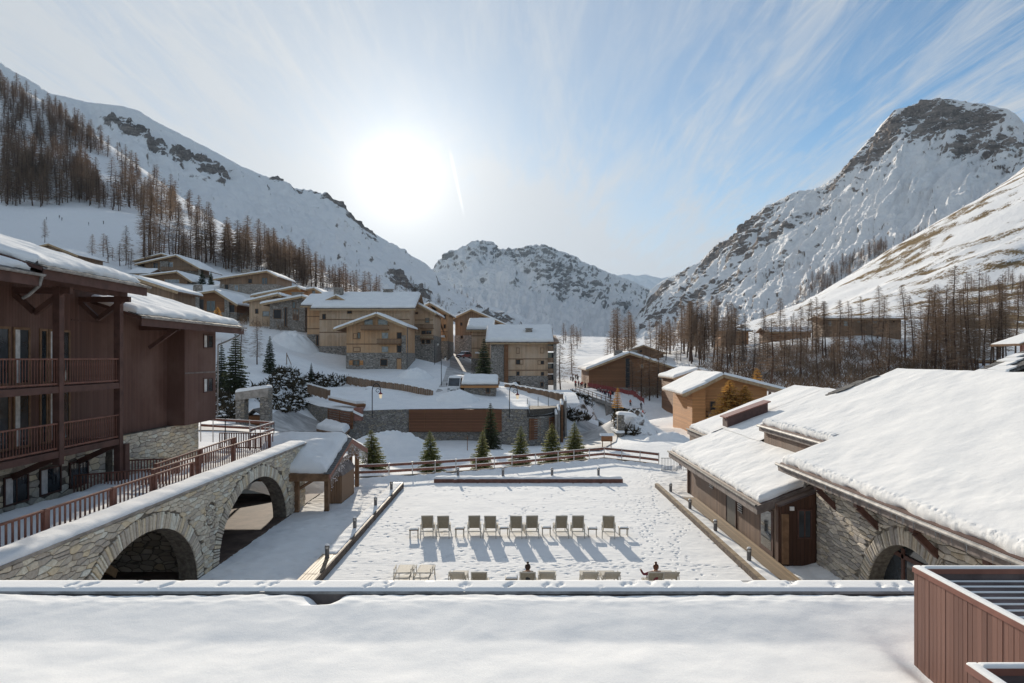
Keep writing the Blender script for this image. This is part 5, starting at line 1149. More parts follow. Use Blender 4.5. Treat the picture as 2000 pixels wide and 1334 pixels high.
    E = root('fire_hydrant', 'small red hydrant post behind the iron gate', 'hydrant', (13.3, 55.6, 0)); mb = MB(); mb.lathe((13.3, 55.6, 0), [(.14, 0), (.14, .1), (.11, .12), (.11, .75), (.13, .78), (.10, .9), (.03, .95)], 12); wb(mb, 'body', M['redp'], E); mb = MB(); mb.tube((13.12, 55.6, .6), (13.48, 55.6, .6), .05, .05, 8); wb(mb, 'outlet', M['redp'], E)

    # sun loungers: foot end away from the camera, backrest raised
    def lounger(back, fabric):
        o = empty('sun_lounger'); w = .31
        mb = MB()
        for s in (-1, 1):
            mb.bar((s*w, -.35, .36), (s*w, 1.35, .36), .045, .05)
        mb.bar((-w, 1.35, .36), (w, 1.35, .36), .045, .05); mb.bar((-w, -.35, .36), (w, -.35, .36), .04, .04); lb(mb, 'frame', M['frame'], o)
        for s in (-1, 1):
            for y, dy in ((-.30, -.06), (1.15, .05)): mb = MB(); mb.bar((s*w, y, .35), (s*w*1.03, y+dy, 0.0), .04, .045); lb(mb, 'leg', M['frame'], o)
        mb = MB(); mb.box(-w+.03, w-.03, .30, 1.33, .372, .385); lb(mb, 'seat', fabric, o)
        by = .30; L = .82; c, s_ = math.cos(back), math.sin(back)
        def Q(t, off=0): return (by-t*c-off*s_, .375+t*s_-off*c)
        mb = MB(); y1, z1 = Q(L)
        mb.prism([Q(0), Q(L), (Q(L, -.014)), (Q(0, -.014))], 'x', -w+.03, w-.03); lb(mb, 'backrest', fabric, o)
        mb = MB()
        for s in (-1, 1): mb.bar((s*(w-.02), by, .375), (s*(w-.02), y1, z1), .04, .045)
        mb.bar((-w+.02, y1, z1), (w-.02, y1, z1), .04, .045); lb(mb, 'back_frame', M['frame'], o)
        if back > .3:
            m = Q(L*.6); mb = MB()
            for s in (-1, 1): mb.bar((s*(w-.05), m[0], m[1]), (s*(w-.05), m[0]+.0-.02, .36), .025, .025)
            lb(mb, 'support', M['frame'], o)
        mb = MB()
        for s in (-1, 1):
            mb.bar((s*(w+.03), -.05, .62), (s*(w+.03), .55, .62), .05, .03); mb.bar((s*(w+.03), .5, .62), (s*(w+.03), .5, .36), .03, .03); mb.bar((s*(w+.03), -.02, .62), (s*(w+.03), -.1, .36), .03, .03)
        lb(mb, 'armrest', M['frame'], o); return o
    up = lounger(1.08, M['mesh']); us = [836, 867, 927, 958, 1008, 1039, 1096, 1128, 1187]
    names = ['leftmost', 'second', 'third', 'fourth', 'fifth', 'sixth', 'seventh', 'eighth', 'rightmost']
    for i, u in enumerate(us):
        o = up if i == 0 else copy_tree(up); Y = 35.0; o.location = ((u-VPX)/FOC*35.3, Y+R.uniform(-.04, .04), -.01); o.rotation_euler.z = R.uniform(-.07, .07)+(-.10 if i == 8 else 0)
        tag(o, 'taupe mesh lounger with raised back in the mid-terrace row, %s from the shelter side' % names[i].replace('leftmost', 'first').replace('rightmost', 'ninth'), 'lounger', 'loungers in the mid-terrace row')
    flat = lounger(.30, M['mesh_l']); mid = lounger(.62, M['mesh_l']); hi = lounger(1.0, M['mesh'])
    row2 = [(784, flat, 0), (823, flat, 0), (892, mid, 1), (935, hi, 0), (1031, hi, 1), (1069, mid, 0), (1154, mid, 1), (1196, mid, 1), (1284, hi, 1), (1312, mid, 0)]
    used = set(); nm = ['first', 'second', 'third', 'fourth', 'fifth', 'sixth', 'seventh', 'eighth', 'ninth', 'tenth']; spots2 = {}
    for i, (u, pr, fl) in enumerate(row2):
        o = pr if pr.name not in used else copy_tree(pr); used.add(pr.name); D = {flat.name: 27.7, mid.name: 26.9, hi.name: 26.0}[pr.name]
        o.location = ((u-VPX)/FOC*(D-.3), D, -.01); o.rotation_euler.z = R.uniform(-.06, .06)
        tag(o, 'lounger half hidden by the roof parapet, %s from the plank bench side' % nm[i], 'lounger', 'loungers along the parapet'); spots2[u] = o
    T = empty('side_table'); mb = MB(); mb.box(-.24, .24, -.22, .22, .43, .46); lb(mb, 'table_top', M['frame'], T)
    for sx in (-1, 1):
        for sy in (-1, 1): mb = MB(); mb.box(sx*.2-.02, sx*.2+.02, sy*.18-.02, sy*.18+.02, 0, .43); lb(mb, 'leg', M['frame'], T)
    mb = MB(); mb.box(-.25, .25, -.23, .23, .40, .428); lb(mb, 'apron', M['timber'], T)
    P = snow_mesh((-.23, -.21, .46), (.23, -.21, .46), (.23, .21, .46), (-.23, .21, .46), .05, 8, 8, rnd=.1, rag=.01); me = grid_mesh('snow_cap', P, M['snow']); link('snow_cap', me, T)
    nn = ['first', 'second', 'third', 'fourth', 'fifth', 'sixth', 'seventh']
    for i, (u, D) in enumerate(((808.6, 34.9), (898, 35.1), (984, 35.2), (1067, 35.3), (1157, 35.1), (1217.6, 35.2), (999, 27.2))):
        o = T if i == 0 else copy_tree(T); o.location = ((u-VPX)/FOC*D, D, -.01); o.rotation_euler.z = R.uniform(-.08, .08)
        tag(o, 'small snow-topped side table in the mid-terrace lounger row, %s from the shelter side' % nn[i] if i < 6 else 'small side table by the parapet loungers near the sitting guest', 'table', 'side tables between the mid-terrace loungers' if i < 6 else None)
    return spots2
LOUNGE = terrace()
# ---------------------------------------------------------------- village houses
def chalet(name, label, D, u0, u1, vb, roof, wall='larch', depth=12.0, stone=None, wins=(), balc=(), chim=(), ov=1.0, st=0.42, into=None, fascia='trim', stone_mat='rubble_far', lower=3.0, cat='house', bands=(), group=None, piers=(), rz=0.0):
    k = D/FOC; uc = (u0+u1)/2; zb = CAM_H-(vb-VPY)*k
    fx = lambda u: (u-uc)*k
    fz = lambda v: (VPY-v)*k+CAM_H-zb
    w0, w1 = fx(u0), fx(u1)
    if into is None:
        T = root(name, label, cat, ((uc-VPX)*k, D, zb), group, rz); off = Vector((0, 0, 0))
    else:
        T = into; o = ORG[T.name][0]; off = Vector(((uc-VPX)*k, D, zb))-o
    def put(mb, nm, mat, par=None, fix=True):
        mb.v = [(x+off.x, y+off.y, z+off.z) for x, y, z in mb.v]; return lb(mb, nm, M[mat] if isinstance(mat, str) else mat, par or T, fix=fix)
    sz = fz(stone) if stone else None
    if roof[0] == 'x':
        _, ve, vr = roof; ze = fz(ve); zr = CAM_H+(VPY-vr)/FOC*(D+depth/2)-zb; p = (zr-ze)/(depth/2+ov)
        prof = [(0, -lower), (0, ze+ov*p-.25), (depth/2, zr-.28), (depth, ze+ov*p-.25), (depth, -lower)]
        lo = [(0, -lower), (0, sz), (depth, sz), (depth, -lower)] if sz else None
        mb = MB(); mb.prism([q if q[1] > -lower+.01 or not sz else (q[0], sz) for q in prof], 'x', w0, w1); put(mb, 'wall', wall)
        if lo: mb = MB(); mb.prism([(-.12, -lower), (-.12, sz), (depth+.1, sz), (depth+.1, -lower)], 'x', w0-.08, w1+.08); put(mb, 'stone_base', stone_mat)
        mb = MB(); mb.prism([(-ov, ze-.22), (-ov, ze), (depth/2, zr), (depth+ov, ze), (depth+ov, ze-.22), (depth/2, zr-.24)], 'x', w0-ov, w1+ov); put(mb, 'roof', 'timber')
        mb = MB(); mb.box(w0-ov, w1+ov, -ov-.06, -ov, ze-.5, ze-.02); put(mb, 'fascia_board', fascia)
        mb = MB(); mb.box(w0-ov, w1+ov, -ov-.16, -ov-.06, ze-.12, ze+.02); put(mb, 'gutter', 'slate')
        for a, b in ((-ov+.1, 1), (depth+ov-.1, -1)):
            P = snow_mesh((w0-ov+.1, a, ze+.02), (w1+ov-.1, a, ze+.02), (w1+ov-.1, depth/2, zr+.01), (w0-ov+.1, depth/2, zr+.01), st, 44, 20, seed=uc*.1, edges='xXy', lump=.25, scale=3.0, rag=.15, rnd=.55)
            P = P+np.array(off); me = grid_mesh('snow_cover', P, M['snow_roof']); 
            if me.polygons[len(me.polygons)//2].normal.z < 0: me.flip_normals()
            link('snow_cover', me, T)
    else:
        _, up, vp, (ul, vl), (ur, vr) = roof; xp, zp = fx(up), fz(vp); xl, zl = fx(ul), fz(vl); xr, zr = fx(ur), fz(vr)
        def zat(x): return (zl+(zp-zl)*(x-xl)/(xp-xl) if x < xp else zp+(zr-zp)*(x-xp)/(xr-xp))-.25
        b = sz if sz else -lower
        mb = MB(); mb.prism([(w0, b), (w0, zat(w0)), (xp, zp-.27), (w1, zat(w1)), (w1, b)], 'y', 0, depth); put(mb, 'wall', wall)
        if sz: mb = MB(); mb.box(w0-.1, w1+.1, -.12, depth+.1, -lower, sz); put(mb, 'stone_base', stone_mat)
        mb = MB(); mb.prism([(xl, zl), (xp, zp), (xr, zr), (xr, zr-.22), (xp, zp-.24), (xl, zl-.22)], 'y', -ov, depth+ov); put(mb, 'roof', 'timber')
        for (xa, za, xb, zb_) in ((xl, zl, xp, zp), (xp, zp, xr, zr)):
            mb = MB(); mb.bar((xa, -ov-.04, za-.25), (xb, -ov-.04, zb_-.25), .08, .46); put(mb, 'barge_board', fascia)
        for xa, za, e in ((xl, zl, 1), (xr, zr, 2)):
            P = snow_mesh((xa, -ov, za+.02), (xa, depth+ov, za+.02), (xp, depth+ov, zp+.02), (xp, -ov, zp+.02), st, 30, 24, seed=uc*.1+e, edges='xXy', lump=.25, scale=2.5, rag=.12, rnd=.5)
            P = P+np.array(off); me = grid_mesh('snow_cover', P, M['snow_roof'])
            if me.polygons[len(me.polygons)//2].normal.z < 0: me.flip_normals()
            link('snow_cover', me, T)
    for v in bands: mb = MB(); mb.box(w0-.03, w1+.03, -.05, -.001, fz(v)-.10, fz(v)+.10); put(mb, 'band_board', 'timber')
    for (a, b, c, d) in piers: mb = MB(); mb.box(fx(a), fx(b), -.5, -.01, -lower, fz(c)); put(mb, 'stone_pier', stone_mat)
    for wv in wins:
        a, b, c, d = wv[:4]; kd = wv[4] if len(wv) > 4 else 'w'; x0, x1, z1, z0 = fx(a), fx(b), fz(c), fz(d); y = -.13 if sz and z1 < sz+.05 else -.012; f = .12
        mb = MB(); mb.box(x0-f, x0, y-.07, y, z0-f, z1+f); mb.box(x1, x1+f, y-.07, y, z0-f, z1+f); mb.box(x0, x1, y-.07, y, z1, z1+f); mb.box(x0, x1, y-.11, y, z0-f, z0)
        if kd in 'ws' and x1-x0 > .9: mb.box((x0+x1)/2-.05, (x0+x1)/2+.05, y-.05, y, z0, z1)
        o = put(mb, 'window', 'timber' if kd != 'l' else 'trim')
        g = MB(); g.box(x0, x1, y-.02, y-.008, z0, z1); put(g, 'pane', {'w': 'glass', 's': 'glass', 'd': 'black', 'l': 'glass_l', 'p': wall}[kd], o)  # dark openings get a black sheet, the shade inside painted on
        if kd == 's':
            for q in (x0-f-(x1-x0)*.55, x1+f):
                mb = MB(); mb.box(q, q+(x1-x0)*.55, y-.06, y, z0, z1); put(mb, 'shutter', 'orange')
    for bv in balc:
        a, b, vt, vf = bv[:4]; x0, x1, zt, zf = fx(a), fx(b), fz(vt), fz(vf)
        mb = MB(); mb.box(x0, x1, -1.3, -.02, zf-.22, zf); r = put(mb, 'balcony', 'timber')
        mb = MB(); mb.box(x0, x1, -1.34, -1.28, zt-.12, zt); mb.box(x0, x0+.07, -1.27, -.02, zt-.1, zt); mb.box(x1-.07, x1, -1.27, -.02, zt-.1, zt); put(mb, 'handrail', 'timber', r)
        n = max(3, int((x1-x0)/.26))
        pm = MB(); pm.box(-.09, .09, -1.32, -1.29, zf+.02, zt-.12); pm.v = [(x+off.x, y+off.y, z+off.z) for x, y, z in pm.v]; me = pm.mesh('balcony_board', M['hbrown'] if len(bv) < 5 else M[bv[4]])
        for i in range(n): q = link('balcony_board', me, r); q.location = (x0+(i+.5)*(x1-x0)/n, 0, 0)
    for cv in chim:
        a, vt, w = cv[:3]; yy = cv[3] if len(cv) > 3 else depth*.35; x = fx(a)*(D+yy)/D; zt = CAM_H+(VPY-vt)/FOC*(D+yy)-zb
        mb = MB(); mb.box(x-w/2, x+w/2, yy-.5, yy+.5, zt-3.0, zt-.35); c = put(mb, 'chimney', stone_mat)
        mb = MB(); mb.box(x-w/2-.15, x+w/2+.15, yy-.65, yy+.65, zt-.12, zt); mb.box(x-w/2+.1, x+w/2-.1, yy-.4, yy+.4, zt-.36, zt-.12); put(mb, 'cap', 'concrete', c)
    return T

def village():
    # apartment block: long rear range, lower end and gabled front
    A = chalet('apartment_block', 'large honey-coloured apartment block with a snowy ridge roof and gabled front over stone', 150, 624, 800, 712, ('x', 603, 575), 'larch2', 14, 676, [(630, 636, 614, 624, 'd'), (679, 687, 608, 612, 'd')], (), [(652, 562, 2.0, 5), (745, 565, 2.2, 7)], ov=1.6, st=.65, lower=5, bands=(624, 649), cat='building')
    chalet('', '', 151.5, 600, 624, 676, ('x', 597, 578), 'larch', 11, 653, [(618.5, 622, 655, 674, 'd')], ov=1.2, st=.6, into=A, lower=5, bands=(618, 642))
    k = chalet('', '', 152, 640, 675, 612, ('y', 657, 577, (637, 586), (676, 587)), 'larch', 5, None, (), ov=.5, st=.3, into=A, lower=1)
    chalet('', '', 139, 677, 793, 722, ('y', 738, 613.5, (655, 644), (797, 638.5)), 'larch', 12, 689,
           [(712, 728, 624, 634, 'l'), (739, 757, 624, 634, 'l'), (691, 697, 652, 661, 'p'), (699, 703, 650, 661, 'w'), (746, 758, 650, 661, 'l'), (746, 758, 677, 688, 'l'), (776, 784, 650, 661, 'd'), (776, 784, 675, 688, 'd'), (691, 703, 679, 686, 'p'), (690, 702, 704, 713, 's'), (744, 756, 702, 714, 'd'), (776, 784, 701, 723, 'p')],
           [(707, 760, 635.5, 643), (738, 785, 662, 670)], (), ov=1.7, st=.4, into=A, bands=(672,), piers=[(785, 793, 655, 722)])
    mb = MB(); o = ORG[A.name][0]; p = at(797, 700, 138); mb.path([(p.x, 137.2, 15.2), (p.x, 137.2, 7)], .08, 6); wb(mb, 'downpipe', M['slate'], A)
    B = chalet('apartment_block', 'tall apartment wing with stacked balconies beside the road, first behind the gabled block', 158, 804, 846, 690, ('y', 806, 588, (770, 605), (853, 613)), 'larch2', 16, 655, [(812, 816, 610, 613, 'd'), (831, 838, 622, 630, 'w'), (824, 831, 646, 652, 'd'), (833, 842, 646, 652, 'w'), (812, 818, 645, 650, 'p'), (824, 829, 664, 671, 'd'), (833, 840, 664, 671, 'd')], [(822, 848, 634, 641), (806, 828, 634, 640), (822, 848, 655, 661, 'trim')], (), ov=1.5, st=.4, lower=6, bands=(625,), cat='building')
    C = chalet('apartment_block', 'narrow apartment wing with two small window columns, farther back along the road', 178, 850, 874, 690, ('y', 840, 592, (815, 604), (879, 614)), 'larch', 16, 666, [(867, 870, 615, 623, 'd'), (867, 870, 634, 641, 'd'), (855, 860, 672, 684, 'd')], (), (), ov=1.3, st=.4, lower=6, bands=(648,), cat='building')
    mb = MB(); p0 = at(851, 659, 176.5); p1 = at(868, 659, 176.5); mb.box(p0.x, p1.x, 174.6, 177.9, p0.z, p0.z+.5); wb(mb, 'porch_snow', M['snow'], C)
    chalet('gabled_house', 'plain brown gabled house with a wide snow edge behind the road', 200, 889, 1002, 668, ('y', 921, 604.5, (881, 623.5), (1006, 642)), 'hbrown', 18, 655, [(899, 903, 630, 636, 'd'), (900, 904, 656, 661, 'd')], (), (), ov=1.0, st=.4, lower=6)
    D_ = chalet('apartment_block', 'stone and pale timber apartment block with flat-looking snow roof above the bridge road', 160, 959, 1070, 758, ('x', 668.5, 640.5), 'larch2', 14, 734,
           [(968, 974, 690, 703, 'd'), (1008, 1015, 703, 711, 'd'), (1016, 1021, 703, 711, 'p'), (1057, 1062, 705, 711, 'd'), (1051, 1056, 705, 711, 'p'), (1009, 1014, 680, 690, 'p'), (1056, 1062, 680, 689, 'p'), (1009, 1014, 726, 733, 'd'), (1057, 1062, 727, 733, 'd'), (1008, 1015, 746, 757, 'd'), (1056, 1061, 747, 755, 'd')], (), [(1033, 641, 1.6, 2.5)], ov=1.4, st=.9, lower=7, bands=(701, 723), cat='building', piers=[(959, 984, 670, 760)])
    k = 160/FOC; pa = at(985, 670, 159.4); mb = MB(); mb.box(pa.x, pa.x+.9, 159.3, 159.98, at(0, 752, 159).z, pa.z-.2); wb(mb, 'timber_strip', M['umber'], D_)
    for v in (684, 707, 728, 750):
        a = at(1070, v, 160); b = at(1086, v, 160)
        mb = MB(); mb.box(a.x, b.x, 158.6, 163, a.z-.2, a.z); bal = wb(mb, 'balcony', M['timber'], D_)
        mb = MB(); mb.box(a.x, b.x, 158.6, 158.7, a.z+.02, a.z+1.0); wb(mb, 'balcony_board', M['hbrown'], bal)
        mb = MB(); mb.box(a.x, b.x, 162.9, 163, a.z, a.z+2.2); wb(mb, 'balcony_door', M['glass'], D_)
    a = at(1083, 0, 160); mb = MB(); mb.box(a.x-.3, a.x+.4, 158.4, 159.2, at(0, 770, 160).z-3, at(0, 672, 160).z); wb(mb, 'stone_pier', M['rubble_far'], D_)
    a = at(1070, 0, 160); b = at(1086, 0, 160); mb = MB(); mb.prism([(158.0, at(0, 671, 160).z), (158.0, at(0, 668.5, 160).z), (172, at(0, 668.5, 160).z+2), (172, at(0, 671, 160).z)], 'x', a.x, b.x+.6); wb(mb, 'roof', M['timber'], D_)
    chalet('', '', 172, 921, 956, 720, ('x', 644, 628), 'larch2', 13, 700, (), (), (), ov=1.3, st=1.0, into=D_, lower=8, bands=(656, 680))
    pa = at(930, 692, 170); mb = MB(); mb.box(pa.x-.2, pa.x+2.8, 169, 171.9, pa.z+.2, pa.z+.6); wb(mb, 'canopy_snow', M['snow'], D_)
    # little stone hut
    Hh = chalet('stone_hut', 'little rubble stone hut with a thick rounded snow roof by the minibus', 108, 906, 968, 782, ('x', 751, 737.5), 'rubble', 5.0, None, [(950, 956, 758, 767, 'd')], (), (), ov=.5, st=.6, lower=3, fascia='orange')
    # right side chalets
    chalet('timber_chalet', 'big reddish timber chalet with snow-lined gable behind the ski bridge', 172, 1150, 1312, 766, ('y', 1228, 689, (1143, 722), (1321, 719)), 'umber', 20, 757, [(1222, 1230, 700, 757, 'd'), (1180, 1186, 716, 722, 'p'), (1252, 1256, 712, 718, 'l'), (1289, 1293, 736, 742, 'l')], (), [(1211, 684, 2.2, 3), (1250, 684, 1.5, 9)], ov=1.4, st=.5, lower=5)
    chalet('timber_chalet', 'dark brown chalet wing with a small stone-arched porch, partly behind the orange one', 132, 1318, 1368, 792, ('y', 1362, 721, (1313, 738), (1392, 731)), 'umber', 12, None, [(1326, 1340, 783, 797, 'd'), (1342, 1346, 770, 775, 'l')], (), [(1380, 714, 1.2, 6)], ov=1.2, st=.45, lower=6, piers=[(1314, 1323, 778, 800), (1343, 1353, 778, 800)])
    chalet('timber_chalet', 'bright orange-brown chalet with low stepped gables and a wide snow roof', 105, 1352, 1498, 836, ('y', 1408, 731, (1332, 769), (1572, 772)), 'orange', 13, None, [(1388, 1396, 785, 801, 'd')], [(1378, 1415, 803, 813)], (), ov=1.5, st=.4, lower=6)
    chalet('', '', 103.4, 1352, 1378, 836, ('y', 1378, 748, (1330, 769), (1381, 747)), 'orange', 3, None, (), (), (), ov=.9, st=.3, into=bpy.data.objects['timber_chalet.002'], lower=6)
    # houses up on the right bank
    chalet('hill_house', 'long low brown house on the wooded bank with three dark portholes', 230, 1612, 1760, 656, ('x', 622, 617), 'hbrown', 10, None, [(1617, 1624, 627, 636, 'l'), (1648, 1656, 627, 637, 'l'), (1674, 1680, 627, 630, 'l'), (1705, 1713, 627, 632, 'l'), (1729, 1732, 627, 630, 'd'), (1737, 1740, 627, 630, 'd'), (1744, 1747, 627, 630, 'd')], (), (), ov=1.5, st=.06, lower=4)
    chalet('hill_house', 'small golden timber house among bare larches on the far bank', 258, 1408, 1462, 672, ('x', 646, 640), 'orange', 9, None, [(1414, 1420, 652, 660, 'd')], (), [(1455, 634, 1.5, 3)], ov=1.2, st=.12, lower=4)
    chalet('hill_house', 'low reddish house row with snowy dormers on the bank', 250, 1500, 1584, 672, ('x', 648, 640), 'umber', 9, None, [(1552, 1556, 654, 659, 'l'), (1562, 1566, 654, 659, 'l'), (1574, 1578, 654, 659, 'l')], (), (), ov=1.2, st=.35, lower=4)
    chalet('hill_house', 'small dark shed on the bank beside the tall bare larches', 185, 1912, 1958, 722, ('x', 703, 699), 'umber', 6, None, (), (), (), ov=.6, st=.2, lower=3)
    chalet('hill_house', 'brown gabled house half hidden by larches beyond the big reddish chalet', 240, 1232, 1296, 700, ('y', 1256, 674, (1228, 684), (1300, 690)), 'hbrown', 12, None, [(1250, 1254, 684, 688, 'd')], (), (), ov=1.0, st=.15, lower=4)
    # hillside chalets on the left
    chalet('hill_chalet', 'topmost hillside chalet with an open timbered gable on stone columns', 228, 282, 372, 560, ('y', 348, 499.5, (268, 517), (395, 526)), 'hbrown', 14, 528, [(300, 308, 514, 524, 'w'), (330, 338, 512, 524, 'l'), (360, 370, 524, 534, 'd')], [(318, 388, 522, 528)], (), ov=1.6, st=.4, lower=6, piers=[(314, 330, 510, 560), (388, 392, 526, 560)])
    chalet('', '', 236, 262, 318, 540, ('y', 318, 496, (262, 510), (326, 499)), 'hbrown', 10, None, (), (), (), ov=1, st=.4, into=bpy.data.objects['hill_chalet'], lower=6)
    chalet('hill_chalet', 'stone and timber hillside chalet with a sagging snow roof below the topmost one', 212, 290, 366, 576, ('y', 349, 531, (275, 540), (379, 551)), 'timber', 13, 556, [(322, 350, 546, 562, 'l')], (), (), ov=1.4, st=.4, lower=6)
    chalet('', '', 214, 252, 290, 560, ('x', 535, 526), 'hbrown', 8, None, (), (), (), ov=1, st=.35, into=bpy.data.objects['hill_chalet.001'], lower=6)
    chalet('hill_chalet', 'long hillside chalet with arched gable window among golden larches', 205, 430, 540, 574, ('y', 524, 530, (420, 546), (545, 541)), 'hbrown', 14, 555, [(458, 466, 557, 568, 'l'), (512, 522, 543, 555, 'w'), (440, 446, 556, 566, 'd'), (485, 492, 545, 553, 'd')], (), [(470, 526, 2.2, 4)], ov=1.4, st=.4, lower=6)
    chalet('hill_chalet', 'lower hillside chalet with pale stone columns and a wide porch', 170, 350, 462, 624, ('y', 424, 568, (333, 583), (469, 596)), 'umber', 14, 610, [(380, 398, 585, 610, 'd'), (404, 420, 588, 608, 'w'), (446, 458, 596, 612, 'd')], (), [(376, 556, 2.0, 3)], ov=1.6, st=.4, lower=6, piers=[(377, 391, 580, 624), (440, 449, 584, 624)])
    E = chalet('stone_chalet', 'cluster of stone chalets with several overlapping snow roofs by the apartment block', 158, 527, 596, 640, ('y', 592, 579, (511, 594), (612, 585)), 'rubble_far', 12, None, [(535, 549, 605, 622, 'd'), (556, 560, 601, 637, 'd'), (571, 577, 590, 602, 'w'), (573, 583, 604, 624, 'w')], (), [(576, 571, 2.6, 2)], ov=1.2, st=.45, lower=5)
    chalet('', '', 163, 487, 528, 632, ('y', 546, 574.5, (478, 590), (553, 578)), 'larch2', 10, None, [(499, 504, 604, 612, 'd'), (513, 526, 608, 618, 'l')], (), (), ov=1.2, st=.45, into=E, lower=5)
    chalet('', '', 172, 500, 585, 610, ('y', 582, 560, (492, 578), (590, 565)), 'orange', 10, None, (), (), (), ov=1.0, st=.4, into=E, lower=5)
    chalet('', '', 176, 570, 634, 610, ('y', 615, 563, (560, 573), (636, 576)), 'larch', 10, None, [(610, 616, 568, 576, 'l')], (), (), ov=1.0, st=.4, into=E, lower=5)
    chalet('hill_chalet', 'hillside house showing only its brown gable roof above the hotel snow', 190, 84, 150, 520, ('y', 100, 477, (78, 482), (158, 500)), 'hbrown', 12, None, (), (), (), ov=1.2, st=.12, lower=8)
    chalet('hill_chalet', 'low snow-roofed house just above the hotel eave with dark shingle wall', 120, 262, 340, 600, ('y', 262, 541, (180, 530), (352, 570)), 'hbrown', 8, None, (), (), (), ov=.8, st=.4, lower=6)
village()

# ---------------------------------------------------------------- garage building with planted roof, walls of stone and slatted timber
def garage():
    G = root('garage_building', 'low garage building with rubble stone walls, reddish slat panels and a flat snow roof', 'garage', W(900, 880, 95))
    top = 2.07; zb = -4.0
    pts = [(600, 104), (683, 90), (800, 94), (950, 95), (980, 94), (1030, 94), (1062, 95.5), (1090, 98), (1100, 103)]      # plan: photo column, distance
    PL = [((u-VPX)/FOC*d, d) for u, d in pts]
    back = [(8.2, 113), (-8, 112), (-16, 114), (-28, 121), (-34, 112)]
    mb = MB(); poly = PL+back; mb.prism([(x, y+.3) for x, y in poly], 'z', zb, top-.05); wb(mb, 'core', M['mortar'], G)
    def seg(i, name, mat, z0=zb, z1=top, proud=.0, t=.35):
        (x0, y0), (x1, y1) = PL[i], PL[i+1]; d = Vector((x1-x0, y1-y0, 0)).normalized(); n = Vector((d.y, -d.x, 0))*proud
        mb = MB(); mb.prism([(x0+n.x, y0+n.y), (x1+n.x, y1+n.y), (x1-d.y*-t, y1+d.x*t), (x0-d.y*-t, y0+d.x*t)] if False else [(x0+n.x, y0+n.y), (x1+n.x, y1+n.y), (x1+n.x-d.y*t, y1+n.y+d.x*t), (x0+n.x-d.y*t, y0+n.y+d.x*t)], 'z', z0, z1); return wb(mb, name, mat, G)
    for i in (0, 1, 4): seg(i, 'stone_wall', M['rubble'])
    seg(2, 'stone_plinth', M['rubble'], zb, -1.1, .12); seg(3, 'stone_plinth', M['rubble'], zb, -1.1, .12)
    seg(5, 'stone_wall', M['rubble'], zb, .95); seg(6, 'stone_wall', M['rubble'], zb, .95); seg(7, 'stone_wall', M['rubble'])
    def panel(u0, d0, u1, d1, z0, z1, n, name='slat_panel'):
        a = Vector(((u0-VPX)/FOC*d0, d0, 0)); b = Vector(((u1-VPX)/FOC*d1, d1, 0)); d = (b-a).normalized(); nn = Vector((d.y, -d.x, 0))
        for k in range(n):
            p = a.lerp(b, k/n)+nn*.06; q = a.lerp(b, (k+1)/n)+nn*.06
            mb = MB(); mb.prism([(p.x, p.y), (q.x, q.y), (q.x-nn.x*.1, q.y-nn.y*.1), (p.x-nn.x*.1, p.y-nn.y*.1)], 'z', z0, z1); o = wb(mb, name, M['umber'], G)
            m = int((z1-z0)/.3)
            for r in range(m):
                z = z0+(r+.5)*(z1-z0)/m; mb = MB(); mb.bar(p+nn*.05+d*.06+Vector((0, 0, z)), q+nn*.05-d*.06+Vector((0, 0, z)), .07, .19); wb(mb, 'slat', M['louver'], o)
            mb = MB(); mb.bar(p+nn*.09+Vector((0, 0, z0)), p+nn*.09+Vector((0, 0, z1)), .12, .12); wb(mb, 'mullion', M['umber'], o)
    panel(800, 94, 980, 94, -1.05, top-.02, 6); panel(643, 96.6, 689, 89.3, -.2, top-.05, 2); panel(1034, 94.1, 1090, 97.8, -2.2, .75, 3)
    for x0, y0, x1, y1 in ((PL[5][0], PL[5][1], PL[6][0], PL[6][1]), (PL[6][0], PL[6][1], PL[7][0], PL[7][1])):
        for z in (1.05, 1.95): mb = MB(); mb.bar((x0, y0, z), (x1, y1, z), .06, .07); wb(mb, 'roof_rail', M['black'], G)
        pm = MB(); pm.box(-.02, .02, -.02, .02, 1.0, 2.0); me = pm.mesh('baluster', M['black']); org = ORG[G.name][0]
        for k in range(13): t = k/12; link('baluster', me, G, Vector((x0+(x1-x0)*t, y0+(y1-y0)*t, 0))-org)
    # buttress fins at the right-hand end
    for u, d, zt in ((1086, 96.5, 1.2), (1091, 97.5, 1.7), (1097, 99, 2.4), (1104, 101, 2.8)):
        p = at(u, 800, d); mb = MB(); mb.prism([(p.y-1.2, -4), (p.y-.6, zt), (p.y+1.6, zt+.5), (p.y+1.6, -4)], 'x', p.x-.16, p.x+.16); wb(mb, 'buttress', M['concrete'] if u != 1097 else M['umber'], G)
        P = snow_mesh((p.x-.2, p.y-.7, zt), (p.x+.2, p.y-.7, zt), (p.x+.2, p.y+1.5, zt+.5), (p.x-.2, p.y+1.5, zt+.5), .25, 8, 8, rnd=.2, rag=.03); me = grid_mesh('snow_cap', P-np.array(ORG[G.name][0]), M['snow']); link('snow_cap', me, G)
    # roof snow: one draped sheet inside the outline
    xs = np.linspace(-36, 9.5, 150); ys = np.linspace(89, 123, 100); X, Y = np.meshgrid(xs, ys)
    px = np.array([p[0] for p in PL]); py = np.array([p[1] for p in PL]); Yf = np.interp(X, px, py)
    e = Y-Yf-.02; Yc = np.maximum(Y, Yf+.02)
    z = top+.02+.28*np.sqrt(np.clip(e/.8, 0, 1))+np.clip((Yc-100)/16, 0, 1)**1.4*1.7+.10*fbm(X*.3, Yc*.3, 4)
    z += .9*g2(X, Yc, -9.5, 107, 3.2, 2.6)+.8*g2(X, Yc, -23, 110, 4.0, 3)+.5*g2(X, Yc, -14, 104, 2, 2)
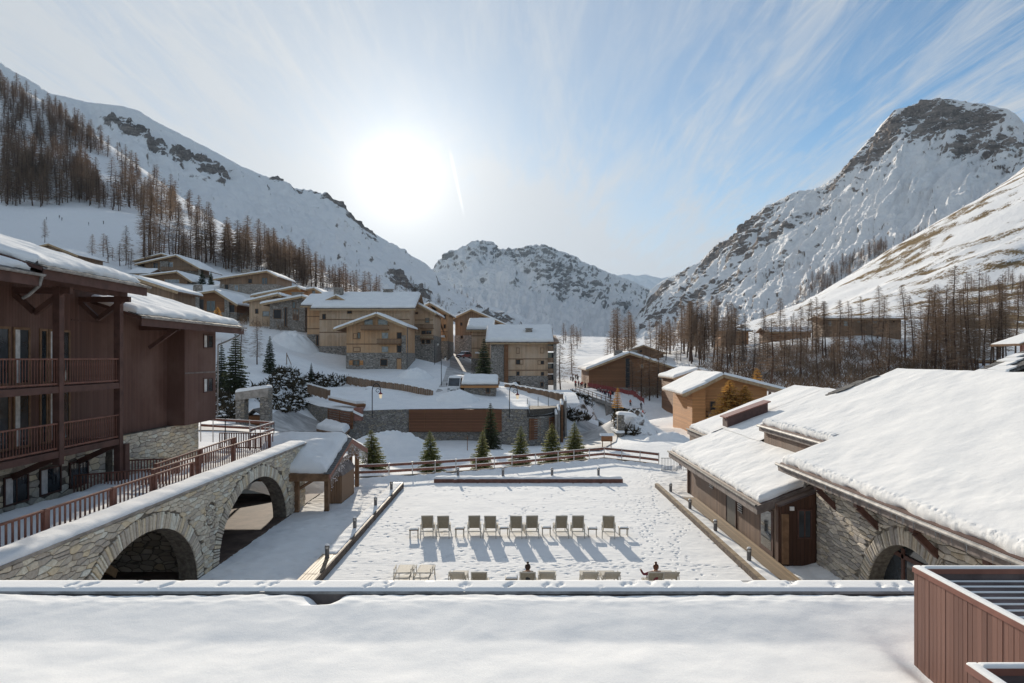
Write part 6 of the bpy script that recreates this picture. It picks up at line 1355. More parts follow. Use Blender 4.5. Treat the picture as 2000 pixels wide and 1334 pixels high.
    z = np.where(X > PL[5][0]+.4, np.minimum(z, 1.15+.05*fbm(X, Yc, 2)+np.clip((Yc-96)/14, 0, 1)*2.2), z)
    me = grid_mesh('roof_snow', np.stack([X, Yc, z], -1)-np.array(ORG[G.name][0]), M['snow_ground']); link('roof_snow', me, G)
    # snow-laden entrance canopy on the left flank and skylight slot
    c = [at(618, 838, 93), at(672, 848, 85.5), at(684, 836, 89), at(640, 824, 97)]
    mb = MB(); mb._add([tuple(p) for p in c]+[(p.x, p.y, p.z-.3) for p in c], [(0, 1, 2, 3), (7, 6, 5, 4), (0, 4, 5, 1), (1, 5, 6, 2), (2, 6, 7, 3), (3, 7, 4, 0)]); wb(mb, 'canopy', M['timber'], G)
    P = snow_mesh(*[tuple(p) for p in c], .7, 20, 20, rnd=.8, rag=.1, lump=.3); me = grid_mesh('canopy_snow', P-np.array(ORG[G.name][0]), M['snow']); 
    if me.polygons[100].normal.z < 0: me.flip_normals()
    link('canopy_snow', me, G)
    a = at(652, 775, 96); mb = MB(); mb.bar(at(650, 779, 96), at(706, 792, 91.5), 1.4, .35); wb(mb, 'roof_slot', M['umber'], G)
    mb = MB(); mb.bar(at(650, 775, 96.3), at(705, 786, 92), 1.6, .4); wb(mb, 'slot_snow', M['snow'], G)
    mb = MB(); p = at(692, 789, 90); q = at(708, 794, 90.4); mb.prism([(p.x, 89.6), (q.x, 89.9), (q.x, 92), (p.x, 92)], 'z', top-1.2, top+.5); wb(mb, 'stair_house', M['redbox'], G)
    p = at(698, 806, 89.6); mb = MB(); mb.bar(at(690, 803, 89.7), at(709, 812, 90.0), .7, .3); wb(mb, 'stair_snow', M['snow'], G)
    # dome skylight
    S = root('roof_dome', 'small round snow-capped roof light on the garage roof', 'skylight', W(722, 762, 112)); c = at(722, 760, 112)
    mb = MB(); mb.lathe((c.x, c.y, c.z-.2), [(.75, -.6), (.75, .2), (.6, .25)], 16); wb(mb, 'kerb', M['black'], S)
    mb = MB(); mb.smooth = True; mb.lathe((c.x, c.y, c.z), [(.78, .05), (.75, .2), (.6, .35), (.3, .45), (.02, .48)], 16); wb(mb, 'snow_cap', M['snow'], S)
garage()
# ---------------------------------------------------------------- trees
from mathutils.bvhtree import BVHTree
TR = random.Random(21)
def larch_mesh(seed, detail):
    """bare larch one unit tall: (trunk MB, crown MB); detail = 2 near, 1 middle, 0 far"""
    rr = random.Random(seed); tk = MB(); lean = (rr.uniform(-.03, .03), rr.uniform(-.03, .03)); pts = []
    n = (4, 5, 8)[detail]
    for i in range(n+1): t = i/n; pts.append(Vector((lean[0]*t+.008*math.sin(t*7+seed), lean[1]*t+.008*math.cos(t*5+seed), t)))
    for i, (a, b) in enumerate(zip(pts, pts[1:])): tk.tube(a, b, .010*(1-i/n)**.85+.0012, .010*(1-(i+1)/n)**.85+.0010, (4, 5, 7)[detail], False)
    cr = MB(); nb = (60, 95, 150)[detail]; low = rr.uniform(.12, .30) if detail < 2 else rr.uniform(.18, .38); wid = rr.uniform(.15, .21)
    def trunk(t): k = min(int(t*n), n-1); return pts[k].lerp(pts[k+1], t*n-k)
    for b in range(nb):
        t = low+(.985-low)*(b+rr.random())/nb; az = b*2.399+rr.uniform(-.6, .6); L = wid*(1-t)**.62*rr.uniform(.45, 1.15)+.012
        d = Vector((math.cos(az), math.sin(az), rr.uniform(-.25, .12)-.15*(1-t))); p = trunk(t); q = p+d*L
        m = p.lerp(q, .55)+Vector((0, 0, .012*rr.uniform(-1, .5)))
        w = (.0055, .0034, .0014)[detail]
        if detail == 2:
            cr.tube(p, m, .0016, .0010, 3, False); cr.tube(m, q+Vector((0, 0, .012)), .0010, .0004, 3, False)
        else:
            s = Vector((-d.y, d.x, 0)).normalized()*w; cr.quad(p-s, p+s, q+s*.4, q-s*.4); cr.quad(p-Vector((0, 0, w)), p+Vector((0, 0, w)), q+Vector((0, 0, w*.4)), q-Vector((0, 0, w*.4)))
        for k in range((4, 7, 12)[detail]):
            u = rr.uniform(.2, 1.0); c = p.lerp(q, u); sd = rr.choice((-1, 1)); l = L*rr.uniform(.18, .42)+.006
            e = Vector((-d.y*sd*rr.uniform(.3, 1)+d.x*.4, d.x*sd*rr.uniform(.3, 1)+d.y*.4, rr.uniform(-.40, .15))).normalized()*l
            s = e.cross(Vector((rr.random()-.5, rr.random()-.5, rr.random()-.5))).normalized()*w*rr.uniform(.6, 1.3)
            cr.quad(c-s, c+s, c+e+s*.3, c+e-s*.3)
    return tk, cr
def soft_cone(seed, n, wid, low, drop=.25):
    """crown of a small needle-bearing tree: short needle sprays on tiered branches"""
    rr = random.Random(seed); cr = MB(); tips = MB(); tiers = n
    for i in range(tiers):
        t = low+(1-low)*(i/tiers)**.92; L = wid*(1-t)**.80*rr.uniform(.85, 1.12)+.015; nb = max(5, int(13*(1-t)+5))
        for b in range(nb):
            az = 2*math.pi*(b+rr.random()*.7)/nb+i; d = Vector((math.cos(az), math.sin(az), 0)); l = L*rr.uniform(.7, 1.15); up = .30*t-.10
            p = Vector((0, 0, t)); q = p+d*l+Vector((0, 0, l*(up-drop*.4)+l*rr.uniform(-.12, .12)))
            side = Vector((-d.y, d.x, 0))
            for k in range(5):
                u = (k+1)/5; c = p.lerp(q, u*.92); w = l*.30*(1-u*.55)
                for sd in (-1, 1):
                    e = side*sd*w+d*w*.75+Vector((0, 0, -w*rr.uniform(.05, .6))); s = (d*.4+Vector((0, 0, rr.uniform(-.8, .8)))).normalized()*(.011+.006*rr.random())
                    cr.quad(c-s, c+s, c+e+s*.2, c+e-s*.2)
            s = side*.010; cr.quad(p-s, p+s, q+s*.3, q-s*.3); s = Vector((0, 0, .010)); cr.quad(p-s, p+s, q+s*.3, q-s*.3)
            for k in range(2):
                e = (d+side*rr.uniform(-.7, .7)+Vector((0, 0, rr.uniform(-.1, .5)))).normalized()*l*.2; c = p.lerp(q, rr.uniform(.72, .98)); s = Vector((rr.uniform(-1, 1), rr.uniform(-1, 1), rr.uniform(-1, 1))).normalized()*.006
                tips.quad(c-s+Vector((0, 0, .006)), c+s+Vector((0, 0, .006)), c+e+s*.2, c+e-s*.2)
    e = Vector((0, 0, 1.0)); cr.quad((-.008, 0, .9), (.008, 0, .9), (.002, 0, 1.03), (-.002, 0, 1.03))
    tk = MB(); tk.tube((0, 0, -.03), (0, 0, .95), .022, .004, 6, False); return tk, cr, tips

LARCH = {}
for _d in (0, 1, 2):
    LARCH[_d] = []
    for _k in range(7):
        _t, _c = larch_mesh(100+_d*20+_k, _d); LARCH[_d].append((_t, _c, _t.mesh('trunk', M['bark']), _c.mesh('crown', M['twig_far'] if _d == 0 else M['twig']), _c.mesh('crown', M['twig_gold'])))
def place_larch(p, h, detail, label, group, gold=False, name='larch_tree', wide=1.0):
    t = TR.choice(LARCH[detail]); o = empty(name, p, TR.uniform(0, 6.28)); o.rotation_euler = (TR.gauss(0, .03), TR.gauss(0, .03), TR.uniform(0, 6.28)); o.scale = (h*wide, h*wide, h); tag(o, label, 'tree', group)
    link('trunk', t[2], o); link('crown', t[4] if gold else t[3], o); return o
def in_poly(u, v, P):
    c = False; j = len(P)-1
    for i in range(len(P)):
        if ((P[i][1] > v) != (P[j][1] > v)) and u < (P[j][0]-P[i][0])*(v-P[i][1])/(P[j][1]-P[i][1]+1e-9)+P[i][0]: c = not c
        j = i
    return c
def bvh_of(prefix):
    vs = []; fs = []
    for o in bpy.data.objects:
        if o.name.split('.')[0] == prefix:
            b = len(vs); n = len(o.data.vertices); co = np.empty(n*3, np.float32); o.data.vertices.foreach_get('co', co); vs += [tuple(x) for x in co.reshape(-1, 3)]
            fi = np.empty(len(o.data.polygons)*4, np.int32); o.data.polygons.foreach_get('vertices', fi); fs += [tuple(x) for x in (fi.reshape(-1, 4)+b)]
    return BVHTree.FromPolygons(vs, fs)
def forests():
    cand = []          # (pixel height, point, height, zone)
    def fill(poly, n, hm, zone, gap=None, caster=None, dmin=50):
        us = [p[0] for p in poly]; vs = [p[1] for p in poly]; got = 0; tries = 0
        while got < n and tries < n*30:
            tries += 1; u = TR.uniform(min(us), max(us)); v = TR.uniform(min(vs), max(vs))
            if not in_poly(u, v, poly): continue
            if gap and any(in_poly(u, v, g) for g in gap): continue
            if caster:
                q = at(u, v, 1); d = (q-Vector((0, 0, CAM_H))).normalized(); hit = caster.ray_cast(Vector((0, 0, CAM_H)), d)
                if hit[0] is None: continue
                p = hit[0]
            else:
                p = ray_ground(u, v, dmin)
                if p is None: continue
            h = hm*(TR.uniform(.45, 1.3) if zone not in ('bank', 'valley') else TR.choice((TR.uniform(.4, .8), TR.uniform(.7, 1.2), TR.uniform(1.1, 1.5)))); cand.append((h*FOC/p.y, Vector((p.x, p.y, p.z-.3)), h, zone)); got += 1
    F1 = [(0, 170), (60, 196), (130, 238), (200, 292), (270, 342), (330, 392), (400, 434), (425, 452), (330, 438), (290, 425), (240, 414), (150, 402), (0, 404)]
    fill(F1, 430, 17, 'wood', [[(145, 300), (200, 300), (245, 350), (210, 360), (150, 330)]])
    fill([(0, 300), (140, 320), (280, 420), (150, 404), (0, 408)], 90, 17, 'wood')
    fill([(0, 165), (60, 190), (60, 215), (0, 200)], 25, 13, 'wood'); fill([(60, 190), (130, 232), (200, 285), (200, 310), (100, 250)], 60, 15, 'wood')
    fill([(276, 505), (300, 515), (430, 520), (425, 500), (280, 498)], 34, 21, 'stand')
    fill([(428, 505), (470, 492), (560, 510), (600, 540), (600, 562), (540, 556), (440, 532)], 95, 16, 'mixed')
    fill([(560, 520), (620, 545), (700, 580), (760, 598), (740, 606), (640, 580), (580, 556)], 60, 13, 'mixed')
    fill([(440, 460), (560, 502), (660, 548), (740, 585), (700, 590), (600, 550), (470, 490)], 45, 12, 'mixed')
    fill([(200, 500), (270, 512), (265, 530), (215, 520)], 8, 10, 'stand')
    mt = bvh_of('mountain')
    fill([(765, 560), (800, 548), (850, 575), (885, 605), (870, 612), (820, 600), (780, 580)], 70, 15, 'slope', caster=mt)
    fill([(880, 560), (940, 590), (960, 605), (930, 606), (890, 585)], 16, 13, 'slope', caster=mt)
    fill([(500, 420), (680, 500), (760, 560), (700, 570), (560, 500)], 22, 11, 'slope', caster=mt)
    fill([(1540, 608), (1580, 560), (1640, 520), (1720, 480), (1745, 490), (1690, 520), (1640, 552), (1600, 585)], 130, 20, 'slope', caster=mt)
    fill([(1740, 480), (1800, 450), (1820, 458), (1770, 480)], 20, 14, 'slope', caster=mt)
    fill([(1490, 530), (1580, 505), (1570, 520), (1480, 550)], 26, 9, 'slope', caster=mt)
    fill([(1190, 690), (1290, 672), (1400, 672), (1400, 700), (1330, 716), (1240, 706), (1200, 720)], 62, 14, 'valley', dmin=180)
    fill([(1330, 690), (1440, 676), (1470, 700), (1440, 740), (1360, 730)], 28, 13, 'bank', dmin=120)
    fill([(1440, 690), (1600, 668), (1760, 668), (1900, 700), (1900, 745), (1640, 745), (1480, 745)], 52, 12, 'bank', dmin=100)
    fill([(1760, 690), (1960, 690), (1960, 740), (1800, 735)], 26, 19, 'bank', dmin=100)
    fill([(1870, 560), (2000, 545), (2000, 620), (1920, 640)], 40, 9, 'edge', dmin=150)
    fill([(1085, 668), (1140, 664), (1140, 680), (1090, 690)], 10, 14, 'valley', dmin=180)
    # single trees the photo shows clearly: foot pixel and top row
    OL = {1770: 'thickest tall larch, right at the end of the long low hill house', 1612: 'bare larch before the near end of the long low hill house', 1658: 'slim bare larch in front of the long low hill house windows', 1684: 'bare larch rising in front of the middle of the long low hill house', 1715: 'tall slim larch before the portholes of the long low hill house', 1524: 'tall shapely larch standing alone above the reddish house row', 1548: 'shorter larch just right of the shapely one above the reddish house row', 1095: 'tall thin larch at the balconied end of the pale apartment block', 1118: 'bare larch standing over the waiting skiers above the bridge', 1330: 'tallest larch of the clump beyond the dark brown chalet wing', 1310: 'larch on the bridge side of the clump beyond the dark brown chalet wing', 1345: 'larch on the far side of the clump beyond the dark brown chalet wing', 1290: 'short larch left of the clump beyond the dark brown chalet wing', 1186: 'slim larch on the valley floor above the skiers queue', 1215: 'dark larch on the valley floor left of the big chalet chimney', 1240: 'larch on the valley floor over the big reddish chalet ridge', 1505: 'large spreading larch right behind the roof vent box and golden larches', 470: 'thin bare larch on the snow slope next to the bushy dark pine', 503: 'thin crooked larch on the snow slope, second from the bushy dark pine', 88: 'lone bare larch above the hotel roof, nearest the picture edge', 180: 'lone spreading larch above the hotel roof, left of the topmost hillside chalet', 285: 'first tall larch of the stand behind the topmost hillside chalet', 1237: 'feathery larch in front of the big reddish chalet, nearest the ski bridge', 1252: 'feathery larch before the big reddish chalet, second from the ski bridge', 1268: 'feathery larch before the big reddish chalet, third from the ski bridge', 1284: 'tallest feathery larch before the big reddish chalet wall', 1300: 'feathery larch at the far corner of the big reddish chalet', 1318: 'feathery larch between the big reddish chalet and the dark brown wing', 1562: 'leafless larch rising from the brown scrub behind the snowy chalet roof', 1598: 'leafless larch in the brown scrub below the long low hill house', 1472: 'leafless larch left of the large spreading larch behind the orange chalet', 1640: 'leafless larch in the brown scrub straight above the big roof corner'}
    _o = ['second', 'third', 'fourth', 'fifth', 'sixth', 'seventh', 'eighth', 'ninth', 'tenth', 'eleventh', 'twelfth', 'thirteenth', 'fourteenth', 'fifteenth']
    for _i, _u in enumerate((1808, 1826, 1838, 1852, 1868, 1878, 1889, 1901, 1920, 1936, 1952, 1966, 1985)): OL[_u] = 'tall clear-stemmed larch above the big snow roof, %s counting from the long low hill house' % _o[_i]
    one = [(1770, 706, 553), (1808, 733, 563), (1826, 730, 572), (1838, 712, 588), (1852, 716, 600), (1868, 742, 578), (1878, 735, 562), (1889, 742, 556), (1901, 742, 586), (1936, 728, 592), (1952, 722, 598), (1715, 662, 556), (1684, 664, 575), (1658, 660, 585), (1612, 700, 585), (1524, 678, 578), (1548, 676, 608), (1920, 738, 620), (1966, 730, 605), (1985, 712, 560), (1095, 765, 655), (1118, 745, 668), (1330, 690, 612), (1310, 692, 622), (1345, 688, 618), (1290, 690, 640), (1186, 700, 660), (1215, 700, 655), (1240, 692, 650), (1505, 772, 618), (470, 708, 618), (503, 712, 612), (88, 474, 426), (180, 508, 455), (285, 520, 425), (1237, 772, 700), (1252, 778, 690), (1268, 783, 694), (1284, 778, 686), (1300, 784, 700), (1318, 790, 712), (1562, 748, 650), (1598, 752, 640), (1472, 742, 640), (1640, 742, 652)]
    for u, v, vt in one:
        p = ray_ground(u, v, 55)
        if p: cand.append(((v-vt)*1.0+200, p-Vector((0, 0, .3)), (v-vt)/FOC*p.y, 'single:%d' % u))
    cand.sort(key=lambda c: -c[0]); rest_t = MB(); rest_c = MB()
    LAB = {'wood': ('bare brown larch in the dense wood covering the hillside above the ski piste', 'larches of the hillside wood'), 'stand': ('tall bare larch in the open stand behind the topmost hillside chalet', 'larches in the stand by the piste'),
           'mixed': ('bare larch in the brown wood between the hillside chalets and the mountain', 'larches behind the hillside chalets'), 'slope': ('small dark larch on the snowy mountainside', 'larches on the mountainside'),
           'valley': ('bare larch on the valley floor beyond the big reddish chalet', 'larches on the valley floor'), 'bank': ('bare brown larch on the wooded bank above the restaurant roofs', 'larches on the wooded bank'),
           'edge': ('small bare tree on the grassy slope near the picture edge', 'trees on the grassy slope'), 'single': ('tall bare larch with a clear dark trunk standing out from the trees around it', 'tall clear-stemmed larches')}
    v0 = 0; T_v = []; T_f = []; C_v = []; C_f = []
    for i, (px, p, h, zone) in enumerate(cand):
        if i < 300:
            lab, grp = LAB[zone.split(':')[0]]; real = h*FOC/p.y
            if zone[:6] == 'single': lab = OL[int(zone[7:])]
            place_larch(p, h, 2 if real > 95 else (1 if real > 45 else 0), lab, grp, gold=False, wide=1.5 if zone in ('wood', 'mixed') else (1.7 if zone[7:] in ('1237', '1252', '1268', '1284', '1300', '1318', '1505', '1472') else 1.2))
        else:
            t = TR.choice(LARCH[0]); a = TR.uniform(0, 6.28); c, s = math.cos(a)*h*1.55, math.sin(a)*h*1.55
            for src, V, F in ((t[0], T_v, T_f), (t[1], C_v, C_f)):
                b = len(V); V.extend([(x*c-y*s+p.x, x*s+y*c+p.y, z*h+p.z) for x, y, z in src.v]); F.extend([[b+k for k in f] for f in src.f])
    E = empty('far_wood'); tag(E, 'far larches too small to tell apart on the slopes', 'forest', kind='stuff')
    for nm, V, F, m in (('trunks', T_v, T_f, M['bark']), ('crowns', C_v, C_f, M['twig_far'])):
        me = bpy.data.meshes.new(nm); me.from_pydata(V, [], F); me.materials.append(m); o = link(nm, me, E); o['kind'] = 'stuff'
    # golden larches still in needle
    gl = [(1206, 800, 757, 100, 1.2, 'small golden larch on the rocky knoll above the stone pillar'), (1425, 818, 742, 98, 1.9, 'golden larch bush leaning against the orange-brown chalet'), (1455, 815, 752, 97, 2.0, 'golden larch beside the chimney box, right of the orange chalet gable'), (1480, 800, 718, 108, 1.3, 'tall golden-brown larch behind the roof vent box'), (425, 645, 600, 140, 1.5, 'golden larch shrub below the lower hillside chalet'), (310, 590, 555, 150, 1.5, 'golden larch shrub above the hotel eave')]
    gt, gc, gtips = soft_cone(77, 26, .30, .08); mg = gc.mesh('crown', M['twig_gold']); g3 = soft_cone(78, 12, .17, .12); mg2 = g3[1].mesh('needles', M['twig_gold']); mt_ = gt.mesh('trunk', M['bark'])
    for u, v, vt, D, wide, lab in gl:
        p = at(u, v, D); h = (v-vt)/FOC*D; z = ground_z(p.x, p.y); o = empty('golden_larch', (p.x, p.y, min(p.z, z+.3) if abs(z-p.z) < 6 else p.z), TR.uniform(0, 6)); o.scale = (h*wide*.9, h*wide*.9, h*(1 if abs(z-p.z) > 6 else 1)+max(0, p.z-z-.3)*0); o.location.z = p.z; tag(o, lab, 'tree')
        if wide < 1.4: t = TR.choice(LARCH[2]); o.scale = (h*1.5, h*1.5, h); link('trunk', t[2], o); link('crown', t[4], o); link('needles', mg2, o)
        else: link('trunk', mt_, o); link('crown', mg, o)
    # row of young firs beyond the terrace fence
    firs = [soft_cone(s, 26, .29, .03) for s in (5, 6, 7)]; fm = [(a.mesh('trunk', M['bark']), b.mesh('crown', M['fir']), b.mesh('crown', M['fir_dark']), c.mesh('frosted_tips', M['fir_tip'])) for a, b, c in firs]
    spots = [(728, 922, 838, 57, 1.15, 'fir'), (842, 920, 842, 62, 1.0, 'fir'), (940, 915, 842, 65, 1.0, 'fir'), (1015, 910, 831, 67, .92, 'fir'), (1077, 904, 826, 69, 1.0, 'fir'), (1122, 898, 824, 71, 1.05, 'fir')]
    labs = ['broad frosted young fir right beside the open shelter', 'frosted young fir in front of the garage stone wall, second in the fence row', 'frosted young fir below the dark fir, third in the fence row', 'slender frosted young fir in front of the garage stone pier', 'frosted young fir in front of the garage end panel', 'young fir nearest the road, last in the fence row']
    for i, (u, v, vt, D, wd, _) in enumerate(spots):
        p = at(u, v, D); zg = min(p.z, ground_z(p.x, p.y)+.4); h = at(u, vt, D).z-zg; o = empty('young_fir', (p.x, p.y, zg), TR.uniform(0, 6)); o.scale = (h*wd*TR.uniform(1.05, 1.4), h*wd*TR.uniform(1.05, 1.4), h); o.rotation_euler = (TR.uniform(-.04, .04), TR.uniform(-.05, .05), TR.uniform(0, 6)); tag(o, labs[i], 'tree', 'young firs along the terrace fence')
        m = fm[i % 3]; link('trunk', m[0], o); link('crown', m[1], o); link('frosted_tips', m[3], o)['kind'] = 'stuff'
    dark = [(958, 878, 786, 84, .85, 'taller dark fir standing close to the garage panels'), (945, 745, 660, 128, .9, 'tall dark fir at the corner of the stone and timber apartment block'), (460, 738, 650, 92, 1.2, 'bushy dark pine by the hotel corner, the bigger of two'), (433, 728, 668, 96, 1.05, 'smaller dark pine half hidden by the hotel corner'), (527, 716, 655, 112, .8, 'lone young fir on the snowy slope below the stone chalets'), (608, 742, 708, 118, .7, 'tiny bare conifer on the snow slope below the apartment block'), (395, 570, 528, 215, 1.0, 'dark conifer between the hillside chalets'), (412, 562, 530, 214, .9, 'narrow dark conifer beside the long hillside chalet')]
    for i, (u, v, vt, D, wd, lab) in enumerate(dark):
        p = at(u, v, D); h = (v-vt)/FOC*D; o = empty('conifer', p, TR.uniform(0, 6)); o.scale = (h*wd, h*wd, h); tag(o, lab, 'tree'); m = fm[i % 3]; link('trunk', m[0], o); link('crown', m[2], o)
        zg = ground_z(p.x, p.y)
        if zg < p.z: o.location.z = zg; o.scale.z = h+(p.z-zg); 
    # bare scrub and snow-dusted evergreen scrub: uncountable twigs on the banks
    def scrub(name, label, polys, n, size, mat, snowy=0.0, dmin=55, th=.03):
        mb = MB(); sn = MB(); rr = random.Random(len(name)+n)
        for poly in polys:
            us = [q[0] for q in poly]; vs = [q[1] for q in poly]; got = 0; tr = 0
            while got < n and tr < n*12:
                tr += 1; u = rr.uniform(min(us), max(us)); v = rr.uniform(min(vs), max(vs))
                if not in_poly(u, v, poly): continue
                p = ray_ground(u, v, dmin)
                if p is None: continue
                got += 1; s = size*rr.uniform(.5, 1.4)
                for k in range(16):
                    d = Vector((rr.gauss(0, .5), rr.gauss(0, .5), rr.uniform(.35, 1))).normalized()*s*rr.uniform(.4, 1); c = p+Vector((rr.gauss(0, .3*s), rr.gauss(0, .3*s), rr.uniform(-.1, .35)*s)); w = d.cross(Vector((rr.random()-.5, rr.random()-.5, rr.random()-.5))).normalized()*th*s*rr.uniform(.6, 1.5)
                    mb.quad(c-w, c+w, c+d+w*.3, c+d-w*.3)
                for _ in range(3 if snowy else 0):
                    if rr.random() > snowy: continue
                    c = p+Vector((rr.gauss(0, .3*s), rr.gauss(0, .3*s), s*rr.uniform(.3, .6))); r = s*rr.uniform(.12, .36)
                    sn.lathe(c, [(r*.7, -r*.25), (r, 0), (r*.7, r*.3), (r*.15, r*.42)], 6)
        E = empty(name); tag(E, label, 'shrubs', kind='stuff'); me = mb.mesh('twigs', mat); o = link('twigs', me, E); o['kind'] = 'stuff'
        if sn.v: sn.sm = [True]*len(sn.sm); me = sn.mesh('snow_clumps', M['snow']); o = link('snow_clumps', me, E); o['kind'] = 'stuff'
    scrub('evergreen_scrub', 'dark snow-dusted scrub on the bank behind the stone portal', [[(545, 720), (600, 735), (680, 740), (690, 748), (640, 765), (600, 800), (560, 812), (530, 800), (480, 770), (530, 745)], [(425, 770), (465, 765), (465, 820), (425, 818)], [(1108, 772), (1150, 780), (1148, 822), (1112, 825)], [(1198, 808), (1215, 800), (1250, 815), (1245, 850), (1215, 850)]], 260, .95, M['heath'], .75, th=.10)
    scrub('bare_scrub', 'brown leafless scrub on the wooded bank above the restaurant', [[(1340, 730), (1440, 690), (1560, 680), (1700, 672), (1800, 680), (1900, 715), (1900, 755), (1600, 770), (1450, 760)]], 1300, 2.3, M['scrub'], 0, dmin=100, th=.022)
    scrub('bare_scrub', 'thin leafless scrub by the hillside chalets', [[(440, 600), (520, 615), (600, 640), (560, 648), (470, 636)], [(1240, 740), (1310, 745), (1310, 775), (1250, 780)]], 130, 2.0, M['scrub'], 0, dmin=100, th=.02)
forests()
# ---------------------------------------------------------------- people
def figure(name, J, E, rad, lab, mats, order):
    """one continuous body grown over a posed skeleton; cloth and skin by the nearest bone"""
    names = list(J); idx = {k: i for i, k in enumerate(names)}; me = bpy.data.meshes.new(name); me.from_pydata([J[k] for k in names], [(idx[a], idx[b]) for a, b in E], [])
    o = bpy.data.objects.new(name, me); COL.objects.link(o); sk = o.modifiers.new('skin', 'SKIN'); 
    if not me.skin_vertices: bpy.context.view_layer.objects.active = o
    for k in names: v = me.skin_vertices[0].data[idx[k]]; v.radius = rad[k] if isinstance(rad[k], tuple) else (rad[k], rad[k]); v.use_root = (k == order)
    sk.use_smooth_shade = True; sb = o.modifiers.new('sub', 'SUBSURF'); sb.levels = 1; sb.render_levels = 1
    dg = bpy.context.evaluated_depsgraph_get(); ev = o.evaluated_get(dg); m2 = bpy.data.meshes.new_from_object(ev, depsgraph=dg); bpy.data.objects.remove(o)
    m2.materials.clear(); keys = list(mats)
    for k in keys: m2.materials.append(mats[k])
    segs = [(Vector(J[a]), Vector(J[b]), lab[b]) for a, b in E]
    for p in m2.polygons:
        c = p.center; best = 1e9; bl = keys[0]
        for a, b, l in segs:
            d = b-a; t = max(0, min(1, (c-a).dot(d)/max(d.length_squared, 1e-9))); dist = (c-a-d*t).length
            if dist < best: best = dist; bl = l
        p.material_index = keys.index(bl); p.use_smooth = True
    m2.name = name; return m2
ST_J = {'pelvis': (0, 0, .93), 'waist': (0, .02, 1.10), 'chest': (0, -.02, 1.32), 'neck': (0, -.03, 1.47), 'head': (0, -.05, 1.60), 'top': (0, -.04, 1.69)}
ST_R = {'pelvis': .13, 'waist': .12, 'chest': (.15, .12), 'neck': .055, 'head': .092, 'top': .07}
ST_E = [('pelvis', 'waist'), ('waist', 'chest'), ('chest', 'neck'), ('neck', 'head'), ('head', 'top')]
ST_L = {'waist': 'jacket', 'chest': 'jacket', 'neck': 'skin', 'head': 'skin', 'top': 'helmet'}
for _s, _n in ((-1, 'l'), (1, 'r')):
    ST_J.update({'sh'+_n: (_s*.18, -.01, 1.42), 'el'+_n: (_s*.28, -.02, 1.16), 'wr'+_n: (_s*.27, -.22, 1.04), 'ha'+_n: (_s*.26, -.30, 1.03), 'hi'+_n: (_s*.10, 0, .88), 'kn'+_n: (_s*.14, -.10, .50), 'an'+_n: (_s*.14, .03, .12), 'to'+_n: (_s*.14, -.15, .05)})
    ST_R.update({'sh'+_n: .075, 'el'+_n: .052, 'wr'+_n: .042, 'ha'+_n: .045, 'hi'+_n: .10, 'kn'+_n: .075, 'an'+_n: .062, 'to'+_n: .05})
    ST_E += [('chest', 'sh'+_n), ('sh'+_n, 'el'+_n), ('el'+_n, 'wr'+_n), ('wr'+_n, 'ha'+_n), ('pelvis', 'hi'+_n), ('hi'+_n, 'kn'+_n), ('kn'+_n, 'an'+_n), ('an'+_n, 'to'+_n)]
    ST_L.update({'sh'+_n: 'jacket', 'el'+_n: 'jacket', 'wr'+_n: 'jacket', 'ha'+_n: 'glove', 'hi'+_n: 'trousers', 'kn'+_n: 'trousers', 'an'+_n: 'trousers', 'to'+_n: 'boot'})
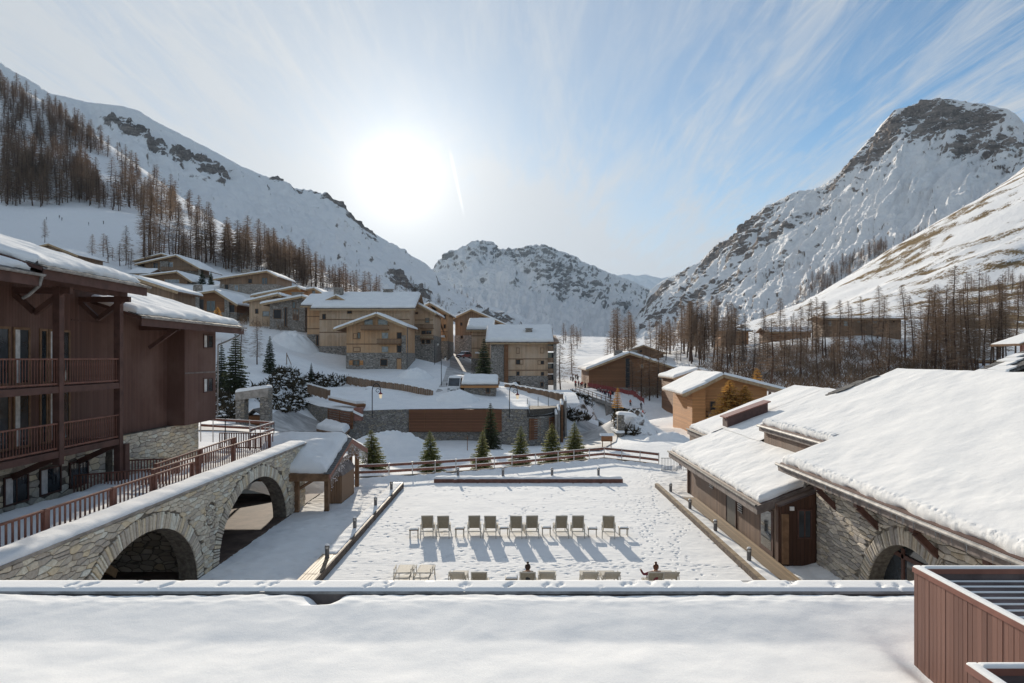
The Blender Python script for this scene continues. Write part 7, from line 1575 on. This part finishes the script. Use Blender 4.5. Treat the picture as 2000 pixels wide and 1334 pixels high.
def skiers():
    outfits = [('red', 'blackc', 'blackc'), ('blackc', 'blackc', 'greyc'), ('orangec', 'blackc', 'blackc'), ('maroon', 'navy', 'whitep'), ('navy', 'greyc', 'blackc'), ('greyc', 'blackc', 'maroon')]
    base = None; ms = []
    for j, t, h in outfits:
        mt = {'jacket': M[j], 'trousers': M[t], 'helmet': M[h], 'skin': M['skin'], 'glove': M['blackc'], 'boot': M['greyc']}
        if base is None: m = figure('body', ST_J, ST_E, ST_R, ST_L, mt, 'pelvis'); base = m
        else:
            m = base.copy()
            for i, k in enumerate(mt): m.materials[i] = mt[k]
        ms.append(m)
    sk = MB(); sk.prism([(-.8, .035), (-.95, .14), (-.97, .135), (-.82, .02), (.75, .02), (.75, .035)], 'x', -.05, .05); msk = sk.mesh('ski', M['redp'])
    pl = MB(); pl.tube((0, 0, 0), (0, 0, 1.15), .012, .012, 5); mpl = pl.mesh('ski_pole', M['greyc'])
    def put(u, v, D, k, lab, group, rz=0.0, gear=True):
        p = at(u, v, D); z = p.z; o = empty('person', (p.x, p.y, z), rz); tag(o, lab, 'person', group); link('body', ms[k], o)
        if gear:
            for s in (-1, 1):
                link('ski', msk, o, (s*.14, 0, -.02)); q = link('ski_pole', mpl, o, (s*.30, -.28, 0.0)); q.rotation_euler = (-.25, 0, 0)
    put(1231, 795, 146, 2, 'skier in an orange-red jacket gliding down the piste past the golden larch', None, .6)
    put(1252, 801, 143, 4, 'skier in dark clothes behind the orange-red skier on the piste', None, .7)
    put(1255, 817, 128, 0, 'skier in a reddish jacket, lowest of the three below the bridge', None, .9)
    rr = random.Random(2); n = 0
    words = ['front', 'second', 'third', 'fourth', 'fifth', 'sixth', 'seventh', 'eighth', 'ninth', 'tenth', 'eleventh', 'twelfth', 'thirteenth', 'fourteenth', 'fifteenth', 'sixteenth', 'seventeenth', 'eighteenth', 'nineteenth', 'twentieth']
    for i in range(20):
        t = i/19; u = 1122+t*72+rr.uniform(-2, 2); v = 753+t*27+rr.uniform(-2.5, 2.5); D = 176-t*26+rr.uniform(-1, 1)
        put(u, v, D, rr.choice((0, 1, 3, 3, 1, 5)), 'skier in the queue on the ski bridge', 'skiers queueing on the ski bridge', rr.uniform(-1, 1.5), False)
    for i, (u, v) in enumerate(((1115, 746), (1120, 747), (1124, 742), (1127, 741), (1129, 745))): put(u, v, 200, 1, 'dark-clothed skier in the small knot above the bridge queue', 'skiers waiting above the bridge', rr.uniform(-1, 1), False)
    for i, (u, v) in enumerate(((91, 430), (121, 431), (116, 427), (173, 441), (202, 439), (380, 443), (391, 444))):
        p = ray_ground(u, v, 200); o = empty('person', p if p else at(u, v, 330), rr.uniform(0, 6)); tag(o, ['skier alone on the piste edge below the hillside wood', 'skier of the pair on the hillside piste, standing higher', 'skier of the pair on the hillside piste, standing lower', 'skier beside a white sledge on the hillside piste', 'skier right of the white sledge on the hillside piste', 'skier at the brow of the far piste, nearer the larches', 'skier at the brow of the far piste, farther out'][i], 'person'); link('body', ms[1], o)
    # two guests on the parapet loungers, seen from behind
    J = {'pelvis': (0, .28, .50), 'waist': (0, .20, .68), 'chest': (0, .06, .92), 'neck': (0, -.01, 1.08), 'head': (0, -.01, 1.20), 'top': (0, 0, 1.29)}; Rr = dict(ST_R); E = list(ST_E); L = dict(ST_L)
    for s, n in ((-1, 'l'), (1, 'r')):
        J.update({'sh'+n: (s*.18, .05, 1.0), 'el'+n: (s*.27, .22, .76), 'wr'+n: (s*.26, .44, .70), 'ha'+n: (s*.25, .53, .69), 'hi'+n: (s*.10, .34, .48), 'kn'+n: (s*.13, .72, .62), 'an'+n: (s*.12, 1.12, .48), 'to'+n: (s*.12, 1.16, .60)})
    mt = {'jacket': M['blackc'], 'trousers': M['navy'], 'helmet': M['hair'], 'skin': M['skin'], 'glove': M['skin'], 'boot': M['greyc']}
    hairm = MB(); hairm.smooth = True; hairm.lathe((0, 0, 0), [(.07, -.10), (.105, -.05), (.112, .02), (.09, .08), (.04, .115), (.005, .12)], 12)
    hairm.lathe((0, .02, .15), [(.02, -.05), (.05, -.02), (.05, .02), (.01, .05)], 8)
    m1 = figure('body', J, E, Rr, L, mt, 'pelvis'); l = LOUNGE[1031]; o = empty('person', l.location, l.rotation_euler.z); tag(o, 'sunbather with dark tied-up hair sitting on a parapet lounger, back turned', 'person'); b = link('body', m1, o); link('hair', hairm.mesh('hair', M['hair']), b, (0, -.03, 1.24))
    J2 = dict(J); J2.update({'ell': (-.46, .02, .93), 'wrl': (-.54, .10, 1.06), 'hal': (-.57, .12, 1.13), 'knr': (.13, .55, .92), 'anr': (.12, .85, .5)})
    mt2 = dict(mt); mt2['jacket'] = M['maroon']; m2 = figure('body', J2, E, Rr, L, mt2, 'pelvis'); l = LOUNGE[1284]; o = empty('person', l.location, l.rotation_euler.z); tag(o, 'sunbather in maroon with one arm raised on a parapet lounger', 'person'); b = link('body', m2, o); link('hair', hairm.mesh('hair', M['hair2']), b, (0, -.03, 1.24))
skiers()

# ---------------------------------------------------------------- ski bridge, road, walls, lamps, vehicles
def bits():
    B = root('ski_bridge', 'concrete ski bridge with dark rail carrying the piste over the road tunnel', 'bridge', W(1170, 780, 150))
    a = at(1124, 764, 156); b = at(1200, 790, 146); d = (b-a).normalized(); n = Vector((-d.y, d.x, 0)).normalized()
    def off(p, k, z=0): return p+n*k+Vector((0, 0, z))
    mb = MB(); mb.bar(off(a-d*2, 3.5, -.35), off(b+d*1.5, 3.5, -.35), 7.0, .7); wb(mb, 'deck', M['concrete'], B)
    mb = MB(); mb.bar(off(a-d*2, 3.5, .05), off(b+d*4, 3.5, .05), 6.8, .12); wb(mb, 'deck_snow', M['snow_ground'], B)
    for k in range(10):
        p = off(a.lerp(b, k/9), .1); mb = MB(); mb.box(p.x-.07, p.x+.07, p.y-.07, p.y+.07, p.z-.3, p.z+1.1); wb(mb, 'post', M['timber'], B)
    for z in (1.05, .55): mb = MB(); mb.bar(off(a, .1, z), off(b, .1, z), .07, .10); wb(mb, 'rail', M['timber'], B)
    for u, dd in ((1150, 150.5), (1192, 147.5)):
        p = at(u, 800, dd); mb = MB(); mb.box(p.x-.9, p.x+.9, p.y+.5, p.y+6.5, -9, at(0, 783, dd).z); wb(mb, 'abutment', M['concrete'], B)
    p = at(1140, 800, 152); q = at(1200, 800, 147); mb = MB(); mb.box(p.x-1.5, q.x+1.5, 158.5, 159.5, -9, 1.5); wb(mb, 'tunnel_back', M['asphalt'], B)
    # red safety nets
    for i, (u0, v0, u1, v1, D0, D1, lab) in enumerate(((1148, 757, 1185, 764, 161, 158, 'long red safety net at the foot of the big reddish chalet'), (1185, 764, 1243, 776, 158, 150, 'red safety net sagging behind the golden larch on the bridge'), (1232, 772, 1258, 790, 150, 142, 'folded red safety net beside the lower piste'))):
        p, q = at(u0, v0, D0), at(u1, v1, D1); N = root('safety_net', lab, 'net', p); dd = (q-p); k = 8
        mb = MB()
        for j in range(k): x, y = p+dd*(j/k), p+dd*((j+1)/k); mb.bar(x+Vector((0, 0, .75+.1*math.sin(j*2))), y+Vector((0, 0, .75+.1*math.sin(j*2+2))), .03, .9)
        wb(mb, 'net', M['netred'], N)
        for j in range(5): x = p+dd*(j/4); mb = MB(); mb.tube(x, x+Vector((0, 0, 2.0)), .04, .04, 6); wb(mb, 'pole', M['redp'], N)
    # ploughed roads drape over the land
    def ribbon(name, path, w, mat, lift=.05):
        pts = [ray_ground(u, v, 60) or at(u, v, D) for u, v, D in path]; rows = []; P = []
        for s, e in zip(pts, pts[1:]):
            for k in range(8): P.append(s.lerp(e, k/8))
        P.append(pts[-1])
        for i, p in enumerate(P):
            t = (P[min(i+1, len(P)-1)]-P[max(i-1, 0)]); t.z = 0; t.normalize(); nn = Vector((-t.y, t.x, 0)); row = []
            for j in range(9): q = p+nn*w*(j/8-.5); row.append((q.x, q.y, ground_z(q.x, q.y)+lift))
            rows.append(row)
        me = grid_mesh(name, np.array(rows), mat)
        if me.polygons[5].normal.z < 0: me.flip_normals()
        o = link(name, me); o['kind'] = 'structure'
    ribbon('road', [(1120, 882, 80), (1152, 868, 86), (1160, 856, 98), (1160, 846, 115), (1164, 838, 135), (1168, 834, 150)], 6.5, M['road'], .12)
    ribbon('road', [(880, 790, 106), (890, 764, 116), (898, 742, 130), (903, 722, 150), (900, 705, 175), (893, 690, 205)], 6.0, M['road'], .12)
    ribbon('road', [(430, 850, 62), (520, 838, 72), (575, 832, 88), (600, 815, 105)], 5.0, M['road'], .10)
    # stone portal with a refuse shed behind
    Pm = root('stone_portal', 'rubble stone portal with a heavy timber lintel under snow', 'portal', W(497, 830, 76))
    for u in (474, 521): p = at(u, 830, 76); mb = MB(); mb.box(p.x-.55, p.x+.42, 75.4, 76.6, -1, at(0, 762, 76).z); wb(mb, 'pillar', M['rubble'], Pm)
    p, q = at(464, 780, 76), at(528, 757, 76); mb = MB(); mb.prism([(p.x, at(0, 781, 76).z), (q.x, at(0, 774, 76).z), (q.x, at(0, 757, 76).z), (p.x, at(0, 766, 76).z)], 'y', 75.3, 76.7); wb(mb, 'lintel', M['concrete'], Pm)
    snow('snow_cover', Pm, (p.x, 75.3, at(0, 766, 76).z), (q.x, 75.3, at(0, 757, 76).z), (q.x, 76.7, at(0, 757, 76).z), (p.x, 76.7, at(0, 766, 76).z), .35, 30, 10, rnd=.4, rag=.05)
    S = root('refuse_shed', 'small dark shed with a snowy pitched roof seen through the stone portal', 'shed', W(500, 828, 79)); c = at(500, 828, 79)
    mb = MB(); mb.box(c.x-1.1, c.x+1.2, 78.5, 80, c.z-1, c.z+1.0); wb(mb, 'wall', M['umber'], S)
    mb = MB(); mb.prism([(c.x-1.35, c.z+.6), (c.x, c.z+1.8), (c.x+1.45, c.z+.8), (c.x, c.z+1.6)], 'y', 78.2, 80.3); wb(mb, 'roof', M['slate'], S)
    snow('snow_cover', S, (c.x-1.35, 78.2, c.z+.62), (c.x-1.35, 80.3, c.z+.62), (c.x-.05, 80.3, c.z+1.8), (c.x-.05, 78.2, c.z+1.8), .12, 12, 12, rnd=.2)
    # railing of the far walkway behind the hotel
    F = root('walkway_fence', 'two-rail brown walkway fence on pale posts behind the bridge end', 'fence', W(460, 840, 54))
    pp = [at(392, 842, 52), at(440, 845, 52.5), at(535, 850, 53), at(488, 868, 46)]
    for s, e in zip(pp, pp[1:]):
        for z in (.95, .45): mb = MB(); mb.bar(s+Vector((0, 0, z)), e+Vector((0, 0, z)), .05, .17); bd = wb(mb, 'board', M['rail'], F); mb = MB(); mb.bar(s+Vector((0, 0, z+.1)), e+Vector((0, 0, z+.1)), .06, .03); wb(mb, 'snow_line', M['snow'], bd)
        nn = max(2, int((e-s).length/1.4))
        for k in range(nn+1): p = s.lerp(e, k/nn); mb = MB(); mb.box(p.x-.03, p.x+.03, p.y-.03, p.y+.03, p.z-.8, p.z+1.1); wb(mb, 'post', M['post_w'], F)
    # stone pillar on the knoll, information stand
    Q = root('stone_pillar', 'free-standing rubble stone pillar against the snowy rock knoll', 'pillar', W(1212, 866, 92)); p = at(1212, 866, 92)
    mb = MB(); mb.box(p.x-.42, p.x+.42, 91.6, 92.6, p.z-.6, at(0, 810, 92).z); wb(mb, 'shaft', M['rubble'], Q); z = at(0, 810, 92).z
    snow('snow_cover', Q, (p.x-.45, 91.6, z), (p.x+2.2, 91.6, z-.3), (p.x+2.2, 93.8, z-.3), (p.x-.45, 93.8, z), .45, 14, 14, rnd=.5)
    I = root('notice_stand', 'small dark red notice stand with a snow cap beside the road', 'notice board', W(1185, 866, 80)); p = at(1185, 866, 80)
    for s in (-.5, .5): mb = MB(); mb.box(p.x+s-.05, p.x+s+.05, 79.9, 80, p.z-1, p.z+.9); wb(mb, 'post', M['timber'], I)
    mb = MB(); mb.box(p.x-.66, p.x+.66, 79.8, 79.9, p.z+.25, p.z+.85); wb(mb, 'board', M['umber'], I); mb = MB(); mb.prism([(79.4, p.z+.95), (80, p.z+1.2), (80.4, p.z+.95)], 'x', p.x-.8, p.x+.8); wb(mb, 'roof', M['snow'], I)
    W_ = root('retaining_wall', 'low dark retaining wall with a snow top along the road below the rock knoll', 'wall', W(1190, 842, 100)); a = at(1172, 832, 112); b = at(1212, 860, 91)
    mb = MB(); mb.bar(a+Vector((0, 0, .2)), b+Vector((0, 0, .2)), .5, 1.6); wb(mb, 'wall', M['rubble'], W_); mb = MB(); mb.bar(a+Vector((0, 0, 1.1)), b+Vector((0, 0, 1.1)), 1.1, .3); wb(mb, 'snow_cover', M['snow'], W_)
    # board fence and wall lines round the garage roof
    for i, (pts, lab, nm) in enumerate(((((676, 748, 122), (720, 756, 118), (790, 766, 112), (846, 778, 108)), 'brown plank fence stepping down behind the garage roof', 'plank_fence'), (((600, 766, 106), (645, 779, 101)), 'short brown plank fence at the scrub bank edge', 'plank_fence'), (((985, 764, 118), (1050, 776, 110), (1100, 786, 104)), 'snow-topped plank fence below the stone and timber apartment block', 'plank_fence'))):
        P = [at(*q) for q in pts]; F = root(nm, lab, 'fence', P[0])
        for s, e in zip(P, P[1:]):
            n_ = max(2, int((e-s).length/.5)); dv = (e-s)
            for k in range(n_):
                p = s+dv*((k+.5)/n_); q = s+dv*((k+.5)/n_+.42/n_); p0 = s+dv*((k+.5)/n_-.42/n_)
                mb = MB(); mb.bar(p0+Vector((0, 0, .55)), q+Vector((0, 0, .55)), .06, 1.3+.15*(k % 3)); wb(mb, 'plank', M['hbrown'], F)
            mb = MB(); mb.bar(s+Vector((0, 0, 1.38)), e+Vector((0, 0, 1.38)), .25, .16); wb(mb, 'snow_cover', M['snow'], F)
    # street lamps: scrolled iron arms on the garage wall, taller posts by the road
    def scroll_lamp(u, vb, D, h, lab):
        p = at(u, vb, D); L = root('street_lamp', lab, 'lamp', p, 'scrolled street lamps'); k = h/4.0; pts = [Vector((0, 0, 0)), Vector((0, 0, 2.7*k))]
        for i in range(15): t = math.pi*i/14; pts.append(Vector(((.42-.42*math.cos(t))*k, 0, (2.7+.75*math.sin(t))*k)))
        mb = MB(); mb.path(pts, .045*k, 7); mb.path([Vector(((.84+.0)*k, 0, 2.7*k))]+[Vector(((.55+.27*math.cos(a)*(1-a/9))*k, 0, (2.72+.27*math.sin(a)*(1-a/9))*k)) for a in [j*.5 for j in range(13)]], .03*k, 6); lb(mb, 'post', M['black'], L)
        mb = MB(); mb.lathe((.84*k, 0, 2.15*k), [(.05*k, .55*k), (.06*k, .42*k), (.20*k, .30*k), (.24*k, .24*k), (.02*k, .22*k)], 8); lb(mb, 'hood', M['maroon'], L)
        mb = MB(); mb.lathe((.84*k, 0, 2.15*k), [(.10*k, -.18*k), (.17*k, .22*k)], 6); lb(mb, 'lantern', M['lamp'], L); ORG[L.name] = (p, 0)
    scroll_lamp(727, 816, 89.6, 5.2, 'scrolled iron street lamp on the garage stone wall by the stair'); scroll_lamp(995, 816, 93.3, 5.2, 'scrolled iron street lamp on the garage stone pier')
    def post_lamp(u, vb, vt, D, lab):
        p = at(u, vb, D); L = root('street_lamp', lab, 'lamp', p, 'street lamps by the upper road'); h = (vb-vt)/FOC*D
        mb = MB(); mb.tube((0, 0, 0), (0, 0, h), .07, .05, 7); mb.bar((0, 0, h-.6), (.7, 0, h-.5), .05, .05); lb(mb, 'post', M['black'], L)
        mb = MB(); mb.lathe((.7, 0, h-1.1), [(.04, .6), (.26, .4), (.26, .34)], 8); lb(mb, 'hood', M['black'], L); mb = MB(); mb.lathe((.7, 0, h-1.1), [(.10, -.1), (.2, .34)], 6); lb(mb, 'lantern', M['opal'], L)
    post_lamp(862, 756, 690, 119, 'black lantern post on the snow below the balcony wing'); post_lamp(849, 712, 664, 148, 'slim black lantern post close to the balcony wing')
    # marker poles
    for i, (u, v0, v1, D, lab) in enumerate(((809, 868, 896, 80, 'thin brown marker pole in the snow bank, nearer the broad fir'), (913, 852, 887, 82, 'thin brown marker pole in the snow bank before the dark fir'), (1030, 778, 800, 100, 'first slim pole in the garden beside the garage end'), (1051, 775, 800, 100, 'second slim pole in the garden beside the garage end'), (1071, 772, 800, 100, 'third slim pole in the garden beside the garage end'), (1084, 758, 786, 112, 'tall thin pole beside the balconied end of the pale block'))):
        p, q = at(u, v1, D), at(u, v0, D); mb = MB(); mb.tube((0, 0, -.5), (0, 0, q.z-p.z), .05, .04, 6); o = mb.build('marker_pole', M['umber'] if i < 2 else M['slate'], loc=p); tag(o, lab, 'pole', 'thin poles')
    # leaning posts on the slope
    p = at(560, 712, 116); o = MB(); o.tube((0, 0, 0), (0, 0, 2.0), .08, .07, 6); o.tube((.05, 0, 1.7), (.7, .2, 0), .07, .06, 6); o = o.build('braced_post', M['timber'], loc=p); tag(o, 'braced wooden post on the snowy slope below the stone chalets', 'post')

    # vehicles
    def car(lab, u, v, D, paint, rz, L=4.3, Wd=1.8, Hh=1.55, bus=False, snowcap=.15):
        p = at(u, v, D); p.z = ground_z(p.x, p.y)+.14 if abs(ground_z(p.x, p.y)-p.z) < 2.5 else p.z; T = root('minibus' if bus else 'parked_car', lab, 'minibus' if bus else 'car', p, None if bus else 'cars parked on the village road', rz); w = Wd/2
        if bus: prof = [(-L/2, .35), (-L/2-.05, .8), (-L/2+.1, 1.25), (-L/2+.65, Hh), (L/2, Hh), (L/2, .35)]; win = [(-L/2+.16, 1.3), (-L/2+.62, Hh-.12), (L/2-.2, Hh-.15), (L/2-.2, 1.3)]
        else: prof = [(-L/2, .30), (-L/2-.03, .62), (-L/2+.15, .82), (-L/2+1.1, .95), (-L/2+1.75, Hh), (L/2-.75, Hh), (L/2-.1, .98), (L/2, .35)]; win = [(-L/2+1.2, .98), (-L/2+1.78, Hh-.09), (L/2-.8, Hh-.09), (L/2-.3, .98)]
        mb = MB(); n = len(prof)
        vs = []
        for x, k in ((-w, 0), (-w*.9, 1), (w*.9, 1), (w, 0)):
            for y, z in prof: tp = max(0, (z-.9)/(Hh-.9)) if z > .9 else 0; vs.append((x*(1-.14*tp*(0 if bus else 1)), y*(1.0 if k else .985), z))
        fs = [tuple(range(n)), tuple(reversed(range(3*n, 4*n)))]
        for s in range(3):
            for i in range(n): fs.append((s*n+i, s*n+(i+1) % n, (s+1)*n+(i+1) % n, (s+1)*n+i))
        mb._add(vs, fs); body = lb(mb, 'body', paint, T)
        for s in (-1, 1):
            mb = MB(); pts = [(s*(w*(1-(.14 if not bus else 0)*max(0, (z-.9)/(Hh-.9)))+.006), y, z) for y, z in win]; mb.quad(*pts); lb(mb, 'side_window', M['glass'], T)
            mb = MB(); y0 = -L/2; mb.box(s*w*.55, s*w*.92, y0-.06, y0+.06, .60 if not bus else .75, .76 if not bus else .95); lb(mb, 'headlight', M['glass_l'], T)
            mb = MB(); mb.box(s*(w+.02), s*(w+.2), y0+(1.3 if not bus else .3), y0+(1.45 if not bus else .5), 1.0 if not bus else 1.4, 1.16 if not bus else 1.8); lb(mb, 'wing_mirror', M['rubber'], T)
            for yy in (-L/2+.85, L/2-.85):
                mb = MB(); mb.tube((s*(w-.22), yy, .32), (s*(w+.01), yy, .32), .32, .32, 16); t = lb(mb, 'wheel', M['rubber'], T); mb = MB(); mb.tube((s*(w+.01), yy, .32), (s*(w+.02), yy, .32), .18, .16, 10); lb(mb, 'rim', M['zinc'], t)
        a, b = (prof[2], prof[3]) if bus else (prof[3], prof[4])
        mb = MB(); e = .012; k = .86; nrm = Vector((0, -(b[1]-a[1]), b[0]-a[0])).normalized()*e
        ya, za = a[0]+(b[0]-a[0])*.06, a[1]+(b[1]-a[1])*.06; yb, zb_ = a[0]+(b[0]-a[0])*.92, a[1]+(b[1]-a[1])*.92
        wt = w*(1-.14*(0 if bus else 1)); mb.quad((-w*k, ya+nrm.y, za+nrm.z), (w*k, ya+nrm.y, za+nrm.z), (wt*k, yb+nrm.y, zb_+nrm.z), (-wt*k, yb+nrm.y, zb_+nrm.z)); lb(mb, 'windscreen', M['glass'], T)
        mb = MB(); mb.box(-w*.9, w*.9, -L/2-.10, -L/2+.05, .32, .50); lb(mb, 'bumper', M['rubber'] if not bus else paint, T)
        mb = MB(); mb.box(-w*.45, w*.45, -L/2-.06, -L/2+.02, .56, .74); lb(mb, 'grille', M['black'], T)
        mb = MB(); mb.box(-.26, .26, -L/2-.12, -L/2-.10, .36, .47); lb(mb, 'number_plate', M['whitep'], T)
        y0, y1 = (prof[3][0]+.1, L/2-.1) if bus else (prof[4][0]+.05, prof[5][0]-.05)
        P = snow_mesh((-wt*.92, y0, Hh-.01), (wt*.92, y0, Hh-.01), (wt*.92, y1, Hh-.01), (-wt*.92, y1, Hh-.01), snowcap, 12, 12, rnd=.25, rag=.03); me = grid_mesh('snow_cover', P, M['snow']); link('snow_cover', me, T)
        if not bus:
            q = prof[2:4]; P = snow_mesh((-w*.8, q[0][0]+.1, q[0][1]+.01), (w*.8, q[0][0]+.1, q[0][1]+.01), (w*.8, q[1][0]-.1, q[1][1]+.01), (-w*.8, q[1][0]-.1, q[1][1]+.01), .08, 10, 8, rnd=.15, rag=.05); me = grid_mesh('bonnet_snow', P, M['snow']); link('bonnet_snow', me, T)
    car('cream minibus with a snow-loaded roof parked nose-on beside the stone hut', 894, 761, 112, M['whitep'], -.16, 5.6, 2.1, 2.7, True, .3)
    car('dark snow-covered car parked right behind the minibus', 911, 727, 128, M['greyp'], -.1, 4.3, 1.85, 1.6); car('blue-grey snow-covered car under the dark fir by the apartment block', 934, 733, 126, M['bluep'], .25, 4.4, 1.85, 1.6); car('dull red car parked farthest up the road', 906, 700, 160, M['redp'], -.5, 4.2, 1.8, 1.6)
    # snow heaps and boulders
    def heap(u, v, D, r, h, lab, name='snow_heap', mat='snow_ground', rough=.3):
        p = at(u, v, D); n, m = 26, 40; a = np.linspace(0, 2*np.pi, m); q = np.linspace(0, 1, n); A, Q = np.meshgrid(a, q); X = Q*np.cos(A)*r; Y = Q*np.sin(A)*r*.8
        Z = h*np.cos(Q*np.pi/2)**1.3*(1+rough*fbm(X*.8+u, Y*.8, 4))+rough*.4*h*fbm(X*1.6+u, Y*1.6, 3)*(1-Q)-(.35+1.3*Q**6)*Q*Q; P = np.stack([X, Y, Z], -1); P[:, -1] = P[:, 0]
        zg = ground_z(p.x, p.y)
        if abs(zg-p.z) < 4 and not (88 < D < 108 and u < 1100):
            G_ = np.array([[ground_z(p.x+a, p.y+b) for a, b in zip(r0, r1)] for r0, r1 in zip(P[..., 0], P[..., 1])]); P[..., 2] += G_-p.z
        me = grid_mesh(name, P, M[mat])
        if me.polygons[len(me.polygons)//2].normal.z < 0: me.flip_normals()
        o = link(name, me, None, (p.x, p.y, p.z)); tag(o, lab, 'snow heap' if mat == 'snow_ground' else 'boulder')
    heap(893, 778, 104, 4.2, 1.2, 'ploughed snow heap in front of the minibus and stone hut'); heap(578, 655, 150, 6, 2.6, 'streaked snow heap beside the stone chalet cluster')
    heap(812, 735, 130, 4.5, 1.6, 'snow heap with stones at the gabled front corner'); heap(770, 900, 82, 7, 2.4, 'smooth snow bank leaning on the garage stone wall'); heap(880, 672, 225, 6, 3.2, 'ploughed snow wall at the bend of the upper road')
    heap(1240, 842, 95, 4.0, 2.2, 'brown snow-dusted boulder beside the stone pillar', 'boulder', 'hill_left', .6); heap(1125, 800, 128, 5, 3.2, 'rocky snow-dusted mound beside the bridge abutment', 'boulder', 'hill_left', .7)
    heap(1310, 872, 86, 4.5, 1.2, 'lumpy snow heap below the piste near the pavilion'); heap(1008, 765, 122, 4.5, 2.4, 'steep snow heap between the stone hut and the apartment block')
bits()
# ---------------------------------------------------------------- the valley air
def haze():
    mb = MB(); mb.box(-3500, 3500, -300, 9500, -9, 1150); mat = bpy.data.materials.new('valley_air'); mat.use_nodes = True; nt = mat.node_tree; nt.nodes.clear()
    out = nt.nodes.new('ShaderNodeOutputMaterial'); v = nt.nodes.new('ShaderNodeVolumePrincipled'); v.inputs['Color'].default_value = (0.55, 0.76, 1.0, 1)
    v.inputs['Density'].default_value = 3.0e-5; v.inputs['Anisotropy'].default_value = 0.0; nt.links.new(v.outputs[0], out.inputs['Volume'])
    o = mb.build('haze', mat); o['kind'] = 'stuff'; tag(o, 'thin pale winter haze filling the valley', 'haze')
haze()
